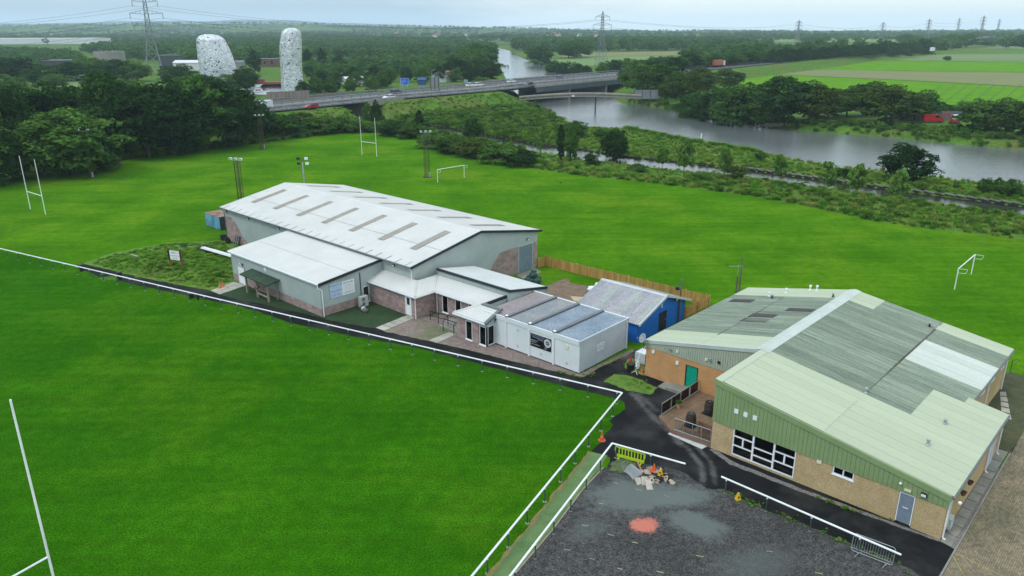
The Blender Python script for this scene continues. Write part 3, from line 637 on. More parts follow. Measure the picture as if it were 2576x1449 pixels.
def door_part(parent, org, du, x0, x1, z0, z1, m, frame_m, hz=1.0, side=.85):
    ang = math.atan2(du[1], du[0]); w, h = x1 - x0, z1 - z0
    d = MB().box(.05, w - .05, .0, .05, 0, h - .05).build('door', m, parent, loc=(org[0] + du[0] * x0, org[1] + du[1] * x0, z0), rot=(0, 0, ang))
    MB().box(0, .05, -.03, .06, 0, h).box(w - .05, w, -.03, .06, 0, h).box(.05, w - .05, -.03, .06, h - .05, h).build('door_frame', frame_m, d)
    MB().box(w * side - .02, w * side + .02, -.06, 0, hz - .06, hz + .06).build('handle', steel, d)
    return d
def floodlight(parent, p, ang, m=black_plastic):
    f = MB().box(-.16, .16, -.22, -.10, -.11, .11).box(-.03, .03, -.10, 0, -.05, .05).build('wall_light', m, parent, loc=p, rot=(0, 0, ang))
    MB().box(-.13, .13, -.226, -.221, -.09, .06).build('lens', white_pvc, f)
    return f
def text(parent, s, size, m, loc, rot, align='LEFT', name='lettering'):
    cu = bpy.data.curves.new('t', 'FONT'); cu.body = s; cu.size = size; cu.align_x = align; cu.extrude = .002; cu.resolution_u = 2
    tmp = bpy.data.objects.new('t', cu); col.objects.link(tmp)
    dg = bpy.context.evaluated_depsgraph_get(); me = bpy.data.meshes.new_from_object(tmp.evaluated_get(dg)); me.materials.clear(); me.materials.append(m)
    bpy.data.objects.remove(tmp); me.name = name
    return mesh_obj(name, me, parent, loc, rot)
Q, W_ = Vector((1, 0, 0)), Vector((0, 1, 0))
FRONT = (math.pi / 2, 0, 0); RIGHT = (math.pi / 2, 0, math.pi / 2)

# ---- sports hall
hall = thing('sports_hall', 'large sports hall with long white ribbed gable roof and grey cladding', 'building', (-10.23, 74.16, 0), rad(-43.1))
HL, HW, HE, HR = 40.5, 20.1, 4.65, 6.49; sr = (HR - HE) / (HW / 2)
zf = lambda w: HE + sr * w if w <= HW / 2 else HE + sr * (HW - w)
rl = M('grey_rooflight', (.26, .235, .19), (.32, .295, .245), scale=1.5, rough=.5)
for side in (0, 1):
    Y_ = (lambda w: w) if side == 0 else (lambda w: HW - w)
    for (w0, w1, nm) in ((-.12, 4.3, 'roof_sheeting'), (4.3, HW / 2 - .05, 'roof_sheeting')):
        lift = .03 if w0 > 1 else 0.0
        a = (-HL, Y_(w0), HE + sr * w0 + lift); b = (0, Y_(w0), HE + sr * w0 + lift); c = (0, Y_(w1), HE + sr * w1 + lift); d = (-HL, Y_(w1), HE + sr * w1 + lift)
        ribs(a, b, c, d, .33, .035, out=1 if side == 0 else -1).build(nm, white_clad, hall)
    for k in range(7):
        q0 = -37.85 + k * (37.85 - 4.0) / 6
        w0, w1 = 3.05, 8.2
        z = lambda w: HE + sr * w + .075
        p = [(q0, Y_(w0), z(w0)), (q0 + 1.0, Y_(w0), z(w0)), (q0 + 1.0, Y_(w1), z(w1)), (q0, Y_(w1), z(w1))]
        ribs(*p, .2, .02, out=1 if side == 0 else -1).build('rooflight', rl, hall)
MB().prof_x([(HW / 2 - .3, HR - .01), (HW / 2, HR + .075), (HW / 2 + .3, HR - .01), (HW / 2 + .3, HR - .045), (HW / 2, HR + .04), (HW / 2 - .3, HR - .045)], -HL, 0).build('ridge_cap', white_clad, hall)
for (x, nm, m) in ((0, 'verge_trim', dark_trim), (-HL, 'verge_trim', white_clad)):
    b = MB(); s = .06
    for w0, w1 in ((-.15, HW / 2), (HW / 2, HW + .15)):
        b.hexa([(x - s, w0, zf(w0) - .2), (x + s, w0, zf(w0) - .2), (x + s, w1, zf(w1) - .2), (x - s, w1, zf(w1) - .2)], [(x - s, w0, zf(w0) + .07), (x + s, w0, zf(w0) + .07), (x + s, w1, zf(w1) + .07), (x - s, w1, zf(w1) + .07)])
    b.build(nm, m, hall)
gut = M('grey_gutter', (.10, .115, .125), (.14, .15, .16), scale=2, rough=.5)
for y in (-.2, HW + .2): MB().tube((-HL, y, HE - .08), (0, y, HE - .08), .09, n=8).build('gutter', gut, hall)
# dark sheet laps along the front eave
for k in range(24):
    q = -HL + .9 + k * 1.68
    MB().box(q, q + .05, -.1, .85, HE + .02, HE + .028 + 0).add([], []).build('sheet_lap', gut, hall).rotation_euler = (0, 0, 0)
for o in [c for c in hall.children if c.name.startswith('sheet_lap')]:
    me = o.data
    for v in me.vertices: v.co.z = HE + sr * v.co.y + (.045 if v.co.z > HE + .024 else .02)
wi = .3
core = MB()
core.prof_x([(wi + .05, 0), (HW - wi - .05, 0), (HW - wi - .05, HE - .02), (HW / 2, HR - .06), (wi + .05, HE - .02)], -HL + wi + .05, -wi - .05)
wall = core.build('wall', mortar, hall)
# cladding: front, right gable, back, left
ribs((-HL + wi, wi, 0), (-wi, wi, 0), (-wi, wi, HE - .05), (-HL + wi, wi, HE - .05), .2, .03).build('cladding', grey_clad, hall)
def gable_clad(m, x, sgn, cut):
    b = MB(); n = int((HW - 2 * wi) / .2); ys_ = [wi + (HW - 2 * wi) * i / n for i in range(n + 1)]
    for y0, y1 in zip(ys_[:-1], ys_[1:]):
        for (t0, t1, h0, h1) in ((0, .4, 0, 0), (.4, .5, 0, 1), (.5, .9, 1, 1), (.9, 1, 1, 0)):
            a, c = y0 + (y1 - y0) * t0, y0 + (y1 - y0) * t1
            za, zc = cut(a), cut(c)
            b.quad((x + sgn * h0 * .03, a, za), (x + sgn * h1 * .03, c, zc), (x + sgn * h1 * .03, c, zf(c) - .1), (x + sgn * h0 * .03, a, zf(a) - .1))
    return b.build('cladding', m, hall)
cutR = lambda y: 0 if y < 10.1 else (min(3.28, (y - 10.1) / (13.3 - 10.1) * 3.28))
gable_clad(grey_clad, -wi, 1, cutR)
gable_clad(grey_clad, -HL + wi, -1, lambda y: 0)
blocks(wall, (-wi - .015, 0), (0, 1), 10.1, HW - wi, 0, 3.24, holes=[(16.4, 18.85, 0, 3.25)], keep=lambda y, z: z < cutR(y) - .02)
# front wall blocks at the far left corner (diagonal cut)
cutF = lambda q: 3.5 if q < -38.4 else 3.5 * max(0, (-34.2 - q) / 4.2)
blocks(wall, (0, wi - .035), (1, 0), -HL + wi, -34.2, 0, 3.48, keep=lambda q, z: z < cutF(q) - .02)
roll_m = M('blue_grey_roller_slats', (.17, .24, .29), (.22, .29, .34), scale=2, rough=.45, metal=.3)
rd = MB()
for i in range(26): rd.box(-wi + .02, -wi + .06 - (.012 if i % 2 else 0), 16.45, 18.8, .02 + i * .124, .02 + (i + 1) * .124 - .014)
rdo = rd.build('roller_door', roll_m, hall)
MB().box(-wi, -wi + .09, 16.36, 16.45, 0, 3.3).box(-wi, -wi + .09, 18.8, 18.89, 0, 3.3).box(-wi, -wi + .1, 16.36, 18.89, 3.24, 3.34).build('door_frame', grey_clad, rdo)
floodlight(hall, (-wi + .02, 17.9, 3.95), math.pi / 2)
for q in (-39.5, -33.5, -26, -3.2): floodlight(hall, (q, wi - .03, 4.15), 0)
dp = MB().path([(-.25, -.2, HE - .15), (-.3, .12, HE - .5), (-.3, .14, 2.9)], .05).build('downpipe', white_pvc, hall)
MB().path([(-HL + .2, -.2, HE - .15), (-HL + .35, .18, HE - .6), (-HL + .35, .18, 0)], .05).build('downpipe', gut, hall)

# ---- grey annexe
ann = thing('side_annexe', 'grey clad annexe with white lean-to roof and block plinth beside the sports hall', 'building', (-19.34, 72.13, 0), rad(-42.4))
AL, AW, AE, AR = 17.75, 8.1, 3.58, 4.40
ribs((-AL - .15, -.15, AE - .01), (.12, -.15, AE - .01), (.12, 3.6, AE + .38), (-AL - .15, 3.6, AE + .38), .33, .03).build('roof_sheeting', white_clad, ann)
ribs((-AL - .15, 3.6, AE + .40), (.12, 3.6, AE + .40), (.12, AW, AR + .02), (-AL - .15, AW, AR + .02), .33, .03).build('roof_sheeting', white_clad, ann)
MB().hexa([(.08, -.2, AE - .25), (.2, -.2, AE - .25), (.2, AW, AR - .2), (.08, AW, AR - .2)], [(.08, -.2, AE + .05), (.2, -.2, AE + .05), (.2, AW, AR + .08), (.08, AW, AR + .08)]).build('verge_trim', dark_trim, ann)
MB().hexa([(-AL - .2, -.2, AE - .2), (-AL - .1, -.2, AE - .2), (-AL - .1, AW, AR - .15), (-AL - .2, AW, AR - .15)], [(-AL - .2, -.2, AE + .04), (-AL - .1, -.2, AE + .04), (-AL - .1, AW, AR + .06), (-AL - .2, AW, AR + .06)]).build('verge_trim', white_clad, ann)
MB().box(-AL - .2, .08, -.30, -.16, AE - .13, AE).build('gutter', white_pvc, ann)
MB().box(-AL - .2, .07, -.16, -.02, AE - .32, AE - .13).build('fascia', white_clad, ann)
MB().box(-AL - .1, .1, AW - .25, AW - .05, AR - .02, AR + .10).build('flashing', white_clad, ann)
aw = MB().prof_x([(.06, 0), (AW, 0), (AW, AR - .1), (.06, AE - .1)], -AL, -.06).build('wall', mortar, ann)
ribs((-AL, .02, .88), (0, .02, .88), (0, .02, AE - .2), (-AL, .02, AE - .2), .2, .03).build('cladding', grey_clad, ann)
ribs((-.02, .02, .9), (-.02, AW, .9), (-.02, AW, AR - .15), (-.02, .02, AE - .15), .2, .03).build('cladding', grey_clad, ann)
ribs((-AL - .0, AW, .0), (-AL - .0, .02, .0), (-AL - .0, .02, AE - .15), (-AL - .0, AW, AR - .15), .2, .03).build('cladding', grey_clad, ann)
blocks(aw, (0, .035), (1, 0), -AL, -.02, 0, .88, holes=[(-16.4, -14.9, 0, 2)], bh=.22)
blocks(aw, (-.035, 0), (0, 1), .0, AW, 0, .88, holes=[(5.2, 5.95, 0, 2)], bh=.22)
dd = door_part(ann, (0, -.05), (1, 0), -16.4, -14.9, .02, 2.08, white_pvc, grey_clad)
MB().box(-16.5, -14.8, -.01, .02, 0, 2.12).build('door_surround', grey_clad, ann)
window_part(ann, (.06, 0), (0, 1), 5.2, 5.95, .16, 1.9, fr=.05)
MB().box(.01, .05, 5.22, 5.93, .2, 1.88).build('blind', dark_room, ann)
floodlight(ann, (-15.2, -.02, 2.45), 0)
MB().box(-15.9, -15.5, -.1, -.015, 2.38, 2.46).build('bulkhead_lamp', white_pvc, ann)
MB().box(-10.5, -10.1, -.05, -.012, 2.7, 3.1).build('vent', white_pvc, ann)
MB().path([(0, -.24, AE - .12), (.0, -.24, AE - .45), (.14, .14, AE - .75), (.14, .16, 0)], .055).build('downpipe', white_pvc, ann)
MB().box(.01, .05, 4.92, 5.0, 1.05, 3.55).build('cable_duct', dark_trim, ann)

# ---- lobby, corridor, raised block and porch: the entrance wing
ent = thing('entrance_wing', 'low mauve block entrance wing with white hipped roofs below the hall gable', 'building', (-10.23, 74.16, 0), rad(-42.8))
ew = MB()
ew.box(-6.2, 2.12, -1.44, .5, 0, 2.4).box(1.0, 8.6, 1.16, 3.2, 0, 2.45).box(8.62, 10.36, -1.84, 3.2, 0, 2.45)
ewall = ew.build('wall', mortar, ent)
B_ = 1.5
blocks(ewall, (0, -B_ + .03), (1, 0), -6.2, 2.15, 0, 2.4, holes=[(.5, 1.45, 0, 2.25)])
blocks(ewall, (2.15 - .03, 0), (0, 1), -B_, 1.1, 0, 2.4)
blocks(ewall, (0, 1.1 + .03), (1, 0), 2.2, 8.6, 0, 2.4, holes=[(3.25, 4.1, .3, 2.15), (5.15, 6.0, .9, 2.15), (7.05, 7.9, .9, 2.15)])
blocks(ewall, (0, -1.9 + .03), (1, 0), 8.55, 11.5, 0, 2.3, holes=[(9.8, 10.65, .1, 2.0)])
for (x0, x1, z0, z1) in ((3.25, 4.1, .3, 2.15), (5.15, 6.0, .9, 2.15), (7.05, 7.9, .9, 2.15)):
    window_part(ent, (0, 1.10), (1, 0), x0, x1, z0, z1, fr=.05)
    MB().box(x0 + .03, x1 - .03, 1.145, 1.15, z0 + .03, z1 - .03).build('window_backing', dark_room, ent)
window_part(ent, (0, -1.9), (1, 0), 9.8, 10.65, .12, 2.0, fr=.05)
carpet = M('red_brown_carpet', (.10, .022, .018), (.14, .035, .028), scale=3, rough=.95)
inner = M('cream_inner_wall', (.36, .33, .27), rough=.9)
# porch interior: carpet floor, pale back wall, glazed corner
MB().box(8.7, 12.4, -1.8, 1.9, .05, .09).build('floor', carpet, ent)
MB().box(10.4, 12.45, 1.9, 1.98, 0, 2.4).box(10.9, 11.25, -.6, 1.9, .09, 2.3).build('inner_wall', inner, ent)
MB().box(8.6, 12.5, -1.85, -.02, 2.28, 2.36).build('ceiling', inner, ent)
window_part(ent, (0, -1.9), (1, 0), 11.6, 12.44, .1, 1.95, fr=.05)
window_part(ent, (12.5, 0), (0, 1), -1.75, -.05, .1, 2.0, mull=(.85,), fr=.06, sill=False, name='glazed_door')
MB().box(12.44, 12.54, -1.93, -1.76, 0, 2.02).build('corner_post', dark_trim, ent)
MB().box(12.44, 12.53, -.05, .05, 0, 2.6).build('corner_post', dark_trim, ent)
MB().box(8.5, 12.55, -1.95, -.0, -.02, .08).build('step', concrete, ent)
ribs((11.45, -1.93, 1.98), (12.52, -1.93, 1.98), (12.52, -1.93, 2.38), (11.45, -1.93, 2.38), .2, .02).build('cladding', grey_clad, ent)
MB().add([(12.53, -1.93, 2.0), (12.53, .05, 2.0), (12.53, .05, 3.1), (12.53, -1.93, 2.36)], [(0, 1, 2, 3)]).build('gable_panel', grey_clad, ent)
floodlight(ent, (12.54, -.75, 2.45), math.pi / 2)
E_ = 2.42; T_ = 3.2
def slope(pts, name='roof_sheeting', pitch=.3, m=white_clad):
    b = ribs(*pts, pitch, .03); o = b.build(name, m, ent); return o
# lobby: front slope, right hip
slope([(-6.2, -1.75, E_), (2.4, -1.75, E_), (.35, .3, T_), (-6.2, .3, T_)])
slope([(2.4, -1.75, E_), (2.4, 1.0, E_), (.35, 3.2, T_), (.35, .3, T_)])
MB().tube((2.4, -1.75, E_ + .03), (.35, .3, T_ + .03), .06, n=6).build('hip_cap', white_clad, ent)
# corridor slope, porch left slope, porch front slope
slope([(2.4, .85, E_), (8.4, .85, E_), (10.35, 3.0, T_), (.6, 3.0, T_)])
slope([(8.35, 3.0, E_ + .02), (8.35, -2.1, E_ + .02), (10.35, -.1, T_ + .02), (10.35, 3.0, T_ + .02)])
slope([(8.35, -2.1, E_ + .02), (12.65, -2.1, E_ + .02), (12.65, -.1, T_ + .02), (10.35, -.1, T_ + .02)])
MB().tube((8.35, -2.1, E_ + .05), (10.35, -.1, T_ + .05), .08, n=6).build('hip_cap', white_clad, ent)
MB().box(10.2, 12.7, -.28, .14, T_ - .06, T_ + .09).build('ridge_trim', gut, ent)
MB().hexa([(12.42, -2.15, E_ - .15), (12.74, -2.15, E_ - .15), (12.74, -.3, T_ - .2), (12.42, -.3, T_ - .2)], [(12.42, -2.15, E_ + .1), (12.74, -2.15, E_ + .1), (12.74, -.3, T_ + .03), (12.42, -.3, T_ + .03)]).build('verge_trim', gut, ent)
MB().box(10.32, 10.46, .1, 3.15, T_ - .2, T_ + .1).build('verge_trim', dark_trim, ent)
ribs((10.42, 0, 1.2), (10.42, 3.2, 1.2), (10.42, 3.2, T_ - .15), (10.42, 0, T_ - .15), .2, .025).build('cladding', grey_clad, ent)
for p, q in (((-6.2, -1.8), (2.45, -1.8)), ((2.45, -1.8), (2.45, .85)), ((2.45, .8), (8.35, .8)), ((8.3, .8), (8.3, -2.15)), ((8.3, -2.15), (12.6, -2.15))):
    MB().beam((p[0], p[1], E_ - .07), (q[0], q[1], E_ - .07), .13, .12).build('gutter', white_pvc, ent)
MB().path([(2.3, -1.75, E_ - .1), (2.2, -1.62, E_ - .4), (2.2, -1.62, 0)], .045).build('downpipe', white_pvc, ent)
MB().path([(2.6, .8, E_ - .1), (2.55, .98, E_ - .4), (2.55, .98, 0)], .045).build('downpipe', white_pvc, ent)
# raised block
q0, q1, w0, w1, zf0, zf1 = .4, 10.9, 3.0, 8.5, 3.9, 2.9
MB().prof_x([(w0 + .1, 0), (w1 - .1, 0), (w1 - .1, zf1 - .12), (w0 + .1, zf0 - .12)], q0 + .1, q1 - .1).build('wall', mortar, ent)
flat_m = M('pale_grey_membrane', (.46, .48, .47), (.52, .53, .52), scale=.5, rough=.6, stretch=(1, 1, 1), fine=.04, fscale=3)
ribs((q0, w1, zf1), (q0, w0, zf0), (q1, w0, zf0), (q1, w1, zf1), .28, .02, out=1).build('roof_sheeting', flat_m, ent)
ribs((q1 - .08, w0, 0), (q1 - .08, w1, 0), (q1 - .08, w1, zf1 - .1), (q1 - .08, w0, zf0 - .1), .2, .025).build('cladding', grey_clad, ent)
ribs((q0, w0 + .08, 2.2), (q1, w0 + .08, 2.2), (q1, w0 + .08, zf0 - .1), (q0, w0 + .08, zf0 - .1), .2, .025).build('cladding', grey_clad, ent)
ribs((q1, w1 - .08, 0), (q0, w1 - .08, 0), (q0, w1 - .08, zf1 - .1), (q1, w1 - .08, zf1 - .1), .2, .025).build('cladding', grey_clad, ent)
MB().box(q0 - .02, q1 + .02, w0 - .08, w0 + .06, zf0 - .2, zf0 + .06).build('verge_trim', dark_trim, ent)
MB().hexa([(q1 - .04, w0 + .06, zf0 - .2), (q1 + .1, w0 + .06, zf0 - .2), (q1 + .1, w1, zf1 - .2), (q1 - .04, w1, zf1 - .2)], [(q1 - .04, w0 + .06, zf0 + .05), (q1 + .1, w0 + .06, zf0 + .05), (q1 + .1, w1, zf1 + .05), (q1 - .04, w1, zf1 + .05)]).build('verge_trim', dark_trim, ent)
lamp_m = M('cream_vent', (.66, .60, .45), rough=.6)
for i in range(5): MB().box(q1 + .0, q1 + .03, 5.1 + i * .2, 5.22 + i * .2, 2.98, 3.1).build('vent', lamp_m, ent)
# lobby door
dl = door_part(ent, (0, -1.5), (1, 0), .5, 1.45, .1, 2.2, white_pvc, white_pvc, side=.2)
MB().box(.25, .68, -.012, 0, 1.1, 1.85).build('pane', dark_room, dl)
MB().box(.45, .75, -1.62, -1.52, 2.25, 2.33).build('bulkhead_lamp', white_pvc, ent)
# steps with black handrails in front of the corridor
st = thing('entrance_steps', 'black tubular handrails on concrete steps beside the porch', 'steps', (-10.23, 74.16, 0), rad(-42.8))
for i in range(3): MB().box(5.2 - .0, 8.5, -1.0 + i * .35 - .35 + .0, 1.05, i * .1, (i + 1) * .1).build('step', concrete, st)
for pts in ([(3.6, -.9, .05), (3.6, -.9, 1.0), (6.2, -.9, 1.25), (8.4, -.9, 1.3)], [(6.2, -.9, .1), (6.2, -.9, 1.25)], [(8.4, -.9, .1), (8.4, -.9, 1.3)], [(3.6, -.9, .55), (6.2, -.9, .75), (8.4, -.9, .8)],
            [(6.2, -.9, 1.25), (6.6, -1.9, .95), (6.6, -1.9, 0)], [(7.9, -.9, 1.25), (8.1, -1.9, .95), (8.1, -1.9, 0)], [(4.8, -.9, .05), (4.8, -.9, 1.1)]):
    MB().path(pts, .04).build('handrail', black_paint, st)

# ---- portable cabin
cab = thing('portable_cabin', 'white flat roofed portable cabin with four ribbed roof bays', 'building', (5.67, 58.51, 0), rad(-42.1))
PL, PW, PH = 11.2, 7.24, 3.03
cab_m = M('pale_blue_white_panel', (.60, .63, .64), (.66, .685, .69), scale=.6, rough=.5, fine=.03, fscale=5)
cabs_m = M('shaded_pale_panel', (.40, .44, .48), (.47, .51, .54), scale=.6, rough=.5, fine=.03, fscale=5)  # darker bluish copy of the cabin panel: end-wall shade put into the colour
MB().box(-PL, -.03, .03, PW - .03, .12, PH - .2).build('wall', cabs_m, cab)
MB().box(-PL + .1, -.12, .12, PW - .12, 0, .14).build('plinth', dark_trim, cab)
bays = [-PL, -8.37, -5.58, -2.79, 0]
for i, (a, b) in enumerate(zip(bays[:-1], bays[1:])):
    MB().box(a + .02, b - .02, 0, .05, .14, PH - .38).build('wall_panel', cab_m, cab)
    MB().box(a, b - .012, -.06, .06, PH - .42, PH).build('fascia', cab_m, cab)
for i in range(6):
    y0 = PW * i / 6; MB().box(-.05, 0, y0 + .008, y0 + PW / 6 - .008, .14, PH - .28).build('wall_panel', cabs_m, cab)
MB().box(-.06, .05, -.06, PW, PH - .26, PH).build('fascia', cabs_m, cab)
MB().box(-PL, .05, PW - .08, PW + .06, PH - .4, PH + .02).build('fascia', cab_m, cab)
for q in bays[1:4]:
    MB().box(q - .12, q + .0, -.07, .0, .06, PH - .42).build('pilaster', white_pvc, cab)
    MB().tube((q + .07, -.05, .06), (q + .07, -.05, PH - .42), .04).build('downpipe', white_pvc, cab)
    MB().box(q - .17, q + .17, .0, PW - .1, PH - .06, PH + .12).build('roof_beam', gut, cab)
    MB().lathe([(.14, 0), (.14, .05), (.06, .1)], 8, (q, .1, PH + .12)).build('outlet_cap', white_pvc, cab)
roofs = [((.36, .30, .31), (.44, .38, .38)), ((.42, .39, .36), (.26, .30, .36)), ((.26, .31, .38), (.36, .40, .46)), ((.24, .30, .37), (.36, .41, .47))]
for i, (a, b) in enumerate(zip(bays[:-1], bays[1:])):
    m = M('cabin_roof_%d' % i, roofs[i][0], roofs[i][1], scale=.5, rough=.4, metal=.25, stretch=(1, 1, 1), fine=.2, fscale=4)
    b_ = ribs((a + .17, .08, PH - .1), (a + .17, PW - .1, PH - .1), (b - .17 if i < 3 else b - .05, PW - .1, PH - .1), (b - .17 if i < 3 else b - .05, .08, PH - .1), .22, .045, out=-1)
    # ribs run across the cabin: front to back
    b_ = ribs((a + .17, .05, PH - .1), (b - (.17 if i < 3 else .06), .05, PH - .1), (b - (.17 if i < 3 else .06), PW - .1, PH - .1), (a + .17, PW - .1, PH - .1), .2, .06)
    b_.build('roof_sheeting', m, cab)
vent_m = M('grey_vent_grille', (.42, .46, .47), (.5, .53, .54), scale=30, rough=.6)
for q, z in ((-6.95, 2.15), (-6.95, .62), (-4.2, .62), (-1.35, .62)): MB().box(q - .13, q + .13, -.02, 0, z - .13, z + .13).build('vent', vent_m, cab)
MB().box(-1.5, -1.18, -.05, 0, 1.95, 2.3).build('vent', lamp_m, cab)
MB().path([(.06, PW - .3, PH - .2), (.06, PW - .3, .15)], .045).build('downpipe', white_pvc, cab)
# black sign on the cabin
sblk = M('black_sign_board', (.006, .006, .008), rough=.35); ink_w = M('white_lettering', (.75, .76, .78), rough=.5); ink_p = M('pale_lilac_lettering', (.45, .47, .70), rough=.5); ink_g = M('pale_green_lettering', (.45, .60, .50), rough=.5)
sg = MB().box(0, 2.34, -.04, 0, 0, 1.19).build('sign_board', sblk, None, loc=cab.matrix_basis @ Vector((-5.40, -.005, 1.14)), rot=(0, 0, rad(-42.1)))
tag(sg, 'black sign with white lettering and round badge on the cabin wall', 'sign')
text(sg, 'ELITE SPORTING PERFORMANCE', .105, ink_p, (.06, -.044, 1.03), FRONT); text(sg, 'PHYSIOTHERAPY CLINIC', .115, ink_p, (.22, -.044, .87), FRONT); text(sg, 'PERFORMANCE', .09, ink_g, (.85, -.044, .76), FRONT)
text(sg, 'ESPPHYSIO.COM', .10, ink_w, (.05, -.044, .56), FRONT); text(sg, '01324 227 210', .10, ink_w, (.05, -.044, .40), FRONT); text(sg, 'info@elitesportingperformance', .085, ink_w, (.05, -.044, .22), FRONT)
for i, t_ in enumerate(('STRENGTH', 'CONDITION', 'REHAB')): text(sg, t_, .055, ink_w, (1.62, -.044, .24 - i * .075), FRONT)
def ring(parent, c, r0, r1, m, y, n=28, name='badge_ring'):
    b = MB(); vs_ = []
    for r in (r0, r1):
        for i in range(n): vs_.append((c[0] + r * math.cos(2 * math.pi * i / n), y, c[1] + r * math.sin(2 * math.pi * i / n)))
    return b.add(vs_, [(i, (i + 1) % n, (i + 1) % n + n, i + n) for i in range(n)]).build(name, m, parent)
ring(sg, (1.94, .72), .31, .38, ink_w, -.044); ring(sg, (1.94, .72), .19, .23, ink_w, -.044); ring(sg, (1.94, .72), .25, .29, ink_p, -.044)
text(sg, 'ESP', .17, ink_w, (1.94, -.045, .66), FRONT, 'CENTER')
ink_k = M('black_lettering', (.02, .02, .025), rough=.5); board_w = M('white_sign_board', (.72, .74, .75), rough=.4)
s2 = MB().box(0, .03, 0, 1.12, 0, .66).build('sign_board', board_w, None, loc=cab.matrix_basis @ Vector((.002, 2.44, 1.25)), rot=(0, 0, rad(-42.1)))
tag(s2, 'small white sign with two round badges on the end of the cabin', 'sign')
def ring_y(parent, c, r0, r1, m, x, n=24):
    vs_ = [(x, c[0] + r * math.cos(2 * math.pi * i / n), c[1] + r * math.sin(2 * math.pi * i / n)) for r in (r0, r1) for i in range(n)]
    return MB().add(vs_, [(i, i + n, (i + 1) % n + n, (i + 1) % n) for i in range(n)]).build('badge_ring', m, parent)
for y in (.30, .84):
    ring_y(s2, (y, .40), .17, .21, ink_k, .034); text(s2, 'ESP', .11, ink_k, (.034, y, .36), RIGHT, 'CENTER')
text(s2, 'CAR PARK', .085, ink_k, (.034, .57, .08), RIGHT, 'CENTER')
for y, s in ((.16, -1), (.98, 1)): MB().add([(.034, y, .05), (.034, y, .17), (.034, y + s * .13, .11)], [(0, 1, 2) if s > 0 else (0, 2, 1)]).build('arrow', ink_k, s2)

# ---- blue shed
shed = thing('blue_shed', 'bright blue gabled shed with weathered corrugated metal roof', 'building', (11.64, 64.73, 0), rad(-42.44))
blue = M('bright_blue_paint', (.008, .12, .48), (.012, .15, .55), scale=.8, rough=.55, fine=.08, fscale=9)
SL, SW, SE, SR = 7.3, 9.0, 2.06, 3.69
sz = lambda w: SE + (SR - SE) * (w / (SW / 2) if w < SW / 2 else (SW - w) / (SW / 2))
MB().prof_x([(.25, 0), (SW - .25, 0), (SW - .25, sz(.25) - .1), (SW / 2, SR - .1), (.25, sz(.25) - .1)], -SL, -.25).build('wall', blue, shed)
shed_roof = []
for i, (c1, c2) in enumerate((((.42, .42, .43), (.33, .33, .35)), ((.38, .355, .40), (.46, .445, .47)), ((.37, .395, .375), (.45, .465, .45)))):
    shed_roof.append(M('weathered_tin_%d' % i, c1, c2, scale=1.2, rough=.5, metal=.2, fine=.18, fscale=4))
n = 9
for side in (0, 1):
    for k in range(n):
        q0_ = -SL - .2 + k * (SL + .35) / n; q1_ = q0_ + (SL + .35) / n - .01; Yf = (lambda w: w) if side == 0 else (lambda w: SW - w)
        b = ribs((q0_, Yf(-.15), sz(0) - .05), (q1_, Yf(-.15), sz(0) - .05), (q1_, Yf(SW / 2), SR), (q0_, Yf(SW / 2), SR), .2, .07, out=1 if side == 0 else -1)
        b.build('roof_sheet', shed_roof[(k * 7 + side) % 3], shed)
tin = M('pale_tin_trim', (.55, .56, .57), (.45, .46, .47), scale=2, rough=.5)
MB().prof_x([(SW / 2 - .3, SR - .05), (SW / 2, SR + .08), (SW / 2 + .3, SR - .05)], -SL - .2, .2).build('ridge_cap', tin, shed)
b = MB()
for w0_, w1_ in ((-.15, SW / 2), (SW / 2, SW + .15)): b.hexa([(.1, w0_, sz(max(0, min(SW, w0_))) - .14), (.2, w0_, sz(max(0, min(SW, w0_))) - .14), (.2, w1_, sz(max(0, min(SW, w1_))) - .14), (.1, w1_, sz(max(0, min(SW, w1_))) - .14)],
                                                           [(.1, w0_, sz(max(0, min(SW, w0_))) + .09), (.2, w0_, sz(max(0, min(SW, w0_))) + .09), (.2, w1_, sz(max(0, min(SW, w1_))) + .09), (.1, w1_, sz(max(0, min(SW, w1_))) + .09)])
b.build('barge_board', tin, shed)
for i in range(9): MB().box(-.252, -.235, .26, SW - .26, .12 + i * .24, .12 + i * .24 + .225).build('cladding_board', blue, shed) if .12 + (i + 1) * .24 < 2.15 else None
door_part(shed, (-.22, 0), (0, 1), 3.85, 5.15, .1, 2.0, dark_room, dark_trim)
MB().box(-.24, -.18, 4.1, 4.3, 2.45, 2.85).build('vent', tin, shed); floodlight(shed, (-.2, 6.6, 2.7), math.pi / 2)
MB().path([(-1.5, .0, SE - .1), (-1.5, .18, SE - .3), (-1.5, .18, 0)], .04).build('downpipe', tin, shed)

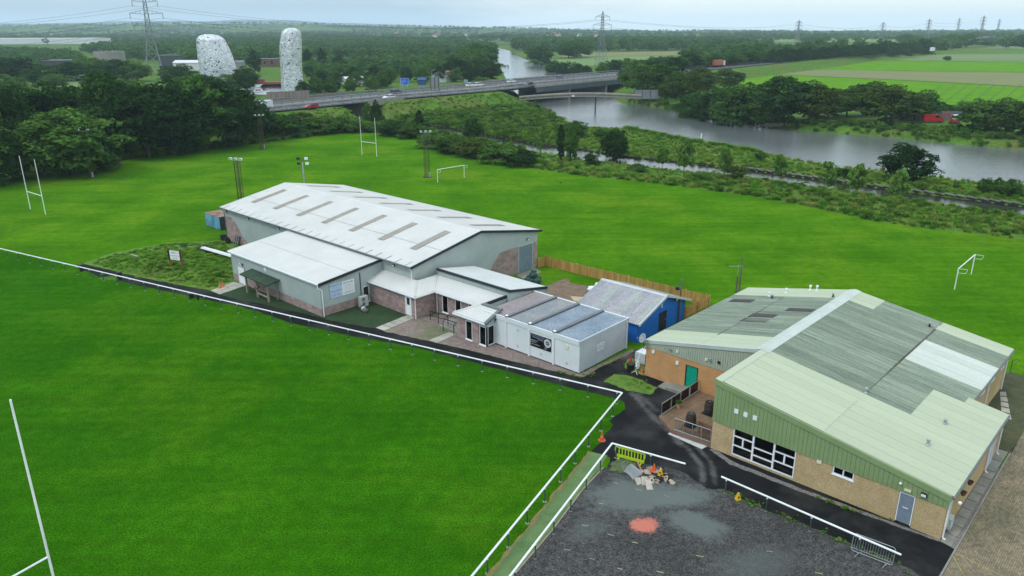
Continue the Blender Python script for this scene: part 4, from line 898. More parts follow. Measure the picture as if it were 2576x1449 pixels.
# ---- green clubhouse
club = thing('clubhouse', 'green roofed clubhouse with roughcast front, green cladding and brick wing', 'building', (13.87, 46.6, 0), rad(-43.39))
CW, CR, CE, CD, CL, CLE, CS = 14.81, 5.29, 2.96, 24.96, 10.09, 3.15, 6.7
rsl = (CR - CE) / CW; lsl = (CR - CLE) / CL; RW = 12.64; STEP = 13.1
zr = lambda q: CR - rsl * q if q >= 0 else CR + lsl * q
def weathered(name, lo_, hi_, streak, rough=.9, va=1.0):
    m = bpy.data.materials.new(name); m.use_nodes = True; t = m.node_tree; L = t.links; bs = t.nodes['Principled BSDF']; bs.inputs['Roughness'].default_value = rough; bs.inputs['Specular IOR Level'].default_value = .2
    tc = nd(t, 'ShaderNodeTexCoord'); oi = nd(t, 'ShaderNodeObjectInfo')
    ad = nd(t, 'ShaderNodeVectorMath', operation='ADD'); sc = nd(t, 'ShaderNodeVectorMath', operation='SCALE'); sc.inputs['Scale'].default_value = 37.0
    cb = nd(t, 'ShaderNodeCombineXYZ'); L.new(oi.outputs['Random'], cb.inputs[0]); L.new(oi.outputs['Random'], cb.inputs[2]); L.new(cb.outputs[0], sc.inputs[0]); L.new(tc.outputs['Object'], ad.inputs[0]); L.new(sc.outputs[0], ad.inputs[1])
    mp = nd(t, 'ShaderNodeMapping'); mp.inputs['Scale'].default_value = (7, .22, 1); L.new(ad.outputs[0], mp.inputs['Vector'])
    n1 = nd(t, 'ShaderNodeTexNoise', Scale=1.0, Detail=5.0, Roughness=.65); L.new(mp.outputs[0], n1.inputs['Vector'])
    r = nd(t, 'ShaderNodeValToRGB'); r.color_ramp.elements[0].position = .5 - streak; r.color_ramp.elements[1].position = .5 + streak; r.color_ramp.elements[0].color = c4(lo_); r.color_ramp.elements[1].color = c4(hi_); L.new(n1.outputs['Fac'], r.inputs['Fac'])
    n2 = nd(t, 'ShaderNodeTexNoise', Scale=5.0, Detail=4.0, Roughness=.8); L.new(ad.outputs[0], n2.inputs['Vector'])
    mr = nd(t, 'ShaderNodeMapRange'); mr.inputs['From Min'].default_value = .3; mr.inputs['From Max'].default_value = .7; mr.inputs['To Min'].default_value = 1 - .18 * va; mr.inputs['To Max'].default_value = 1 + .14 * va; L.new(n2.outputs['Fac'], mr.inputs['Value'])
    m2 = nd(t, 'ShaderNodeMapRange'); m2.inputs['To Min'].default_value = 1 - .16 * va; m2.inputs['To Max'].default_value = 1 + .14 * va; L.new(oi.outputs['Random'], m2.inputs['Value'])
    mu = nd(t, 'ShaderNodeMath', operation='MULTIPLY'); L.new(mr.outputs[0], mu.inputs[0]); L.new(m2.outputs[0], mu.inputs[1])
    v = nd(t, 'ShaderNodeVectorMath', operation='SCALE'); L.new(r.outputs['Color'], v.inputs[0]); L.new(mu.outputs[0], v.inputs['Scale']); L.new(v.outputs['Vector'], bs.inputs['Base Color'])
    return m
old_m = weathered('lichened_cement_sheet', (.135, .175, .135), (.285, .325, .25), .17)
new_m = weathered('pale_green_sheet', (.405, .445, .325), (.44, .48, .355), .3, .6, .25)
wht_m = weathered('whitish_sheet', (.47, .505, .455), (.56, .585, .53), .2, .6, .5)
drk_m = weathered('dark_rooflight_sheet', (.05, .045, .045), (.09, .08, .08), .2, .6)
SHM = {}
def sheet_mesh(L_, m, w=1.0):
    k = (round(L_, 2), m.name, round(w, 2))
    if k not in SHM:
        b = MB(); n = 7; s = 6; pts = []
        for i in range(n * s + 1):
            t = i / s; pts.append((w * i / (n * s), .036 * math.cos(2 * math.pi * t)))
        vs_ = [(x, 0, z) for x, z in pts] + [(x, L_, z) for x, z in pts]; q = len(pts)
        SHM[k] = b.add(vs_, [(i, i + 1, i + 1 + q, i + q) for i in range(q - 1)]).mesh('roof_sheet', m, True)
    return SHM[k]
def roof_sheet(q0, q1, w0, m, w=1.0, lift=0.0, name='roof_sheet'):
    """one corrugated sheet: spans q0..q1 down the slope, width w along the ridge from w0"""
    a = abs(q0) < abs(q1); qh, ql = (q0, q1) if a else (q1, q0)           # high end nearer the ridge
    zl, zh = zr(ql), zr(qh); L_ = math.hypot(qh - ql, zh - zl)
    o = mesh_obj(name, sheet_mesh(L_, m, w), club)
    up = Vector((qh - ql, 0, zh - zl)).normalized()
    xax = Vector((0, 1, 0)) if qh < ql else Vector((0, -1, 0)); zax = xax.cross(up)
    Mx = Matrix((xax, up, zax)).transposed().to_4x4(); y0 = w0 if xax.y > 0 else w0 + w
    o.matrix_basis = Matrix.Translation(Vector((ql, y0, zl)) + zax * (.03 + lift)) @ Mx
    return o
k = 0
for w0 in range(25):
    up_m = new_m if w0 < 7 else old_m
    if w0 >= 22: roof_sheet(.0, 2.6, w0, new_m, .99, .012); roof_sheet(2.6, 7.42, w0, old_m, .99)
    else: roof_sheet(.0, 7.42, w0, up_m, .99, .012)
    if w0 < 13:
        if 7 <= w0 < 12: roof_sheet(7.35, 10.4, w0, old_m, .99, .006); roof_sheet(10.3, CW + .12, w0, new_m, .99)
        elif w0 == 12: roof_sheet(7.35, 12.4, w0, old_m, .99, .006); roof_sheet(12.3, CW + .12, w0, new_m, .99)
        else: roof_sheet(7.35, CW + .12, w0, new_m, .99)
    else:
        m = wht_m if 15 <= w0 < 20 else (new_m if w0 >= 23 else old_m)
        roof_sheet(7.35, RW + .12, w0, m, .99)
for w0 in range(18):
    w = CS + w0 * 1.014
    m = new_m if (w < 9.2 or w > 21.8) else old_m
    roof_sheet(-5.05, 0, w, m, 1.005, .012); roof_sheet(-CL - .12, -4.97, w, m, 1.005)
for (qa, qb, w) in ((-9.4, -7.2, 19.4), (-3.0, -.7, 17.1), (-5.2, -2.95, 14.9), (-5.2, -2.95, 13.4)): roof_sheet(qa, qb, w, drk_m, 1.0, .03, 'rooflight')
cap_m = M('pale_ridge_capping', (.46, .50, .46), (.40, .44, .40), scale=1, rough=.6)
MB().add([(-.55, CS - .1, zr(-.55) + .075), (0, CS - .1, CR + .12), (.55, CS - .1, zr(.55) + .075), (-.55, CD + .1, zr(-.55) + .075), (0, CD + .1, CR + .12), (.55, CD + .1, zr(.55) + .075)], [(0, 1, 4, 3), (1, 2, 5, 4)]).build('ridge_cap', cap_m, club)
MB().add([(-.06, -.1, CR - .3), (-.06, -.1, CR + .1), (.45, -.1, zr(.45) + .075), (-.06, CS, CR - .3), (-.06, CS, CR + .1), (.45, CS, zr(.45) + .075)], [(0, 3, 4, 1), (1, 4, 5, 2)]).build('ridge_cap', new_m, club)
# dark lap strips paint the overlap shadow and moss; fixings share the colour
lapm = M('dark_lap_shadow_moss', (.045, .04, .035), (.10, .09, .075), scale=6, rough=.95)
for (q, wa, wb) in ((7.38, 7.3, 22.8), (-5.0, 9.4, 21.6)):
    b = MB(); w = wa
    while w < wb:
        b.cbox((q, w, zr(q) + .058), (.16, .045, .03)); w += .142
    b.build('lap_shadow_moss', lapm, club)['kind'] = 'stuff'
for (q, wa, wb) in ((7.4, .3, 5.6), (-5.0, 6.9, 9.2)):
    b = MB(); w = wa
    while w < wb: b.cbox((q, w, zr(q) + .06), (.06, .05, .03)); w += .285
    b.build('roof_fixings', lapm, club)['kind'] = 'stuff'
# walls
rc_m = M('tan_roughcast', (.42, .30, .155), (.50, .375, .21), scale=1.0, rough=.97, fine=.35, fscale=16, bump=.6, bscale=22, c3=(.36, .275, .11), s3=.25)
brick_m = None
def brick_material():
    m = bpy.data.materials.new('orange_brick'); m.use_nodes = True; t = m.node_tree; L = t.links; bs = t.nodes['Principled BSDF']; bs.inputs['Roughness'].default_value = .92
    tc = nd(t, 'ShaderNodeTexCoord'); sp = nd(t, 'ShaderNodeSeparateXYZ'); L.new(tc.outputs['Object'], sp.inputs[0]); cb = nd(t, 'ShaderNodeCombineXYZ'); L.new(sp.outputs[0], cb.inputs[0]); L.new(sp.outputs[2], cb.inputs[1])
    bt = nd(t, 'ShaderNodeTexBrick'); bt.inputs['Scale'].default_value = 1.0; bt.inputs['Brick Width'].default_value = .225; bt.inputs['Row Height'].default_value = .075; bt.inputs['Mortar Size'].default_value = .008
    bt.inputs['Color1'].default_value = (.54, .26, .085, 1); bt.inputs['Color2'].default_value = (.45, .21, .075, 1); bt.inputs['Mortar'].default_value = (.46, .32, .19, 1); L.new(cb.outputs[0], bt.inputs['Vector'])
    n = nd(t, 'ShaderNodeTexNoise', Scale=.9, Detail=5.0); L.new(tc.outputs['Object'], n.inputs['Vector']); mr = nd(t, 'ShaderNodeMapRange'); mr.inputs['To Min'].default_value = .7; mr.inputs['To Max'].default_value = 1.3; L.new(n.outputs['Fac'], mr.inputs['Value'])
    v = nd(t, 'ShaderNodeVectorMath', operation='SCALE'); L.new(bt.outputs['Color'], v.inputs[0]); L.new(mr.outputs[0], v.inputs['Scale']); L.new(v.outputs[0], bs.inputs['Base Color'])
    b = nd(t, 'ShaderNodeBump', Strength=.4, Distance=.01); b.invert = True; L.new(bt.outputs['Fac'], b.inputs['Height']); L.new(b.outputs[0], bs.inputs['Normal']); return m
brick_m = brick_material()
gfront = M('sage_green_cladding', (.195, .27, .12), (.225, .30, .14), scale=.7, rough=.5, fine=.05, fscale=6)
gpale = M('pale_grey_green_cladding', (.34, .38, .29), (.40, .43, .34), scale=.6, rough=.7, fine=.1, fscale=6)
GZ = 2.2
# front wall with openings: glazing 1.57..5.95, window 8.3..9.57, door 12.2..13.08
def wall_front(y, th, segs, m, nm='wall'):
    b = MB()
    for (a, c, z0, z1) in segs: b.box(a, c, y, y + th, z0, z1)
    return b.build(nm, m, club)
wall_front(.0, .25, [(0, 1.55, 0, GZ), (5.97, 8.28, 0, GZ), (8.28, 9.6, 0, 1.57), (9.6, 12.2, 0, GZ), (13.1, CW - .1, 0, GZ), (1.55, 5.97, 0, .15), (8.28, 9.6, 2.17, GZ), (12.2, 13.1, 2.12, GZ)], rc_m)
MB().box(CW - .34, CW - .1, .25, STEP - .1, 0, CE - .15).build('wall', rc_m, club)
MB().box(RW - .34, RW - .1, STEP - .1, CD - .1, 0, 3.15).box(RW - .1, CW - .34, STEP - .34, STEP - .1, 0, CE - .05).build('wall', rc_m, club)
MB().prof_x([(0, 0), (0, 0)], 0, 0) if False else None
MB().box(0, .2, .25, CS + .0, 0, CR - .25).build('wall', rc_m, club)
bw = MB(); bw.box(-CL + .1, -6.2, CS, CS + .25, 0, 2.7).box(-5.05, .0, CS, CS + .25, 0, 2.7).box(-6.2, -5.05, CS, CS + .25, 2.2, 2.7).box(-6.2, -5.05, CS, CS + .25, 0, .28); bw.build('wall', brick_m, club)
MB().box(-CL + .1, -CL + .34, CS + .25, CD - .1, 0, 3.0).build('wall', brick_m, club)
MB().add([(-CL + .34, CD - .1, 0), (RW - .34, CD - .1, 0), (RW - .34, CD - .1, zr(RW - .34) - .05), (0, CD - .1, CR - .1), (-CL + .34, CD - .1, zr(-CL + .34) - .05)], [(4, 3, 2, 1, 0)]).build('wall', rc_m, club)
# green cladding boards on the front (vertical, each its own board)
nb = 54
for i in range(nb):
    a = CW * i / nb - .02; c = CW * (i + 1) / nb - .035
    z0, za, zc = GZ - .02, zr(max(0, a)) - .28, zr(c) - .28
    MB().hexa([(a, -.07, z0), (c, -.07, z0), (c, 0, z0), (a, 0, z0)], [(a, -.07, za), (c, -.07, zc), (c, 0, zc), (a, 0, za)]).build('cladding_board', gfront, club)
MB().add([(0, -.02, GZ), (CW - .1, -.02, GZ), (CW - .1, -.02, CE - .05), (0, -.02, CR - .05)], [(0, 1, 2, 3)]).build('cladding_backing', gfront, club)
MB().hexa([(-.08, -.14, CR - .32), (CW + .02, -.14, CE - .32), (CW + .02, -.02, CE - .32), (-.08, -.02, CR - .32)], [(-.08, -.14, CR + .06), (CW + .02, -.14, CE + .06), (CW + .02, -.02, CE + .06), (-.08, -.02, CR + .06)]).build('verge_trim', gfront, club)
# side of the raised roof over the terrace
ribs((-.03, CS, 2.25), (-.03, -.05, 2.25), (-.03, -.05, CR - .15), (-.03, CS, CR - .15), .28, .03).build('cladding', gfront, club)
# wing gable: pale ribbed cladding over the brick
b = MB(); n = 50
for i in range(n):
    a = -CL + .05 + (CL - .05) * i / n; c = -CL + .05 + (CL - .05) * (i + 1) / n; m_ = (a + c) / 2
    b.quad((a, CS - .03, 2.66), (m_, CS - .03, 2.66), (m_, CS - .03, zr(m_) - .12), (a, CS - .03, zr(a) - .12)); b.quad((m_, CS - .06, 2.66), (c, CS - .06, 2.66), (c, CS - .06, zr(c) - .12), (m_, CS - .06, zr(m_) - .12))
    b.quad((m_, CS - .03, 2.66), (m_, CS - .06, 2.66), (m_, CS - .06, zr(m_) - .12), (m_, CS - .03, zr(m_) - .12))
b.build('cladding', gpale, club)
MB().hexa([(-CL - .1, CS - .12, CLE - .22), (0, CS - .12, CR - .22), (0, CS + .1, CR - .22), (-CL - .1, CS + .1, CLE - .22)], [(-CL - .1, CS - .12, CLE + .07), (0, CS - .12, CR + .07), (0, CS + .1, CR + .07), (-CL - .1, CS + .1, CLE + .07)]).build('verge_trim', cap_m, club)
# big glazed screen
gz = MB(); x0, x1, z0, z1 = 1.57, 5.95, .17, 2.19; w, h = x1 - x0, z1 - z0; f = .075
gz.box(0, w, -.06, .06, 0, f).box(0, f, -.06, .06, f, h).box(w - f, w, -.06, .06, f, h)
for x in (w / 3, 2 * w / 3): gz.box(x - .06, x + .06, -.058, .06, f, h)
for (a, c, zz) in ((0, 1 / 3, (.74, 1.44)), (1 / 3, 2 / 3, (.55, 1.12)), (2 / 3, 1, (.74, 1.44))):
    for z in zz: gz.box(a * w + .02, c * w - .02, -.054, .055, z - f / 2, z + f / 2)
for x in (w / 6, 5 * w / 6): gz.box(x - f / 1.5, x + f / 1.5, -.05, .05, .74, 1.44)
gzo = gz.build('glazed_screen', white_pvc, club, loc=(x0, .06, z0))
for (a, c, zs) in ((0, 1 / 6, (.74, 1.44)), (1 / 6, 1 / 3, (.74, 1.44)), (0, 1 / 3, (0, .74)), (0, 1 / 3, (1.44, h)), (1 / 3, 2 / 3, (0, .55)), (1 / 3, 2 / 3, (.55, 1.12)), (1 / 3, 2 / 3, (1.12, h)), (2 / 3, 5 / 6, (.74, 1.44)), (5 / 6, 1, (.74, 1.44)), (2 / 3, 1, (0, .74)), (2 / 3, 1, (1.44, h))):
    MB().box(a * w + .03, c * w - .03, 0, .012, zs[0] + .03, zs[1] - .01).build('pane', glass, gzo)
wood_fl = M('dark_floor_boards', (.030, .018, .012), (.06, .035, .022), scale=2, rough=.5, stretch=(6, .4, 1))
MB().box(.3, 12.0, .26, 6.4, .08, .13).build('floor', wood_fl, club)
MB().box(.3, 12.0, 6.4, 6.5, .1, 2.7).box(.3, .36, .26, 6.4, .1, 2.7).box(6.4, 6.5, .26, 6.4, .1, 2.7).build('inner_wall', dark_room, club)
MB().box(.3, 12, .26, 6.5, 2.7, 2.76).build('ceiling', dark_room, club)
window_part(club, (0, .05), (1, 0), 8.3, 9.58, 1.6, 2.16, mull=(.64,), fr=.07)
dr_m = M('steel_grey_door', (.15, .19, .24), (.20, .24, .29), scale=5, rough=.5, fine=.1, fscale=12)
dg_ = door_part(club, (0, .03), (1, 0), 12.22, 13.08, .12, 2.1, dr_m, white_pvc)
MB().box(.28, .58, -.02, 0, 1.0, 1.05).build('door_plate', white_pvc, dg_)
teal = M('teal_green_door', (.0, .26, .16), (.0, .30, .19), scale=2, rough=.45)
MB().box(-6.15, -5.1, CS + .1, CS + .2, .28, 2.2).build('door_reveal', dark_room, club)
door_part(club, (0, CS + .05), (1, 0), -6.15, -5.1, .28, 2.18, teal, dark_trim, side=.92)
for q in (1.67, 2.33, 3.0): MB().box(q - .14, q + .14, -.12, -.06, 3.36, 3.68).build('vent', white_pvc, club)
MB().box(7.3, 7.6, -.08, 0, 1.95, 2.2).build('vent', lamp_m, club)
MB().box(12.45, 12.8, -.14, -.06, 2.32, 2.46).build('bulkhead_lamp', lamp_m, club); floodlight(club, (13.5, -.06, 2.55), 0)
MB().lathe([(.02, -.08), (.08, -.05), (.09, .0), (.05, .05)], 10, (12.2, -.16, 2.72)).build('camera_dome', white_pvc, club)
for q, z, m in ((-9.25, 2.4, white_pvc), (-6.95, 2.1, white_pvc)): MB().box(q - .12, q + .12, CS - .1, CS, z - .14, z + .14).build('wall_box', m, club)
for q, z, m in ((-7.6, 3.05, steel), (-7.0, 3.1, lamp_m), (-4.4, 3.2, lamp_m), (-4.0, 3.25, steel), (-3.3, 3.3, black_plastic)): MB().box(q - .1, q + .1, CS - .16, CS - .06, z - .1, z + .1).build('wall_box', m, club)
# right end: gutter, downpipes, hanging lamps, lean windows, meter box
MB().tube((CW + .15, -.05, CE - .1), (CW + .15, STEP - .1, CE - .1), .08).build('gutter', gut, club)
MB().tube((RW + .15, STEP, zr(RW) - .1), (RW + .15, CD, zr(RW) - .1), .08).build('gutter', gut, club)
for w in (.15, 9.6, 12.7): MB().path([(CW + .15, w, CE - .15), (CW - .02, w, CE - .45), (CW - .02, w, .1), (CW + .12, w, .03)], .05).build('downpipe', white_pvc, club)
for w in (18.5, 24.2): MB().path([(RW + .15, w, zr(RW) - .2), (RW - .02, w, zr(RW) - .5), (RW - .02, w, .0)], .05).build('downpipe', white_pvc, club)
basket = M('brown_wicker', (.10, .055, .035), (.16, .09, .06), scale=14, rough=.9)
for w in (2.6, 4.1): MB().lathe([(.10, -.26), (.19, 0), (.17, 0), (.09, -.22)], 10, (CW + .12, w, 2.05)).build('hanging_basket', basket, club)
MB().box(CW - .12, CW - .04, 6.2, 8.9, 1.9, 2.35).build('window', white_pvc, club); MB().box(CW - .12, CW - .02, 9.9, 11.2, .1, 2.4).build('door', cabs_m, club)
MB().box(CW - .12, CW + .12, .9, 1.55, .25, .95).build('meter_box', M('grey_meter_box', (.42, .45, .44), (.48, .5, .49), scale=3, rough=.6), club)
MB().box(CW - .1, CW + .02, .55, .6, .6, 2.3).lathe([(.05, 0), (.1, .03), (.1, .12), (.05, .16)], 10, (CW + .42, .3, 2.5)).build('security_camera', white_pvc, club)
MB().box(CW - .1, CW + .05, 5.1, 5.25, 2.1, 2.3).build('wall_lamp', steel, club)
for w in (16.5, 19.5, 22.5): MB().box(RW - .13, RW - .06, w, w + 1.1, 2.2, 2.7).build('window', white_pvc, club)
# roof vents
for q, w, h_, m in ((7.4, 7.2, .38, steel), (12.3, 4.2, .4, steel), (12.3, 7.8, .34, steel), (6.9, 23.0, .4, black_plastic), (-5.6, 23.3, .45, white_pvc), (-3.2, 24.4, .5, white_pvc), (-6.6, 21.9, .4, white_pvc), (-6.0, 21.2, .35, black_plastic), (-.9, 22.2, .4, black_plastic), (-3.9, 24.6, .45, white_pvc)):
    v_ = MB().lathe([(.15, -.12), (.13, .02), (.075, .1), (.075, h_ - .12)], 10, (q, w, zr(q) + .05)).build('roof_vent', m, club)
    MB().lathe([(.08, h_ - .14), (.12, h_ - .12), (.11, h_), (.04, h_ + .04)], 10, (q, w, zr(q) + .05)).build('cowl', m if m is not black_plastic else steel, v_)
# ------------------------------------------------------------------ pitch rails
def pitch_rail(label, line, spacing=2.45, z=1.05, start=.3):
    p = [Vector((a.x, a.y, 0)) for a in line]
    t = thing('pitch_rail', label, 'railing', (p[0].x, p[0].y, 0)); o = p[0]
    prof = [(.068 * math.cos(2 * math.pi * i / 10), .055 * math.sin(2 * math.pi * i / 10)) for i in range(10)]
    PM = MB().tube((0, 0, 0), (0, 0, z - .05), .042, n=8).mesh('post', green_steel); CM = MB().lathe([(.045, z - .16), (.055, z - .14), (.055, z - .05), (.03, z - .04)], 8).mesh('bracket', rail_white); FM = MB().lathe([(.15, -.02), (.13, .012), (.05, .02)], 7).mesh('post_footing', concrete)
    carry = start
    for a, b in zip(p[:-1], p[1:]):
        d = b - a; L_ = d.length; u = d / L_; s = Vector((-u.y, u.x, 0)); vs_ = []
        k = max(1, int(L_ / 6))
        for j in range(k):                                   # rail lengths butt at sleeves
            q0_ = a + u * (L_ * j / k) - o; q1_ = a + u * (L_ * (j + 1) / k - .015) - o
            n = len(prof); vv = [e + s * y + Vector((0, 0, z + zz)) for e in (q0_, q1_) for y, zz in prof]
            MB().add(vv, [(i, (i + 1) % n, (i + 1) % n + n, i + n) for i in range(n)] + [tuple(range(n - 1, -1, -1)), tuple(range(n, 2 * n))]).build('rail', rail_white, t, smooth=False)
        x = carry
        while x < L_:
            w = a + u * x - o
            po = mesh_obj('post', PM, t, w); mesh_obj('bracket', CM, po); mesh_obj('post_footing', FM, po)
            x += spacing
        carry = x - L_
    return t
RZ = 1.05
pitch_rail('long white plastic rail on green posts around the near pitch', [at(-260, 566, RZ), at(0, 625, RZ), at(1565, 988, RZ), at(1187, 1449, RZ), at(1120, 1531, RZ)])
pitch_rail('white rail between the turf walkway and the car park', [at(1215, 1537, RZ), at(1283, 1449, RZ), at(1540, 1115, RZ), at(1725, 1167, RZ)], start=.9)
pitch_rail('short white rail at the lower right beside the asphalt path', [at(1815, 1199, RZ), at(2268, 1396, RZ)], spacing=2.75, start=.35)

# edging kerb of the walkway and paver kerb
def kerb(name, line, label, w=.09, h=.07, m=concrete, z=0.0):
    p = [at(u, v) for u, v in line]; c = p[0]; t = thing(name, label, 'kerb', (c.x, c.y, 0)); t['kind'] = 'structure'; del t['category']
    for a, b in zip(p[:-1], p[1:]):
        L_ = (b - a).length; k = max(1, int(L_ / .92)); u = (b - a) / L_
        for j in range(k): MB().beam(a + u * (L_ * j / k) - c + Vector((0, 0, h / 2)), a + u * (L_ * (j + 1) / k - .012) - c + Vector((0, 0, h / 2)), w, h).build('kerb_stone', m, t)
    return t
kerb('edging_kerb', [(1518, 1177), (1465, 1234), (1388, 1337), (1292, 1449), (1222, 1540)], 'narrow concrete edging between turf walkway and gravel', m=M('edging_concrete', (.20, .17, .12), (.28, .24, .18), scale=3, rough=.95))
kerb('paver_kerb', [(2541, 1141), (2404, 1383), (2366, 1449), (2318, 1532)], 'concrete kerb along the edge of the block paved yard', .1, .06, concrete)
# ------------------------------------------------------------------ block paving
pav_m = M('buff_block_paver', (.185, .15, .095), (.235, .19, .13), scale=.8, rough=.95, rnd=.2, fine=.15, fscale=14, c3=(.13, .12, .075), s3=.25)
pav_m2 = M('buff_block_paving_far', (.185, .15, .095), (.235, .19, .13), scale=1.2, rough=.95, fine=.08, fscale=7, c3=(.13, .12, .075), s3=.25, rnd=.24, island=True)
pbase = M('paver_joint_sand', (.04, .038, .024), (.06, .055, .036), scale=3, rough=.95)
PPOLY = poly([(2541, 1141), (2404, 1383), (2366, 1449), (2318, 1532), (2900, 1532), (2900, 1040), (2600, 1050)])
yard = sheet('paved_yard', PPOLY, .012, pbase, 'buff block paving of the yard at lower right')
ka = at(2404, 1383); kb = at(2541, 1141); kd = (kb - ka).normalized(); kn = Vector((kd.y, -kd.x, 0))
cells = []
for i in range(-60, 120):
    for j in range(0, 90):
        c = ka + kd * (i * .21) + kn * (.12 + j * .107 + 0)
        c = c + kd * (.105 if j % 2 else 0)
        cells.append((c.x, c.y))
ca_ = np.array(cells); ok = inside(ca_[:, 0], ca_[:, 1], [(p.x, p.y) for p in PPOLY]); ca_ = ca_[ok]
def in_view(x, y, z=0):
    zc = y * math.cos(THETA) - (z - CAMH) * math.sin(THETA); yc = y * math.sin(THETA) + (z - CAMH) * math.cos(THETA)
    u = 1288 + FPX * x / zc; v = 724.5 - FPX * yc / zc
    return (u > -30) & (u < 2606) & (v > -30) & (v < 1479), zc
vis, dz_ = in_view(ca_[:, 0], ca_[:, 1]); ca_, dz_ = ca_[vis], dz_[vis]; order = np.argsort(dz_); ca_ = ca_[order]
pang = math.atan2(kd.y, kd.x); PVM = MB().box(-.1, .1, -.049, .049, -.03, .014).mesh('paver', pav_m)
yard.data.update()
for x, y in ca_[:300]: mesh_obj('paver', PVM, yard, (x, y, .014 + RNG.uniform(-.003, .004)), (0, 0, pang + RNG.uniform(-.02, .02)))
pb = MB()
for x, y in ca_[300:]:
    pb.cbox((x, y, .022 + RNG.uniform(-.004, .004)), (.196, .092, .03), pang + RNG.uniform(-.02, .02))
po_ = pb.build('pavers', pav_m2, yard); po_['kind'] = 'stuff'
yel = M('worn_yellow_paint', (.42, .33, .07), (.20, .17, .08), scale=7, rough=.9)
def paint(name, a, b, w, z, m, label):
    p0, p1 = at(*a), at(*b); d = (p1 - p0).normalized(); s = Vector((-d.y, d.x, 0)) * w / 2
    return sheet(name, [p0 - s, p1 - s, p1 + s, p0 + s], z, m, label)
paint('painted_line', (2406, 1394), (2560, 1470), .05, .044, yel, 'thin yellow painted line on the paving, running right')
paint('painted_line', (2396, 1400), (2440, 1475), .05, .044, yel, 'thin yellow painted line on the paving, running down')
for i, (u, v) in enumerate([(1548, 1216), (1607, 1233), (1512, 1268), (1472, 1323), (1536, 1346), (1597, 1366), (1428, 1384), (1490, 1407), (1560, 1432), (1677, 1249), (1936, 1388), (2060, 1443), (1660, 1440), (1760, 1400)]):
    p = at(u, v); a = rad(-17 + RNG.uniform(-12, 12)); c, s = math.cos(a), math.sin(a); hw, hh = RNG.uniform(.14, .22), RNG.uniform(.025, .05)
    sheet('bay_mark', [Vector((p.x + x * c - y * s, p.y + x * s + y * c, 0)) for x, y in ((-hw, -hh), (hw, -hh), (hw, hh), (-hw, hh))], .030, M('faded_cream_paint', (.30, .27, .17), (.16, .145, .11), scale=12, rough=.95), 'faded cream bay mark on the gravel, %s' % ['beside the rubble', 'below the rubble', 'by the walkway, upper', 'by the walkway, middle', 'left of the red dust', 'below the red dust', 'by the walkway, lower', 'in the lower middle', 'at the bottom edge, left', 'right of the rubble', 'by the crowd barrier', 'at the bottom edge, right', 'at the bottom edge, middle', 'in the right half'][i])

# ------------------------------------------------------------------ deck, railings, furniture (clubhouse frame)
def cf(q, w, z=0): return club.matrix_basis @ Vector((q, w, z))
CA = rad(-43.39)
deck = thing('timber_deck', 'brown timber deck in front of the teal door', 'deck', cf(0, 0), CA)
wood_d = M('brown_deck_board', (.155, .090, .050), (.21, .135, .082), scale=1.5, rough=.85, rnd=.12, fine=.15, fscale=12, stretch=(1, 1, 1), coord='obj')
def lf(u, v, z=.3):
    p = club.matrix_basis.inverted() @ at(u, v, z); return p.x, p.y
# outline in clubhouse coordinates: left long side, front, notch
d1 = lf(1658, 1046); d2 = lf(1690, 1083); d3 = lf(1788, 1117); d4 = lf(1752, 986)
DZ = .30
poly_d = [d1, d2, d3, (-.05, .3), (-.05, CS), (d4[0], CS), ]
nb_ = 46; ymin, ymax = min(p[1] for p in poly_d), CS
def clip_span(x):
    """extent in w of the deck outline at q = x"""
    ws = []
    n = len(poly_d)
    for i in range(n):
        a, b = poly_d[i], poly_d[(i + 1) % n]
        if (a[0] - x) * (b[0] - x) < 0: t = (x - a[0]) / (b[0] - a[0]); ws.append(a[1] + t * (b[1] - a[1]))
    return (min(ws), max(ws)) if len(ws) >= 2 else None
x = min(p[0] for p in poly_d) + .07
while x < -.06:
    s_ = clip_span(x)
    if s_ and s_[1] - s_[0] > .15: MB().box(x - .066, x + .066, s_[0], s_[1], DZ - .03, DZ + RNG.uniform(-.003, .003)).build('deck_board', wood_d, deck)
    x += .142
sk = MB()
fas = M('mauve_brown_fascia', (.16, .09, .075), (.20, .12, .10), scale=2, rough=.8)
for a, b in ((d1, d2), (d2, d3)): sk.beam((a[0], a[1], DZ / 2 - .02), (b[0], b[1], DZ / 2 - .02), .05, DZ)
sk.beam((d4[0], CS, DZ / 2 - .02), (d1[0], d1[1], DZ / 2 - .02), .05, DZ); sk.build('fascia', fas, deck)
gl2 = glass_mat('balustrade_glass', (.96, .97, .97, 1))
def balustrade(label, a, b, n):
    t = thing('balustrade', label, 'railing', cf(0, 0), CA); A_, B2 = Vector((a[0], a[1], 0)), Vector((b[0], b[1], 0)); L_ = (B2 - A_).length
    for z, nm in ((DZ + 1.0, 'top_rail'), (DZ + .08, 'bottom_rail')): MB().tube(A_ + Vector((0, 0, z)), B2 + Vector((0, 0, z)), .028).build(nm, steel, t)
    for i in range(n + 1): MB().tube(A_.lerp(B2, i / n) + Vector((0, 0, .02)), A_.lerp(B2, i / n) + Vector((0, 0, DZ + 1.0)), .022).build('post', steel, t)
    for i in range(n): MB().beam(A_.lerp(B2, (i + .06) / n) + Vector((0, 0, DZ + .54)), A_.lerp(B2, (i + .94) / n) + Vector((0, 0, DZ + .54)), .012, .8).build('glass_panel', gl2, t)
    return t
balustrade('steel and glass balustrade along the left side of the deck', (d1[0] + .1, d1[1] + .15), (d4[0] + .05, CS - .1), 4)
balustrade('steel and glass balustrade along the front of the deck', (d2[0] + .1, d2[1] + .12), (-.12, d3[1] + .12), 4)
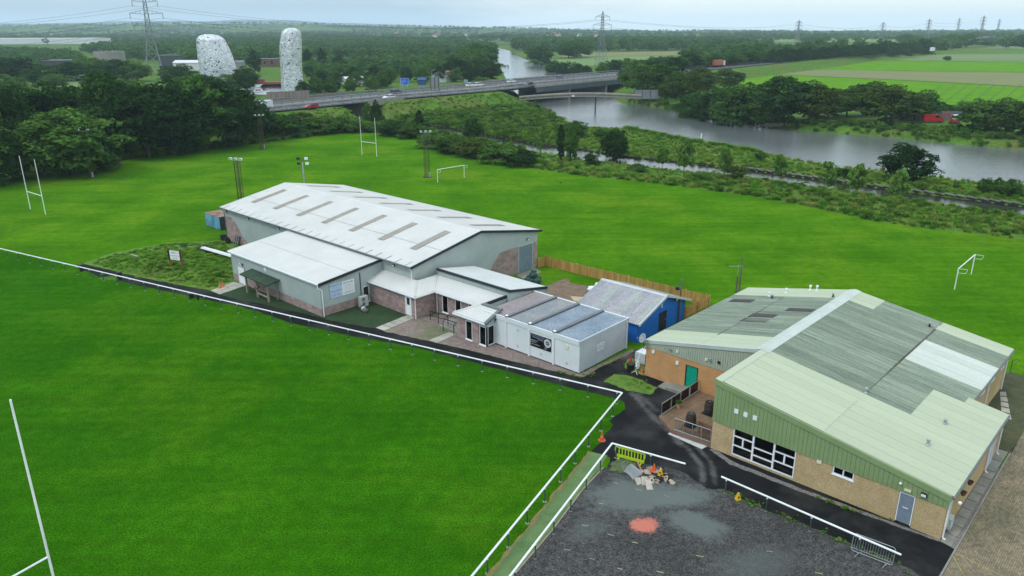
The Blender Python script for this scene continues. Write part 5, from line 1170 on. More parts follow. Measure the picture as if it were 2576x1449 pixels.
# concrete steps at the teal door
st2 = thing('door_steps', 'grey concrete steps below the teal door', 'steps', cf(-5.6, CS), CA)
MB().box(-1.6, .75, -1.15, -.02, 0, .26).build('step', concrete, st2); MB().box(-2.3, -1.6, -1.2, -.02, 0, .13).build('step', concrete, st2); MB().box(-.6, .6, -.8, -.02, .26, .30).build('step', concrete, st2)
oak = M('dark_barrel_oak', (.045, .032, .026), (.085, .065, .052), scale=5, rough=.85, stretch=(3, 3, .4), coord='obj'); hoop = M('black_barrel_hoop', (.012, .012, .013), rough=.5); lid = M('grey_barrel_head', (.16, .16, .16), (.24, .24, .24), scale=4, rough=.8)
def barrel(label, q, w):
    t = thing('barrel', label, 'barrel', cf(q, w, DZ), CA)
    prof = [(.30, .03), (.345, .2), (.375, .40), (.38, .5), (.375, .6), (.345, .8), (.30, .97)]
    nst = 20
    for i in range(nst):                      # each stave its own piece
        a0_, a1_ = 2 * math.pi * i / nst + .008, 2 * math.pi * (i + 1) / nst - .008; k_ = len(prof)
        vs_ = [(r * math.cos(a), r * math.sin(a), z) for a in (a0_, a1_) for r, z in prof]
        MB().add(vs_, [(j, j + k_, j + k_ + 1, j + 1) for j in range(k_ - 1)]).build('stave', oak, t)
    for z, r in ((.06, .315), (.24, .36), (.38, .38), (.62, .38), (.76, .36), (.94, .315)): MB().lathe([(r - .01, z - .025), (r + .004, z - .025), (r + .004, z + .025), (r - .01, z + .025)], 20).build('hoop', hoop, t)
    MB().lathe([(.0, .93), (.285, .93), (.285, .955), (.0, .955)], 20).build('head', lid, t); MB().lathe([(.04, .955), (.04, 1.0), (.02, 1.03)], 8).build('parasol_socket', steel, t)
    MB().box(-.45, .45, -.45, .45, .003, .015).build('mat', black_plastic, t)
barrel('dark oak barrel table by the glass balustrade on the deck', *lf(1737, 1070, .3)); barrel('dark oak barrel table against the green wall on the deck', lf(1784, 1040, .3)[0] - .03, lf(1784, 1040, .3)[1])
teak = M('warm_teak', (.30, .15, .06), (.38, .20, .085), scale=3, rough=.7); teak2 = M('red_brown_teak', (.13, .05, .035), (.18, .075, .05), scale=3, rough=.7)
def bench(label, q, w, rz, L_=1.2, m=teak):
    t = thing('garden_bench', label, 'bench', cf(q, w, DZ), CA + rz)
    for i in range(5): MB().box(-L_ / 2, L_ / 2, -.22 + i * .09, -.15 + i * .09, .40, .42).build('seat_slat', m, t)
    for x in (-L_ / 2 + .03, L_ / 2 - .03):
        MB().box(x - .03, x + .03, -.25, -.19, 0, .62).build('leg', m, t); MB().box(x - .03, x + .03, .22, .28, 0, .92).build('leg', m, t); MB().box(x - .035, x + .035, -.28, .24, .62, .66).build('armrest', m, t)
    MB().box(-L_ / 2, L_ / 2, .235, .275, .86, .92).box(-L_ / 2, L_ / 2, .235, .275, .50, .54).build('back_rail', m, t)
    for i in range(int(L_ / .11)): x = -L_ / 2 + .07 + i * .11; MB().box(x, x + .045, .245, .265, .54, .86).build('back_slat', m, t)
bx = lf(1787, 985, .3); bench('pale teak bench half hidden behind the green wall corner', -.72, 5.9, rad(-90) + math.pi, 1.2, teak)
bench('red brown slatted bench behind the front balustrade', -.85, 1.05, rad(180), 1.2, teak2)
tp = thing('plant_pot', 'terracotta pot with a green plant on the deck', 'plant pot', cf(*lf(1707, 1027, .3), DZ), CA)
terra = M('pale_terracotta', (.42, .22, .12), (.50, .28, .16), scale=4, rough=.85)
MB().lathe([(.13, 0), (.19, .34), (.215, .34), (.215, .40), (.18, .40), (.17, .34)], 14).build('pot', terra, tp)
MB().lathe([(.0, .33), (.18, .335)], 12).build('soil', dark_room, tp)
# ------------------------------------------------------------------ foliage meshes
LEAF_DARK = leaf_mat('dark_tree_leaves', [(.018, .046, .012), (.026, .064, .014), (.036, .084, .018), (.022, .056, .016)], .45)
LEAF_MID = leaf_mat('mid_tree_leaves', [(.038, .100, .018), (.062, .140, .022), (.080, .160, .030), (.048, .115, .020)], .45)
LEAF_OLIVE = leaf_mat('olive_tree_leaves', [(.040, .085, .014), (.064, .098, .018), (.046, .102, .018), (.075, .100, .020)], .5)
LEAF_YOUNG = leaf_mat('young_willow_leaves', [(.10, .21, .035), (.14, .26, .05), (.115, .22, .04)], .8)
LEAF_FAR = leaf_mat('far_wood_leaves', [(.040, .105, .028), (.066, .155, .034), (.095, .190, .042), (.052, .128, .032), (.085, .155, .032)], .06)
LEAF_BANK = leaf_mat('bank_shrub_leaves', [(.038, .105, .016), (.056, .14, .020), (.085, .18, .026), (.13, .22, .034), (.068, .13, .026)], .5)
LEAF_GRASS = leaf_mat('tall_grass_blades', [(.062, .18, .018), (.10, .235, .024), (.165, .27, .036), (.22, .25, .06), (.088, .21, .022)], .5)
LEAF_LOW = leaf_mat('low_weed_leaves', [(.075, .20, .014), (.11, .25, .02), (.17, .26, .045)], 1.0)
bark = M('grey_brown_bark', (.05, .042, .034), (.09, .078, .065), scale=2, rough=.95, stretch=(1, 1, .3), coord='obj')
def leaf_mesh(name, C, N, S, m, tri=False, elong=1.3):
    """one small face per leaf spray: centres C, facing N, half size S"""
    n = len(C); up = NR.normal(size=(n, 3)); T = np.cross(N, up); T /= np.linalg.norm(T, axis=1, keepdims=True) + 1e-9; B = np.cross(N, T)
    s = S[:, None]; fold = N * s * .35
    v = np.stack([C - T * s * elong - fold, C - B * s * .8, C + T * s * elong - fold, C + B * s * .8], 1).reshape(-1, 3)
    return np_mesh(name, v, np.arange(4 * n).reshape(n, 4), m)
def clump_cloud(centres, radii, per, leaf, jitter=.55, flat=.8, low=-.35):
    Cs, Ns, Ss = [], [], []
    for c, r in zip(centres, radii):
        d = NR.normal(size=(per, 3)); d /= np.linalg.norm(d, axis=1, keepdims=True)
        d[:, 2] = np.where(d[:, 2] < low, -d[:, 2] * .6, d[:, 2])
        rr = r * (.72 + .33 * NR.random((per, 1))); p = c + d * rr * np.array([1, 1, flat])
        nn = d + jitter * NR.normal(size=(per, 3)) + np.array([0, 0, .35]); nn /= np.linalg.norm(nn, axis=1, keepdims=True)
        Cs.append(p); Ns.append(nn); Ss.append(leaf * (.65 + .7 * NR.random(per)))
    return np.concatenate(Cs), np.concatenate(Ns), np.concatenate(Ss)
def crown(kind, m, n_cl, per, leaf, seed):
    """unit tree: height 1, crown radius about .5"""
    global NR
    NR = np.random.default_rng(seed); cs, rs = [], []
    lobes = NR.normal(size=(5, 3)) * .5; lph = NR.random(6) * 6.28
    for i in range(n_cl):
        d = NR.normal(size=3); d /= np.linalg.norm(d); az = math.atan2(d[1], d[0])
        wob = 1 + .16 * math.sin(2 * az + lph[0]) + .12 * math.sin(3 * az + lph[1] + 3 * d[2]) + .10 * math.sin(5 * az + lph[2])
        if kind == 'broad': rad_ = (.55 + .45 * NR.random() ** .5) * wob; c = np.array([d[0] * .37, d[1] * .37, .53 + d[2] * .385]) ; c = np.array([0, 0, .53]) + (c - np.array([0, 0, .53])) * rad_; r = .085 + .06 * NR.random()
        elif kind == 'tall': rad_ = (.5 + .5 * NR.random() ** .5) * wob; z = .5 + d[2] * .44 * rad_; t = 1 - .35 * max(0, z - .5) / .5; c = np.array([d[0] * .38 * rad_ * t, d[1] * .38 * rad_ * t, z]); r = .08 + .05 * NR.random()
        elif kind == 'cone': z = NR.random() ** 1.2; w = (1 - z) ** .8 * .42 + .03; a = NR.random() * 6.28; q = .5 + .5 * NR.random() ** .5; c = np.array([math.cos(a) * w * q * wob, math.sin(a) * w * q * wob, .06 + .9 * z]); r = .05 + .08 * (1 - z)
        elif kind == 'bush': rad_ = (.5 + .5 * NR.random() ** .5) * wob; c = np.array([d[0] * .40 * rad_, d[1] * .40 * rad_, .38 + d[2] * .42 * rad_ if d[2] > -.8 else .1]); r = .12 + .08 * NR.random()
        elif kind == 'young':
            z = .30 + .66 * NR.random(); w = .40 * (1 - abs(z - .55) / .6); a = NR.random() * 6.28; q = NR.random() ** .5; c = np.array([math.cos(a) * w * q + .16 * (z - .4), math.sin(a) * w * q, z]); r = .05 + .035 * NR.random()
        cs.append(c); rs.append(r)
    C, N, S = clump_cloud(cs, rs, per, leaf)
    C[:, 2] = np.clip(C[:, 2], .015, None)
    k = C[:, 2].max(); C[:, 2] /= k
    return leaf_mesh('crown_' + kind, C, N, S, m)
def trunk_mesh(seed, top=.62, r=.03, limbs=6):
    rr = random.Random(seed); b = MB(); p = Vector((0, 0, -.02)); q = Vector((rr.uniform(-.03, .03), rr.uniform(-.03, .03), top))
    n = 4
    for i in range(n): b.tube(p.lerp(q, i / n), p.lerp(q, (i + 1) / n), r * (1 - .6 * i / n), r * (1 - .6 * (i + 1) / n), n=7, caps=False)
    for i in range(limbs):
        s = p.lerp(q, rr.uniform(.35, .98)); a = rr.uniform(0, 6.28); L_ = rr.uniform(.16, .3); e = s + Vector((math.cos(a) * L_, math.sin(a) * L_, rr.uniform(.08, .22)))
        b.tube(s, e, r * .4, r * .1, n=5, caps=False)
    return b.mesh('trunk', bark)
CROWNS = {}
for kd_, mats in (('broad', (('dark', LEAF_DARK), ('mid', LEAF_MID), ('olive', LEAF_OLIVE))), ('tall', (('dark', LEAF_DARK), ('mid', LEAF_MID))), ('cone', (('dark', LEAF_DARK),)), ('bush', (('dark', LEAF_DARK), ('mid', LEAF_MID), ('olive', LEAF_OLIVE))), ('young', (('young', LEAF_YOUNG),))):
    for mn, m in mats:
        if kd_ == 'young': CROWNS[kd_, mn] = [crown(kd_, m, 60, 34, .045, 100 + i) for i in range(3)]
        elif kd_ == 'bush': CROWNS[kd_, mn] = [crown(kd_, m, 46, 70, .026, 200 + i) for i in range(2)]
        else: CROWNS[kd_, mn] = [crown(kd_, m, 120, 62, .019, 300 + i) for i in range(3 if kd_ == 'broad' else 2)]
TRUNKS = [trunk_mesh(i) for i in range(3)]; TRUNK_Y = [trunk_mesh(20 + i, .8, .013, 7) for i in range(2)]
TREE_N = 0
def tree(kind, mn, p, h, w, label, group=None, name='tree'):
    global TREE_N
    TREE_N += 1; rr = random.Random(TREE_N * 13 + 5)
    t = thing(name, label, 'shrub' if kind == 'bush' else 'tree', (p[0], p[1], p[2]), rr.uniform(0, 6.28), group)
    c = CROWNS[kind, mn]
    mesh_obj('crown' if kind != 'bush' else 'foliage', c[rr.randrange(len(c))], t, sc=(w / .86, w / .86, h))
    tr = TRUNK_Y if kind == 'young' else TRUNKS
    mesh_obj('trunk' if kind != 'bush' else 'stem', tr[rr.randrange(len(tr))], t, sc=(h * .9, h * .9, h if kind != 'bush' else h * .6))
    return t
pl = CROWNS['bush', 'mid'][0]; mesh_obj('plant', pl, tp, (0, 0, .33), sc=(.5, .5, .38))
mesh_obj('indoor_plant_crown', CROWNS['bush', 'dark'][0], None, cf(0, 0)) if False else None
ip = thing('indoor_plant', 'leafy pot plant standing behind the porch glazing', 'plant', ent.matrix_basis @ Vector((12.1, -.75, .09)), rad(-42.8))
MB().lathe([(.13, 0), (.17, .35), (.16, .35)], 12).build('pot', black_plastic, ip); MB().tube((0, 0, .3), (0, 0, 1.0), .02).build('stem', bark, ip); mesh_obj('foliage', CROWNS['bush', 'mid'][1], ip, (0, 0, .85), sc=(.75, .75, .95))
# ------------------------------------------------------------------ fence, poles, yard clutter
def gz(p): return float(height(np.array([p[0]]), np.array([p[1]]))[0])
fence_m = M('new_timber_board', (.38, .20, .055), (.47, .28, .09), scale=2.5, rough=.85, rnd=.22, stretch=(1, 1, .3))
fp = [at(1356, 673), at(1371, 669), at(1782, 771), at(1720, 803)]
fence = thing('timber_fence', 'new orange brown close boarded timber fence around the rear yard', 'fence', (fp[0].x, fp[0].y, 0))
FB = [MB().box(-.052, .052, -.012, .012, .03, 1.22 + i * .03).mesh('fence_board', fence_m) for i in range(3)]
FPM = MB().box(-.05, .05, -.05, .05, 0, 1.32).mesh('fence_post', fence_m)
for a, b in zip(fp[:-1], fp[1:]):
    d = b - a; L_ = d.length; u = d / L_; ang = math.atan2(u.y, u.x); s = Vector((-u.y, u.x, 0)); k = int(L_ / .128)
    for i in range(k): mesh_obj('fence_board', FB[RNG.randrange(3)], fence, a + u * (i + .5) * L_ / k - fp[0], (RNG.uniform(-.02, .02), RNG.uniform(-.012, .012), ang))
    for i in range(int(L_ / 2.4) + 1): mesh_obj('fence_post', FPM, fence, a + u * min(L_, i * 2.4) + s * .07 - fp[0], (0, 0, ang))
    for z in (.3, .95): MB().beam(a + s * .04 - fp[0] + Vector((0, 0, z)), b + s * .04 - fp[0] + Vector((0, 0, z)), .04, .09).build('fence_rail', fence_m, fence)
pole_m = M('old_pole_timber', (.075, .075, .055), (.13, .125, .095), scale=2, rough=.95, stretch=(1, 1, .2))
def pole(label, p, h, extra):
    t = thing('wooden_pole', label, 'pole', p); MB().tube((0, 0, 0), (0, 0, h), .11, .08, n=8).build('shaft', pole_m, t)
    if extra == 'lamps':
        for z, x in ((h - .9, -.3), (h - 2.0, -.35)):
            a = MB().beam((0, 0, z), (x, -.1, z), .05, .05).build('bracket', steel, t); MB().cbox((x - .1, -.15, z), (.36, .3, .3)).build('floodlight', black_plastic, a)
    if extra == 'aerial':
        a = MB().tube((0, 0, h), (0, 0, h + 1.2), .02).build('aerial_mast', steel, t); MB().tube((-1.0, 0, h + 1.1), (.5, 0, h + 1.1), .015).build('aerial_boom', steel, a)
        for i in range(6): MB().tube((-.9 + i * .25, -.2, h + 1.1), (-.9 + i * .25, .2, h + 1.1), .01).build('aerial_element', steel, a)
    return t
p_ = at(1707, 812); pole('grey wooden pole with two dark floodlights beside the blue shed', p_, rise(p_, 702), 'lamps')
p_ = at(1850, 748); pole('thin wooden pole with a television aerial behind the clubhouse roof', p_, rise(p_, 694), 'aerial')
p_ = at(1858, 742); pole('tall bare wooden pole behind the clubhouse roof', p_, rise(p_, 648), None)
# cones
orange = M('orange_cone_plastic', (.62, .10, .025), (.52, .085, .025), scale=4, rough=.55); faded = M('faded_orange_cone', (.50, .18, .06), (.42, .16, .06), scale=4, rough=.7); redc = M('red_cone_plastic', (.55, .03, .015), rough=.5)
def cone(label, p, m=orange, h=.75, base=True):
    t = thing('traffic_cone', label, 'traffic cone', p, RNG.uniform(0, 1.5))
    MB().lathe([(.17, .03), (.15, .06), (.035, h), (.02, h)], 14).build('body', m, t)
    if base:
        r = .26; MB().prism([(r * math.cos(a) * 1.1, r * math.sin(a) * 1.1) for a in [math.pi / 4 * k + .39 for k in range(8)]], 0, .04).build('base', m, t)
    MB().lathe([(.108, h * .40), (.112, h * .40), (.078, h * .62), (.074, h * .62)], 14).build('sleeve', M('grubby_white_sleeve', (.55, .42, .32), rough=.6), t) if m is not redc else None
cone('orange traffic cone on the grass edge by the pitch rail corner', at(1514, 1108)); cone('orange traffic cone standing among the broken slabs', at(1645, 1184, .15), orange, .52)
cone('faded orange cone at the left of the pair by the annexe path', at(554, 725), faded); cone('faded orange cone at the right of the pair by the annexe path', at(561, 721), faded)
cone('red cone standing on the black bin near the brick wall', at(1586, 914), redc, .6, True); cone('faded orange cone against the corner of the brick wall', at(1614, 938), faded, .75)
# wet floor style yellow markers
yelp = M('yellow_plastic', (.68, .40, .02), (.58, .34, .03), scale=3, rough=.5)
def marker(label, p, rz):
    t = thing('warning_marker', label, 'marker', p, rz); t.scale = (.8, .8, .8)
    MB().hexa([(-.2, -.2, 0), (.2, -.2, 0), (.2, .2, 0), (-.2, .2, 0)], [(-.06, -.05, .62), (.06, -.05, .62), (.06, .05, .62), (-.06, .05, .62)]).build('body', yelp, t)
    MB().add([(-.075, -.158, .22), (.075, -.158, .22), (.055, -.118, .38), (-.055, -.118, .38)], [(0, 1, 2, 3)]).build('symbol', black_plastic, t)
    MB().box(-.05, .05, -.012, .012, .62, .66).build('grip', white_pvc, t)
marker('yellow no parking cone on the gravel below the short rail', at(1856, 1257), .2); marker('yellow cone tipped among the broken slabs', at(1661, 1195, .12), -.5)
# lime barrier
lime = M('lime_green_plastic', (.42, .60, .01), (.38, .54, .012), scale=3, rough=.45)
ba, bb_ = at(1544, 1156), at(1617, 1176); bd = (bb_ - ba)
bn_ = Vector((-bd.y, bd.x, 0)).normalized() * .28; ba = ba + bn_
bar = thing('plastic_barrier', 'lime green plastic pedestrian barrier hung on the white rail', 'barrier', ba, math.atan2(bd.y, bd.x)); BL = bd.length
MB().box(0, BL, -.025, .025, .82, 1.05).build('top_panel', lime, bar); MB().box(.02, BL - .02, -.025, .025, .14, .34).build('bottom_panel', lime, bar)
nbar = 10
for i in range(nbar): x = .04 + (BL - .08) * i / (nbar - 1); MB().box(x - .035, x + .035, -.02, .02, .34, .82).build('bar', lime, bar)
for x in (.25, BL - .25): MB().box(x - .05, x + .05, -.22, .22, .0, .05).box(x - .05, x + .05, -.025, .025, .05, .14).build('foot', lime, bar)
for x in (-.05, BL): MB().box(x, x + .05, -.02, .02, .55, .85).build('hook', lime, bar)
# crowd barrier
ca0, ca1 = at(2139, 1388), at(2243, 1428); cdv = ca1 - ca0; CBL = cdv.length
cbr = thing('crowd_barrier', 'galvanised steel crowd control barrier leaning on the short white rail', 'barrier', ca0, math.atan2(cdv.y, cdv.x))
def bent(x, z): return (x, .26 * z / 1.05, z)
R_ = .1
outl = [(R_, .12), (CBL - R_, .12), (CBL, .12 + R_), (CBL, 1.0), (CBL - R_, 1.1), (R_, 1.1), (0, 1.0), (0, .12 + R_), (R_, .12)]
MB().path([bent(*p) for p in outl], .02).build('frame', steel, cbr); MB().tube(bent(0, .93), bent(CBL, .93), .014).build('inner_rail', steel, cbr); MB().tube(bent(0, .27), bent(CBL, .27), .014).build('inner_rail', steel, cbr)
for i in range(15): x = CBL * (i + 1) / 16; MB().tube(bent(x, .27), bent(x, .93), .009, n=6).build('bar', steel, cbr)
for x in (.45, CBL - .25): MB().path([(x - .15, -.35, .01), (x, .04, .14), (x + .1, .3, .03)], .018).build('foot', steel, cbr)
# rubble
slabp = M('pinkish_slab', (.25, .20, .16), (.34, .27, .215), scale=2, rough=.95, rnd=.15, fine=.1, fscale=10); tar = M('broken_tarmac', (.012, .012, .013), (.03, .03, .032), scale=4, rough=.95)
r2 = random.Random(3)
for i, (u, v, dz2, kind) in enumerate([(1640, 1200, .1, 's'), (1655, 1212, .06, 's'), (1672, 1205, .05, 's'), (1630, 1187, .1, 's'), (1690, 1214, .04, 's'), (1612, 1186, .08, 's'), (1650, 1186, .2, 's'), (1668, 1190, .12, 's'), (1634, 1178, .12, 's'), (1622, 1211, .1, 'w'), (1632, 1220, .16, 'w'), (1608, 1214, .05, 'w'), (1642, 1215, .02, 'w')]):
    p = at(u, v, dz2); n = r2.randrange(4, 6); sz_ = .36 if kind == 's' else .42
    pts = [(sz_ * r2.uniform(.7, 1.1) * math.cos(2 * math.pi * j / n + .4), sz_ * .75 * r2.uniform(.7, 1.1) * math.sin(2 * math.pi * j / n + .4)) for j in range(n)]
    if kind == 'w': pts = [(-.22, -.36), (.2, -.36), (.22, .36), (-.2, .36)]
    o = MB().prism(pts, -.03, .03).build('broken_slab', slabp if kind == 's' else M('whitish_slab', (.44, .39, .33), (.32, .27, .23), scale=3, rough=.95), None, loc=p, rot=(r2.uniform(-.35, .35), r2.uniform(-.35, .35), r2.uniform(0, 6)))
    if kind == 'w': o.rotation_euler = (.12 + i * .03, .08, rad(10 + (i - 10) * 9))
    tag(o, 'pinkish broken paving slab lying in the rubble heap' if kind == 's' else 'whitish whole slab stacked at the front of the rubble heap', 'slab', 'broken slabs in the rubble heap' if kind == 's' else 'stacked pale slabs')
tb = MB()
for i in range(70):
    u, v = r2.gauss(1668, 15), r2.gauss(1203, 8); p = at(u, v); s = r2.uniform(.04, .12); z = r2.uniform(.0, .22) * max(0, 1 - abs(u - 1660) / 45)
    vs_ = [(p.x + s * r2.uniform(.4, 1) * math.cos(a), p.y + s * r2.uniform(.4, 1) * math.sin(a), z + s * h_) for h_ in (0, .8) for a in (0, 1.5, 3.1, 4.6)]
    tb.hexa(vs_[:4], vs_[4:])
tag(tb.build('tarmac_rubble', tar), 'black broken tarmac lumps in the rubble heap', 'rubble', None, 'stuff')
# turf scraps and a big bent turf sheet
def crumple(name, label, c, rx, ry, h_, m, seed, n=26, rim=.0):
    rr = np.random.default_rng(seed); g = np.linspace(-1, 1, n); A_, B2 = np.meshgrid(g, g); R2 = np.clip(1 - (A_ ** 2 + B2 ** 2), 0, 1) ** .6
    zz = np.zeros_like(A_)
    for k in range(14):
        fx, fy, ph = rr.normal() * 5, rr.normal() * 5, rr.random() * 6.28; zz += np.abs(np.sin(A_ * fx + B2 * fy + ph)) / 5
    zz = (zz - zz.min()) * h_ * R2; v = np.stack([A_.ravel() * rx, B2.ravel() * ry, zz.ravel()], 1); msk = (A_ ** 2 + B2 ** 2).ravel()
    v[:, 0] *= 1 + .18 * np.sin(7 * np.arctan2(B2, A_)).ravel() * (msk > .3); idx_ = np.arange(n * n).reshape(n, n)
    f = np.stack([idx_[:-1, :-1].ravel(), idx_[:-1, 1:].ravel(), idx_[1:, 1:].ravel(), idx_[1:, :-1].ravel()], 1); keep = (msk[f].max(1) < 1.0); f = f[keep]
    o = mesh_obj(name, np_mesh(name, v, f, m, True), None, c, (0, 0, rr.random() * 3)); return tag(o, label, 'turf')
crumple('turf_scraps', 'heap of crumpled green artificial turf in the car park corner', at(1567, 1172, .02), 1.05, .8, .24, M('scrap_turf', (.05, .075, .03), (.11, .14, .06), scale=2.5, rough=.95, c3=(.14, .16, .13), s3=.9), 5)
grey_t = M('grey_turf_backing', (.20, .22, .215), (.25, .27, .26), scale=2, rough=.95, fine=.1, fscale=12)
tsh = MB(); n = 12
pa, pb2, pc, pd = at(1588, 1166, .62), at(1616, 1196, .35), at(1592, 1206, .04), at(1568, 1184, .10)
cc = (pa + pb2 + pc + pd) / 4
for i in range(n + 1):
    for j in range(n + 1):
        s, t_ = i / n, j / n; p = pa.lerp(pb2, s).lerp(pd.lerp(pc, s), t_); p.z += .10 * math.sin(s * 3.0) + .06 * math.sin(t_ * 5 + s); tsh.v.append(tuple(p - cc))
tsh.f = [(i * (n + 1) + j, i * (n + 1) + j + 1, (i + 1) * (n + 1) + j + 1, (i + 1) * (n + 1) + j) for i in range(n) for j in range(n)]
ts = tsh.build('turf_sheet', grey_t, None, True, cc); md = ts.modifiers.new('thick', 'SOLIDIFY'); md.thickness = .03
tag(ts, 'stiff grey backed turf sheet propped on the rubble heap', 'turf')
tag(MB().tube(at(1603, 1160, .35), at(1613, 1182, .12), .045).build('clay_pipe', M('pink_clay_pipe', (.42, .20, .15), rough=.8)), 'pink clay pipe leaning beside the grey turf sheet', 'pipe')
# bins
def bin_(label, p, h=.85, r=.27, m=black_plastic):
    t = thing('litter_bin', label, 'bin', p); MB().lathe([(r * .85, 0), (r, h * .9), (r * 1.08, h * .9), (r * 1.08, h), (r * .95, h), (r * .9, h * .5), (0, h * .45)], 16).build('body', m, t); MB().lathe([(r * 1.1, h * .93), (r * 1.13, h * .95), (r * 1.1, h)], 16).build('rim', m, t)
bin_('black litter bin at the start of the asphalt path', at(206, 682), .8); bin_('grey topped barrel bin on the path near the scoreboard', at(302, 703), .9, .3); bin_('black tub lying in the grass by the rail', at(482, 750), .55, .25)
bin_('black bin below the red cone near the brick wall', at(1586, 931), .6, .33); bin_('black bin post beside the rail near the tub', at(499, 754), .9, .12)
# caged tank, mesh panel, banner frame behind brick wing
ibc = thing('caged_tank', 'white plastic tank in a steel cage beside the brick wall', 'tank', at(1618, 912), CA)
tank_m = M('milky_tank_plastic', (.66, .70, .72), (.58, .62, .65), scale=2, rough=.4)
MB().box(-.5, .5, -.55, .55, .14, 1.05).build('tank', tank_m, ibc); MB().box(-.52, .52, -.57, .57, .0, .12).build('pallet', dark_steel, ibc)
cg = MB()
for i in range(6): x = -.53 + i * .212; cg.tube((x, -.58, .12), (x, -.58, 1.1), .012, n=5).tube((x, .58, .12), (x, .58, 1.1), .012, n=5)
for i in range(6): y = -.58 + i * .232; cg.tube((-.53, y, .12), (-.53, y, 1.1), .012, n=5).tube((.53, y, .12), (.53, y, 1.1), .012, n=5)
for z in (.3, .56, .82, 1.1): cg.path([(-.53, -.58, z), (.53, -.58, z), (.53, .58, z), (-.53, .58, z), (-.53, -.58, z)], .012, 5)
cg.build('cage', steel, ibc)
bf = thing('banner_frame', 'white pole frame with crumpled sheeting by the brick corner', 'frame', at(1599, 939), CA)
MB().path([(-.3, -.2, 0), (0, 0, .25), (.3, -.2, 0)], .02).path([(0, 0, .2), (.05, .1, 1.1), (0, .5, 1.7), (.1, 1.2, 2.2), (.15, 1.3, 1.5)], .025).build('frame', white_pvc, bf)
crumple('sheeting', 'x', (0, 0, 0), .25, .5, .3, white_pvc, 8, 14); o = bpy.data.objects['sheeting']; o.parent = bf; o.location = (.0, .1, .8); o.rotation_euler = (1.3, .2, 1.4)
for k_ in ('label', 'category'): del o[k_]
dish = thing('satellite_dish', 'grey satellite dish on the corner of the brick wing', 'satellite dish', cf(-CL - .05, CS - .15, 3.0), CA)
dv = []
for i in range(6):
    for j in range(18): r = .42 * i / 5; a = 2 * math.pi * j / 18; dv.append((r * math.cos(a), r * math.sin(a), -.12 * (1 - (r / .42) ** 2)))
dm = MB(); dm.add(dv, [(i * 18 + j, i * 18 + (j + 1) % 18, (i + 1) * 18 + (j + 1) % 18, (i + 1) * 18 + j) for i in range(5) for j in range(18)])
do = dm.build('reflector', M('grey_dish', (.26, .29, .31), rough=.5), dish, True, (0, -.3, .5), (rad(62), 0, rad(-25))); do.modifiers.new('t', 'SOLIDIFY').thickness = .01
MB().path([(0, 0, -.5), (0, -.1, .45)], .025).path([(0, -.2, .2), (-.1, -.85, .62)], .012).build('mount', dark_steel, dish); MB().cbox((-.1, -.88, .64), (.07, .1, .07)).build('receiver', steel, dish)
# green bagged heap behind hall, white bags, timber sheets
bagm = M('dark_green_bag', (.012, .045, .035), (.025, .07, .055), scale=3, rough=.6)
heap = thing('tarpaulin_heap', 'pile of dark green filled bags in the rear yard', 'bags', at(1341, 712))
for i, (x, y, z, s) in enumerate(((-.5, -.3, .45, .55), (.35, -.4, .42, .55), (-.3, .5, .45, .55), (.5, .45, .4, .5), (0, 0, 1.0, .5), (.1, .3, 1.3, .32))):
    b = MB(); rr = random.Random(i); pr = [(0, -.75), (.7, -.72), (.98, -.4), (1.0, .2), (.8, .6), (.45, .72), (0, .78)]
    b.lathe([(r * s, zz * s * .8) for r, zz in pr], 11)
    b.v = [(vx * rr.uniform(.86, 1.14), vy * rr.uniform(.86, 1.14), vz * rr.uniform(.92, 1.08)) for vx, vy, vz in b.v]; b.build('bag', bagm, heap, False, (x, y, z))
wb = thing('white_bags', 'heap of white sacks at the corner of the blue shed roof', 'bags', at(1498, 735))
for i, (x, y, z) in enumerate(((0, 0, .3), (.6, .2, .3), (.3, .1, .75), (-.4, .3, .28))):
    b = MB().lathe([(0, -.3), (.42, -.26), (.5, 0), (.38, .26), (0, .3)], 9); rr = random.Random(i + 9); b.v = [(vx * rr.uniform(.8, 1.2), vy * rr.uniform(.8, 1.2), vz * rr.uniform(.9, 1.1)) for vx, vy, vz in b.v]; b.build('sack', white_pvc, wb, False, (x, y, z))
ply = M('plywood_sheet', (.42, .31, .19), (.48, .36, .23), scale=2, rough=.9)
tag(MB().prism([(-.9, -.7), (.8, -.8), (.9, .6), (-.8, .7)], 0, .04).build('plywood_sheet', ply, None, loc=at(1458, 753, .35), rot=(.08, .15, .3)), 'pale plywood sheet lying beside the blue shed', 'board')
# air conditioner, rolled mat
acm = M('cream_ac_casing', (.52, .53, .48), (.46, .47, .43), scale=3, rough=.5)
ac = thing('air_conditioner', 'tall cream air conditioning unit with two fans by the annexe wall', 'air conditioner', ann.matrix_basis @ Vector((.75, 4.65, 0)), rad(-42.4))
MB().box(-.2, .2, -.5, .5, .08, 1.2).build('casing', acm, ac)
for z in (.38, .9):
    g_ = MB(); n = 20; g_.add([(.205, -.1 + .21 * math.cos(2 * math.pi * i / n), z + .21 * math.sin(2 * math.pi * i / n)) for i in range(n)], [tuple(range(n))]); fo = g_.build('fan', M('dark_fan_grille', (.08, .085, .085), (.14, .15, .15), scale=20, rough=.6), ac)
    MB().add([(.212, -.1 + .045 * math.cos(2 * math.pi * i / 10), z + .045 * math.sin(2 * math.pi * i / 10)) for i in range(10)], [tuple(range(10))]).build('hub', acm, fo)
for y in (-.35, .35): MB().box(-.18, .18, y - .04, y + .04, 0, .08).build('foot', dark_steel, ac)
rm = thing('rolled_mat', 'grey rolled mat on the turf beside the air conditioner', 'mat', at(916, 783), rad(-60))
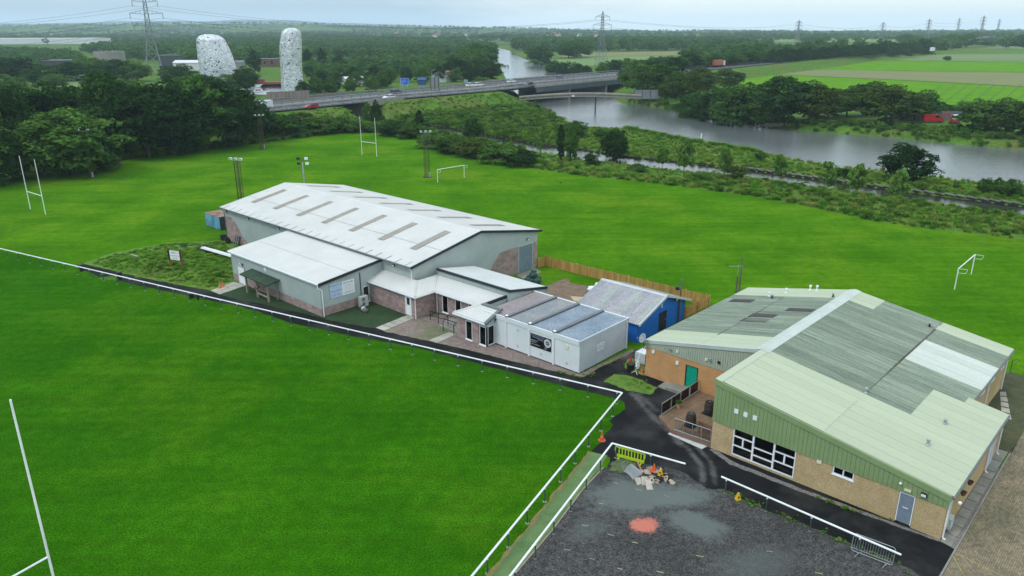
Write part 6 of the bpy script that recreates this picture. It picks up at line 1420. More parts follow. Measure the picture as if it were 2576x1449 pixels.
MB().tube((-.65, 0, .24), (.65, 0, .24), .24, n=18).build('roll', M('grey_mat', (.11, .115, .105), (.15, .155, .14), scale=3, rough=.95), rm, True); MB().tube((-.1, 0, .24), (.1, 0, .24), .246, n=18, caps=False).build('band', white_pvc, rm, True)
# advert boards on the annexe
def wall_board(label, org, w0_, w1_, z0, z1, m, lines, ink):
    loc = ann.matrix_basis @ Vector((.035, w0_, z0)); o = MB().box(0, .03, 0, w1_ - w0_, 0, z1 - z0).build('sign_board', m, None, loc=loc, rot=(0, 0, rad(-42.4))); tag(o, label, 'sign')
    for s, sz2, x, z, im in lines: text(o, s, sz2, im, (.034, x * (w1_ - w0_), z * (z1 - z0)), RIGHT, 'CENTER')
    return o
ink_n = M('navy_lettering', (.03, .05, .16), rough=.5); ink_s = M('slate_lettering', (.16, .20, .26), rough=.5)
wall_board('pale blue pub notice at the left of the two on the annexe wall', 0, 1.15, 2.61, 1.65, 3.17, M('pale_blue_board', (.42, .52, .70), (.46, .56, .72), scale=2, rough=.5),
           [('CLAREMONT INN', .19, .5, .82, ink_n), ('Family pub and restaurant', .09, .5, .68, ink_s), ('Open Everyday', .2, .5, .45, ink_n), ('Meals served all day', .1, .5, .33, ink_s), ('01324 719 859', .17, .5, .13, ink_n)], ink_n)
wall_board('white pub notice at the right of the two on the annexe wall', 0, 2.63, 4.18, 1.62, 3.14, board_w,
           [('DUTCH INN', .22, .5, .80, ink_n), ('Bar and restaurant', .1, .5, .64, ink_s), ('Open Everyday', .17, .5, .46, M('faded_lettering', (.50, .53, .52), rough=.5)), ('12 until late', .15, .5, .34, MATS['faded_lettering']), ('01324 483 015', .17, .5, .13, ink_n)], ink_n)
# ------------------------------------------------------------------ scoreboard, bench, shelter, heap by the mound
s0, s1 = at(430, 668, .9), at(459, 672, .9); sv = s1 - s0
sb = thing('scoreboard', 'white rugby scoreboard on two brown timber posts in the rough grass', 'scoreboard', (s0.x, s0.y, gz(s0) - .1), math.atan2(sv.y, sv.x)); SBW = sv.length
brown = M('brown_stained_timber', (.15, .06, .02), (.22, .10, .035), scale=3, rough=.8)
for x in (0, SBW): MB().box(x - .11, x + .11, -.09, .09, 0, 2.35).build('post', brown, sb); MB().box(x - .08, x + .08, -.11, -.09, .9, 2.1).build('number_plate', black_paint, sb)
bo = MB().box(.14, SBW - .14, -.05, .0, .95, 2.05).build('board', board_w, sb); cxs = SBW / 2
for s, z, sz2, im in (('GRFC v', 1.72, .32, ink_n), ('GRANGEMOUTH', 1.40, .17, M('maroon_lettering', (.30, .08, .13), rough=.5)), ('VISITORS', 1.10, .2, ink_s)): text(bo, s, sz2, im, (cxs, -.055, z), FRONT, 'CENTER')
b0, b1 = at(331, 650, .3), at(389, 664, .3); bv = b1 - b0
lb = thing('low_beam_bench', 'long weathered concrete beam bench in the rough grass', 'bench', (b0.x, b0.y, gz(b0)), math.atan2(bv.y, bv.x))
MB().box(0, bv.length, -.15, .15, .38, .48).build('seat', concrete, lb)
for f in (.04, .5, .96): MB().box(bv.length * f - .1, bv.length * f + .1, -.12, .12, 0, .38).build('leg', concrete, lb)
sh0, sh2 = at(623, 736), at(677, 760.5); shv = sh2 - sh0; SHL = shv.length
sh = thing('team_shelter', 'small shelter with dark green felt roof on timber posts', 'shelter', sh0, math.atan2(shv.y, shv.x))
felt = M('dark_green_felt', (.022, .045, .025), (.04, .07, .04), scale=1.2, rough=.95, fine=.15, fscale=10); weath = M('weathered_post_timber', (.24, .20, .14), (.33, .28, .20), scale=3, rough=.9, stretch=(1, 1, .3))
for x in (0, SHL / 2, SHL): MB().box(x - .09, x + .09, -.09, .09, 0, 2.05).build('post', weath, sh)
MB().hexa([(-.7, -.35, 2.0), (SHL + .55, -.35, 2.0), (SHL + .55, 1.2, 2.28), (-.7, 1.2, 2.28)], [(-.7, -.35, 2.12), (SHL + .55, -.35, 2.12), (SHL + .55, 1.2, 2.4), (-.7, 1.2, 2.4)]).build('roof', felt, sh)
for x in (0, SHL): MB().box(x - .07, x + .07, 1.0, 1.14, 0, 2.3).build('post', weath, sh)
MB().box(SHL / 2, SHL, -.03, .03, .42, .62).build('bench_rail', weath, sh)
tgt = MB().lathe([(.32, -.03), (.34, 0), (.32, .03)], 16, (0, 0, 0)).build('round_table', teak2, None, loc=sh.matrix_basis @ Vector((SHL / 2, -.02, 1.15))); tag(tgt, 'round brown shelf fixed to the middle post of the shelter', 'shelf')
# containers
cblue = M('sky_blue_container', (.13, .36, .52), (.20, .44, .58), scale=.9, rough=.6, fine=.12, fscale=6, c3=(.10, .20, .27), s3=.8); cside = M('dark_rusty_container_side', (.03, .05, .06), (.06, .07, .07), scale=1.5, rough=.85); ctop = M('rusty_container_roof', (.24, .18, .14), (.20, .06, .035), scale=1.1, rough=.9, lo=.5, hi=.62)
c0, c1_ = at(519, 568), at(561, 582); cv = (c1_ - c0); cang = rad(-43.1)
for i, lab in enumerate(('sky blue shipping container at the left of the pair behind the hall', 'sky blue shipping container at the right of the pair, nearer the hall')):
    t = thing('shipping_container', lab, 'container', c0 + Vector((math.cos(cang), math.sin(cang), 0)) * i * 2.25, cang)
    MB().box(0, 2.15, .06, 4.0, .05, 1.98).build('shell', cside, t); MB().box(-.02, 2.17, 0, 4.04, 1.98, 2.03).build('roof', ctop, t)
    for k in range(16): MB().box(2.15, 2.18, .1 + k * .24, .22 + k * .24, .1, 1.95).build('side_rib', cside, t)
    for k in (0, 1):
        d = MB().box(.06 + k * 1.02, 1.06 + k * 1.02, 0, .06, .1, 1.95).build('door', cblue, t)
        for x in (.25, .75): MB().tube((.06 + k * 1.02 + x, -.03, .1), (.06 + k * 1.02 + x, -.03, 1.95), .018, n=6).build('lock_bar', M('dark_blue_bar', (.04, .13, .22), rough=.5), d)
        if i == 1:
            for x in range(4): MB().box(.08 + k * 1.02 + x * .25, .16 + k * 1.02 + x * .25, -.025, 0, .12, 1.93).build('door_rib', cblue, d)
# tyres, frames, box with pipes
tyre_m = M('black_rubber', (.012, .012, .012), (.022, .022, .022), scale=4, rough=.85)
TY = MB()
for i in range(18):
    for j in range(8):
        a, b = 2 * math.pi * i / 18, 2 * math.pi * j / 8; r = .34 + .11 * math.cos(b); TY.v.append((r * math.cos(a), r * math.sin(a), .11 * math.sin(b)))
TY.f = [(i * 8 + j, ((i + 1) % 18) * 8 + j, ((i + 1) % 18) * 8 + (j + 1) % 8, i * 8 + (j + 1) % 8) for i in range(18) for j in range(8)]
TYM = TY.mesh('tyre', tyre_m, True)
for i, (u, v, z, rx) in enumerate(((562, 604, .12, 0), (563, 604, .36, .1), (562, 603, .6, -.1), (570, 603, .12, 0), (571, 604, .36, .15), (572, 612, .45, 1.3), (577, 612, .45, 1.25))):
    tag(mesh_obj('tyre', TYM, None, at(u, v, 0) + Vector((0, 0, z)), (rx, 0, .3 * i)), 'black tyre stacked at the far corner of the sports hall' if i < 5 else ('grey edged tyre leaning on the stacked tyres' if i == 5 else 'black tyre leaning on the hall wall below the downpipe'), 'tyre', 'tyre stack by the hall' if i < 5 else None)
fr_ = thing('metal_frames', 'old window frames leaning on the block wall of the hall', 'frame', at(587, 615), rad(-43.1))
for k in range(3):
    b = MB(); y = .15 * k; tl = .35
    def P3(x, z): return (x, y + z * tl, z)
    for a, c in (((0, 0), (1.0, 0)), ((1.0, 0), (1.0, 1.15)), ((1.0, 1.15), (0, 1.15)), ((0, 1.15), (0, 0)), ((0, .5), (1, .5)), ((.5, 0), (.5, 1.15))): b.beam(P3(*a), P3(*c), .06, .06)
    b.build('frame', steel if k == 0 else dark_steel, fr_)
bxp = at(517, 632); pipes = thing('timber_trough', 'dark timber trough in the long grass below the hall', 'trough', (bxp.x, bxp.y, gz(bxp)), rad(-30))
for a in ((-1.0, 1.0, -.6, -.52), (-1.0, 1.0, .52, .6), (-1.0, -.92, -.52, .52), (.92, 1.0, -.52, .52)): MB().box(*a, 0, .55).build('plank', dark_steel, pipes)
g0, g1 = at(512, 624, .65), at(585, 645, .65)
wp = thing('spare_rail_lengths', 'long white rail lengths stacked on the timber trough', 'rails', g0)
for k, (o_, z) in enumerate(((-.2, 0), (0, 0), (.2, 0), (-.1, .12), (.1, .12))):
    dv_ = (g1 - g0).normalized(); s = Vector((-dv_.y, dv_.x, 0)) * o_; MB().tube(s + Vector((0, 0, z)) - dv_ * RNG.uniform(0, .4), (g1 - g0) + s + Vector((0, 0, z)), .085, n=8).build('rail', rail_white, wp)
tag(mesh_obj('tyre', TYM, None, Vector((at(464, 619).x, at(464, 619).y, gz(at(464, 619)) + .1))), 'lone old tyre in the grass behind the scoreboard', 'tyre')
# ------------------------------------------------------------------ goals, posts, lighting masts
def rugby_posts(label, a, b, h=8.7):
    t = thing('rugby_posts', label, 'goal posts', a, math.atan2(b.y - a.y, b.x - a.x)); w = (b - a).length
    for x in (0, w): MB().tube((x, 0, 0), (x, 0, h), .065, .05, n=10).build('upright', rail_white, t)
    MB().tube((0, 0, 3.0), (w, 0, 3.0), .055, n=10).build('crossbar', rail_white, t)
rugby_posts('white rugby posts at the far left of the back pitch', at(77, 527), at(115, 540)); rugby_posts('white rugby posts at the far end of the field by the trees', at(911, 389), at(948, 394))
g3 = at(122, 1400, 3.0); g4 = at(35, 1449, 3.0); dvv = (g4 - g3).normalized(); pb3 = g3 + dvv * 5.6
rugby_posts('nearest white rugby posts at the lower left edge', Vector((pb3.x, pb3.y, 0)), Vector((g3.x, g3.y, 0)), rise(g3, 1005))
def football_goal(label, a, b):
    t = thing('football_goal', label, 'goal', a, math.atan2(b.y - a.y, b.x - a.x)); w = (b - a).length; h = 2.44
    for x in (0, w): MB().tube((x, 0, 0), (x, 0, h), .06, n=8).build('post', rail_white, t)
    MB().tube((0, 0, h), (w, 0, h), .06, n=8).build('crossbar', rail_white, t)
    for x in (0, w): MB().path([(x, 0, h), (x + .1, -.9, h), (x + .1, -.75, h - .45), (x, 0, h - .5)], .02, 6).build('net_hanger', rail_white, t)
football_goal('white football goal in the middle of the back field', at(1101, 459), at(1168, 447)); football_goal('white football goal at the right of the back field', at(2401, 728), at(2443, 690))
def lattice(b, x0, y0, w, h, step=.75, r=.036):
    c = [(x0 + w * math.cos(a), y0 + w * math.sin(a)) for a in (.5, 2.6, 4.7)]
    for x, y in c: b.tube((x, y, 0), (x, y, h), r, n=5)
    z = 0; k = 0
    while z + step <= h:
        for i in range(3):
            p, q = c[i], c[(i + 1) % 3]
            if k % 2: p, q = q, p
            b.tube((p[0], p[1], z), (q[0], q[1], z + step), r * .6, n=4, caps=False)
        z += step; k += 1
def mast(label, p, h, twin=True, lamps=3, m=dark_steel):
    t = thing('lighting_mast', label, 'floodlight mast', p, RNG.uniform(-.4, .4)); b = MB(); lattice(b, -.32, 0, .24, h); b.build('tower', m, t)
    if twin: b = MB(); lattice(b, .32, 0, .24, h); b.build('tower', m, t)
    MB().beam((-1.0, 0, h + .05), (1.0, 0, h + .05), .06, .06).build('headframe', steel, t)
    for i in range(lamps):
        x = -.9 + i * 1.8 / max(1, lamps - 1); l = MB().box(x - .22, x + .22, -.25, .05, h + .12, h + .42).build('floodlight', tank_m, t); MB().box(x - .18, x + .18, -.256, -.251, h + .15, h + .38).build('lens', steel, l)
    MB().prism([(-.8, -.5), (.8, -.5), (.8, .5), (-.8, .5)], -.02, .15).build('base', dark_steel, t); MB().box(.3, .55, -.5, -.3, .15, 1.1).build('switch_box', steel, t)
p_ = at(594, 404, 9.0); mast('twin lattice floodlight mast rising behind the left end of the hall', (p_.x, p_.y, 0), 9.0)
p_ = at(1075, 446); mast('lattice floodlight mast beside the middle football goal', p_, rise(p_, 334)); p_ = at(661, 375); mast('dark floodlight mast against the trees at the far field edge', p_, rise(p_, 292)); p_ = at(209, 330, 9.0); mast('white topped floodlight mast in front of the left trees', (p_.x, p_.y, 0), 9.0, True, 2)
p_ = at(760, 402, 9.0); t = thing('lighting_column', 'slim steel column with four floodlights behind the hall roof', 'floodlight mast', (p_.x, p_.y, 0)); MB().tube((0, 0, 0), (0, 0, 8.6), .16, .11, n=8).build('column', steel, t); MB().path([(-.5, 0, 9.0), (.6, 0, 9.0)], .03).path([(-.5, 0, 8.3), (.6, 0, 8.3)], .03).path([(0, 0, 8.2), (0, 0, 9.1)], .03).build('headframe', dark_steel, t)
for x, z, m in ((-.6, 9.2, black_plastic), (-.55, 8.45, black_plastic), (.6, 9.2, tank_m), (.7, 8.45, tank_m)): MB().cbox((x, 0, z), (.45, .3, .35)).build('floodlight', m, t)
# crows on the field
crow_m = M('black_feathers', (.01, .01, .012), rough=.7)
for i, (u, v) in enumerate(((1357, 437), (1410, 462), (1393, 480))):
    t = thing('crow', ['black crow on the back field, furthest from the hall', 'black crow on the back field, furthest right', 'black crow on the back field, nearest the hall'][i], 'bird', at(u, v), i * 1.3); MB().lathe([(0, -.22), (.05, -.16), (.085, 0), (.06, .12), (.035, .2), (0, .26)], 8).build('body', crow_m, t, True, (0, 0, .22), (rad(70), 0, 0)); MB().tube((-.03, 0, 0), (-.03, 0, .17), .008, n=4).tube((.03, 0, 0), (.03, 0, .17), .008, n=4).build('leg', crow_m, t)
# net fence at the right edge
nf = thing('wire_fence', 'thin green wire fence at the right edge of the field', 'fence', at(2540, 940))
for i in range(4): MB().tube((i * 3.0, i * -1.2, 0), (i * 3.0, i * -1.2, 1.3), .03).build('post', green_steel, nf)
for z in (.5, .9, 1.25): MB().tube((0, 0, z), (9, -3.6, z), .012, n=4).build('wire', green_steel, nf)
# ------------------------------------------------------------------ motorway
RW2 = 15.0
road_m = M('grey_motorway_asphalt', (.050, .054, .060), (.072, .076, .082), scale=.1, rough=.9, spec=.1, fine=.08, fscale=1.5, stretch=(1, 1, 1)); line_m = M('white_road_paint', (.62, .63, .62), rough=.8); verge_c = M('concrete_central_strip', (.24, .225, .20), (.30, .285, .26), scale=.3, rough=.95)
road = strip(offset_line(MWS, RW2), offset_line(MWS, -RW2), road_m, 'motorway', 'grey motorway crossing the river on a low embankment')
for d, w, nm in ((0, 1.9, 'c'),): strip(offset_line(MWS, .95), offset_line(MWS, -.95), verge_c, 'central_reserve', 'pale central reserve of the motorway', z=ROADZ + .03)
for d in (13.6, 11.2 - 9.0, -2.2, -13.6):
    pass
ml = MB()
for d in (11.0, 2.6, -2.6, -11.0):
    a, b = offset_line(MWS, d + .12), offset_line(MWS, d - .12)
    for i in range(len(MWS) - 1): ml.quad((*a[i].xy, ROADZ + .02), (*b[i].xy, ROADZ + .02), (*b[i + 1].xy, ROADZ + .02), (*a[i + 1].xy, ROADZ + .02))
cum = [0.0]
for a, b in zip(MWS[:-1], MWS[1:]): cum.append(cum[-1] + (b - a).length)
def along(s):
    i = max(0, min(len(cum) - 2, int(np.searchsorted(cum, s) - 1))); t = (s - cum[i]) / (cum[i + 1] - cum[i]); p = MWS[i].lerp(MWS[i + 1], t); d = (MWS[i + 1] - MWS[i]).normalized(); return p, d
for side in (6.8, -6.8):
    s = 200.0
    while s < 760:
        p, d = along(s); n_ = Vector((-d.y, d.x, 0)); q = p + n_ * side; a = d * 1.6; b = n_ * .1; ml.quad(*[(v.x, v.y, ROADZ + .02) for v in (q - a - b, q + a - b, q + a + b, q - a + b)]); s += 9
tag(ml.build('road_markings', line_m), 'white lane markings of the motorway', None, None, 'structure')
gal = M('dull_galvanised_barrier', (.22, .22, .205), (.28, .28, .26), scale=.5, rough=.6)
def barrier(label, d, s0, s1, h=.75, m=gal, rails=((.62, .28),), step=4.0):
    p0, _ = along(s0); t = thing('crash_barrier', label, 'barrier', p0); b = MB(); s = s0; prev = None
    PMs = MB().box(-.06, .06, -.06, .06, 0, h).mesh('post', dark_steel)
    while s <= s1:
        p, dr = along(s); n_ = Vector((-dr.y, dr.x, 0)); q = p + n_ * d - p0
        mesh_obj('post', PMs, t, q, (0, 0, math.atan2(dr.y, dr.x)))
        if prev is not None:
            for z, hh in rails: b.beam(prev + Vector((0, 0, z)), q + Vector((0, 0, z)), .08, hh)
        prev = q; s += step
    b.build('beam', m, t)
def s_at(u, v):
    p = at(u, v, ROADZ); return min(range(len(MWS)), key=lambda i: (MWS[i] - p).length), p
SL_ = cum[s_at(560, 276)[0]]; SR_ = cum[s_at(1700, 175)[0]]
barrier('steel crash barrier along the central reserve of the motorway', 0, SL_, SR_); barrier('steel crash barrier on the near side of the motorway', -RW2 + .4, SL_, SR_); barrier('steel crash barrier on the far side of the motorway', RW2 - .4, SL_, SR_)
# river bridge: girders, parapets, piers
b0s = cum[s_at(1283, 213)[0]]; b1s = cum[s_at(1560, 187)[0]]
gird = M('blue_grey_bridge_girder', (.045, .065, .085), (.065, .085, .105), scale=.3, rough=.6); br = thing('motorway_bridge', 'low motorway bridge with blue grey girders over the river', 'bridge', along(b0s)[0])
def rib_along(s0, s1, d, w, z0, z1, m, nm, par, base, n=10):
    b = MB(); pr = None
    for i in range(n + 1):
        p, dr = along(s0 + (s1 - s0) * i / n); n_ = Vector((-dr.y, dr.x, 0)); q = p + n_ * d - base
        if pr is not None: b.beam(pr + Vector((0, 0, (z0 + z1) / 2)), q + Vector((0, 0, (z0 + z1) / 2)), w, z1 - z0)
        pr = q
    return b.build(nm, m, par)
base_b = along(b0s)[0]
rib_along(b0s, b1s, 0, 2 * RW2 + .6, -.55, -.05, concrete, 'deck', br, base_b)
for d in (-RW2 - .1, -RW2 / 2, 0, RW2 / 2, RW2 + .1): rib_along(b0s, b1s, d, .5, -2.6, -.56, gird, 'girder', br, base_b)
for d in (-RW2 - .25, RW2 + .25): rib_along(b0s, b1s, d, .4, -.5, .35, verge_c, 'parapet', br, base_b)
par = MB()
for f in (.30, .62, .97):
    p, dr = along(b0s + (b1s - b0s) * f); q = p - base_b; a = math.atan2(dr.y, dr.x); MB().cbox((q.x, q.y, -5.2), (1.4, 2 * RW2 - 2, 5.4), a).build('pier', concrete, br)
# canal underpass
u0 = cum[s_at(852, 252)[0]]; u1 = cum[s_at(952, 243)[0]]; base_u = along(u0)[0]
ub = thing('canal_bridge', 'concrete motorway bridge over the canal with dark underpass', 'bridge', base_u)
rib_along(u0, u1, 0, 2 * RW2 + 1.2, -1.3, -.06, concrete, 'deck', ub, base_u, 4)
for d in (-RW2 - .5, RW2 + .5): rib_along(u0, u1, d, .35, -1.2, .6, concrete, 'parapet', ub, base_u, 4)
for f in (.02, .98):
    p, dr = along(u0 + (u1 - u0) * f); q = p - base_u; MB().cbox((q.x, q.y, -3.4), (.8, 2 * RW2, 4.2), math.atan2(dr.y, dr.x)).build('abutment', concrete, ub)
# concrete noise wall beside the road
wA, wB = at(672, 252, ROADZ), at(780, 247, ROADZ); rib = M('stained_concrete_panel', (.20, .165, .135), (.27, .235, .20), scale=.7, rough=.95, stretch=(3, 3, .25))
nw = thing('concrete_wall', 'stained concrete panel wall on the far side of the motorway', 'wall', wA); k = 10
for i in range(k):
    a, b = (wB - wA) * (i / k), (wB - wA) * ((i + 1) / k - .006); MB().beam(a + Vector((0, 0, 1.3)), b + Vector((0, 0, 1.3)), .3, 2.6).build('wall_panel', rib, nw)
# ------------------------------------------------------------------ vehicles
tyre_b = tyre_m; wheel_r = M('wheel_alloy', (.30, .30, .31), rough=.4, metal=.5); lampw = M('headlamp', (.7, .7, .68), rough=.2); lampr = M('tail_lamp', (.35, .01, .01), rough=.3); carglass = M('dark_car_glass', (.01, .012, .015), rough=.08, spec=.6)
def car(label, p, ang, paint, L_=4.3, h=1.48, w=1.78, kind='hatch'):
    t = thing('car', label, 'car', p, ang); hl = L_ / 2
    pm = M('paint_' + label[:18], paint, rough=.25, spec=.5)
    side = [(-hl, .35), (-hl, .85), (-hl * .97, .95), (hl * .45, .95), (hl * .96, .72), (hl, .5), (hl, .3)]
    b = MB(); n = len(side); vs_ = []
    for y, k_ in ((-w / 2, 1), (w / 2, 1)): vs_ += [(x, y, z) for x, z in side]
    b.add(vs_, [tuple(range(n)), tuple(range(2 * n - 1, n - 1, -1))] + [(i, i + n, (i + 1) % n + n, (i + 1) % n) for i in range(n)])
    bo_ = b.build('body', pm, t)
    rx0 = -hl * (.93 if kind == 'hatch' else .7)
    MB().hexa([(rx0, -w / 2 + .03, .94), (hl * .48, -w / 2 + .03, .94), (hl * .48, w / 2 - .03, .94), (rx0, w / 2 - .03, .94)], [(rx0 + .22, -w / 2 + .2, h - .04), (hl * .02, -w / 2 + .2, h - .04), (hl * .02, w / 2 - .2, h - .04), (rx0 + .22, w / 2 - .2, h - .04)]).build('windows', carglass, t)
    MB().box(rx0 + .2, hl * .05, -w / 2 + .19, w / 2 - .19, h - .04, h).build('roof', pm, t)
    for x in (rx0 + .12, -.15, hl * .2): MB().beam((x, -w / 2 + .05, .95), (x * .98, -w / 2 + .19, h - .02), .06, .06).beam((x, w / 2 - .05, .95), (x * .98, w / 2 - .19, h - .02), .06, .06).build('pillar', pm, t)
    for x in (-hl * .62, hl * .64):
        for y in (-w / 2 + .05, w / 2 - .05):
            wo = MB().tube((x, y - .1, .31), (x, y + .1, .31), .31, n=14).build('wheel', tyre_b, t); MB().tube((x, y - .105, .31), (x, y + .105, .31), .19, n=10).build('rim', wheel_r, wo)
    for y in (-w / 2 + .25, w / 2 - .25):
        MB().box(hl * .96, hl + .01, y - .18, y + .18, .55, .70).build('headlight', lampw, t); MB().box(-hl - .012, -hl + .02, y - .12, y + .12, .6, .85).build('tail_light', lampr, t)
    MB().box(hl - .01, hl + .015, -.26, .26, .38, .48).build('number_plate', white_pvc, t)
def on_road(u, v, away):
    p = at(u, v, ROADZ + .02); i = min(range(1, len(MWS) - 1), key=lambda j: (MWS[j] - p).length); d = MWS[i + 1] - MWS[i - 1]; a = math.atan2(d.y, d.x); return p, a if away else a + math.pi
WHT = (.72, .73, .74)
for lab, u, v, away, paint, kw in (('red hatchback driving left on the motorway', 783, 272, False, (.35, .012, .015), {}), ('white hatchback driving left behind the red car', 978, 249, False, WHT, {}), ('dark blue estate driving right on the far carriageway', 998, 235, True, (.01, .02, .12), dict(L_=4.6, kind='hatch')),
                                ('white saloon at the left of two on the far carriageway', 1184, 218, True, WHT, dict(kind='saloon')), ('white pickup like car right of the white saloon', 1204, 217, True, WHT, dict(L_=4.7)), ('bright blue small car on the far side of the river bridge', 1409, 199, True, (.02, .12, .42), {}), ('dark grey small car on the near side of the river bridge', 1330, 215, False, (.03, .035, .035), dict(L_=3.9)), ('white car at the left end of the river bridge', 1287, 208, True, WHT, {})):
    p, a = on_road(u, v, away); car(lab, p, a, paint, **kw)
def van(label, p, ang, paint, L_=5.6, h=2.4, w=2.0, name='van', glass_side=False):
    t = thing(name, label, 'van', p, ang); hl = L_ / 2; pm = M('paint_' + label[:18], paint, rough=.3, spec=.5)
    side = [(-hl, .4), (-hl, h), (hl * .35, h), (hl * .62, h * .62), (hl * .95, h * .5), (hl, .9), (hl, .35)]; n = len(side); b = MB(); vs_ = [(x, y, z) for y in (-w / 2, w / 2) for x, z in side]
    b.add(vs_, [tuple(range(n)), tuple(range(2 * n - 1, n - 1, -1))] + [(i, i + n, (i + 1) % n + n, (i + 1) % n) for i in range(n)]); b.build('body', pm, t)
    MB().add([(hl * .37, -w / 2 + .1, h - .06), (hl * .37, w / 2 - .1, h - .06), (hl * .63, w / 2 - .1, h * .64), (hl * .63, -w / 2 + .1, h * .64)], [(0, 1, 2, 3)]).add([(hl * .10, s * (w / 2 + .006), z) for s in (-1,) for z in (h * .62,)] + [(hl * .5, -w / 2 - .006, h * .62), (hl * .36, -w / 2 - .006, h * .9), (hl * .10, -w / 2 - .006, h * .9)], [(0, 1, 2, 3)]).build('windscreen', carglass, t)
    if glass_side: MB().box(-hl * .9, hl * .3, -w / 2 - .006, w / 2 + .006, h * .6, h * .88).build('side_windows', carglass, t)
    for x in (-hl * .6, hl * .62):
        for y in (-w / 2 + .06, w / 2 - .06): wo = MB().tube((x, y - .11, .35), (x, y + .11, .35), .35, n=14).build('wheel', tyre_b, t); MB().tube((x, y - .115, .35), (x, y + .115, .35), .2, n=10).build('rim', wheel_r, wo)
    for y in (-w / 2 + .25, w / 2 - .25): MB().box(hl - .02, hl + .012, y - .15, y + .15, .75, .95).build('headlight', lampw, t); MB().box(-hl - .012, -hl + .01, y - .08, y + .08, .8, 1.2).build('tail_light', lampr, t)
p, a = on_road(662, 274, False); van('pale van half hidden by trees at the left of the motorway', p, a, (.6, .63, .64)); p, a = on_road(1571, 185, True); van('dark minibus leaving the right end of the bridge', p, a, (.015, .012, .05), 6.5, 2.7, 2.2, 'minibus', True)
def lorry(label, u, v, away, boxc, cabc):
    p, a = on_road(u, v, away); t = thing('lorry', label, 'lorry', p, a); bm_ = M('box_' + label[:14], boxc, rough=.5); cm_ = M('cab_' + label[:14], cabc, rough=.4)
    bo_ = MB().box(-6, 3.4, -1.25, 1.25, 1.1, 3.9).build('box', bm_, t)
    for i in range(8): MB().box(-5.9 + i * 1.15, -5.85 + i * 1.15, -1.27, 1.27, 1.15, 3.85).build('box_rib', bm_, bo_)
    MB().hexa([(3.7, -1.2, .8), (5.8, -1.2, .8), (5.8, 1.2, .8), (3.7, 1.2, .8)], [(3.7, -1.2, 3.5), (5.5, -1.2, 3.4), (5.5, 1.2, 3.4), (3.7, 1.2, 3.5)]).build('cab', cm_, t); MB().box(5.6, 5.78, -1.05, 1.05, 2.0, 2.9).build('windscreen', carglass, t)
    MB().box(-6, 5.4, -1.0, 1.0, .75, 1.09).build('chassis', dark_steel, t)
    for x in (-5, -3.9, -2.8, 2.4, 4.7):
        for y in (-1.1, 1.1): MB().tube((x, y - .15, .5), (x, y + .15, .5), .5, n=12).build('wheel', tyre_b, t)
lorry('orange sided lorry with a white cab among the trees', 1808, 168, True, (.36, .11, .06), (.7, .7, .7)); lorry('white lorry on the motorway at the far right', 2345, 131, True, (.66, .67, .68), (.6, .61, .62))
# red van and digger in the yard on the far bank
p = at(2346, 308, 0); van('bright red van in the yard on the far river bank', p, rad(-8), (.42, .015, .02), 5.8, 2.4)
dg = thing('excavator', 'small red and white digger in the yard beside the red van', 'excavator', at(2400, 312), rad(170)); redm = M('red_digger_paint', (.42, .03, .02), rough=.4)
for y in (-.9, .9): MB().prism([(-1.3, y - .22), (1.3, y - .22), (1.3, y + .22), (-1.3, y + .22)], .0, .65).build('track', dark_steel, dg)
MB().box(-1.2, .9, -.9, .9, .75, 1.5).build('body', redm, dg); MB().box(-.9, .5, -.75, .75, 1.5, 2.7).build('cab', board_w, dg); MB().box(-.75, .52, -.77, .77, 1.75, 2.5).build('cab_glass', carglass, dg)
bm2 = MB().beam((.9, 0, 1.3), (2.2, 0, 3.2), .35, .4).build('boom', redm, dg); MB().beam((2.2, 0, 3.2), (3.4, 0, 2.7), .3, .35).beam((3.4, 0, 2.7), (3.5, 0, .9), .25, .3).build('arm', redm, dg); MB().prism([(3.2, -.35), (3.9, -.35), (3.9, .35), (3.2, .35)], .3, .9).build('bucket', dark_steel, dg)
yf = thing('corrugated_hoarding', 'grey corrugated hoarding behind the red van', 'hoarding', at(2258, 301)); hA, hB = Vector((0, 0, 0)), at(2580, 300) - at(2258, 301)
ribs(hA + Vector((0, 0, 0)), hB, hB + Vector((0, 0, 2.6)), hA + Vector((0, 0, 2.6)), .5, .08).build('hoarding_sheet', M('grey_hoarding', (.12, .14, .155), (.17, .19, .20), scale=.6, rough=.7), yf)
# ------------------------------------------------------------------ pipe bridge
pA, pB = at(1306, 251, 3.0), at(1612, 247, 3.0); pbg = thing('pipe_bridge', 'old concrete pipe bridge crossing the river on thin piers', 'bridge', pA); dvp = pB - pA; stc = M('mossy_pipe_concrete', (.16, .15, .125), (.22, .21, .18), scale=.4, rough=.95)
arch = [pA.lerp(pB, i / 16) - pA + Vector((0, 0, 1.0 * math.sin(math.pi * i / 16))) for i in range(17)]
for a, b in zip(arch[:-1], arch[1:]): MB().tube(a + Vector((0, 0, .75)), b + Vector((0, 0, .75)), .55, n=12).build('pipe_section', stc, pbg)
b_ = MB()
for a, b in zip(arch[:-1], arch[1:]): b_.beam(a, b, .8, .5)
b_.build('deck', concrete, pbg)
for f, dn in ((.13, -6.0), (.68, -6.5)): q = arch[int(16 * f)]; MB().tube((q.x, q.y, -dn * 0 - 5.5), (q.x, q.y, q.z), .28, n=8).build('pier', dark_steel, pbg)
for i in range(13): q = arch[i + 2]; MB().box(q.x - .1, q.x + .1, q.y - .5, q.y + .5, q.z - .55, q.z - .2).build('hanger', dark_steel, pbg)
tag(MB().box(-.5, .5, -.04, .04, 0, .5).build('sign_board', board_w, None, loc=pA + arch[7] + Vector((0, -.6, -.1))), 'small white notice hung on the pipe bridge', 'sign')
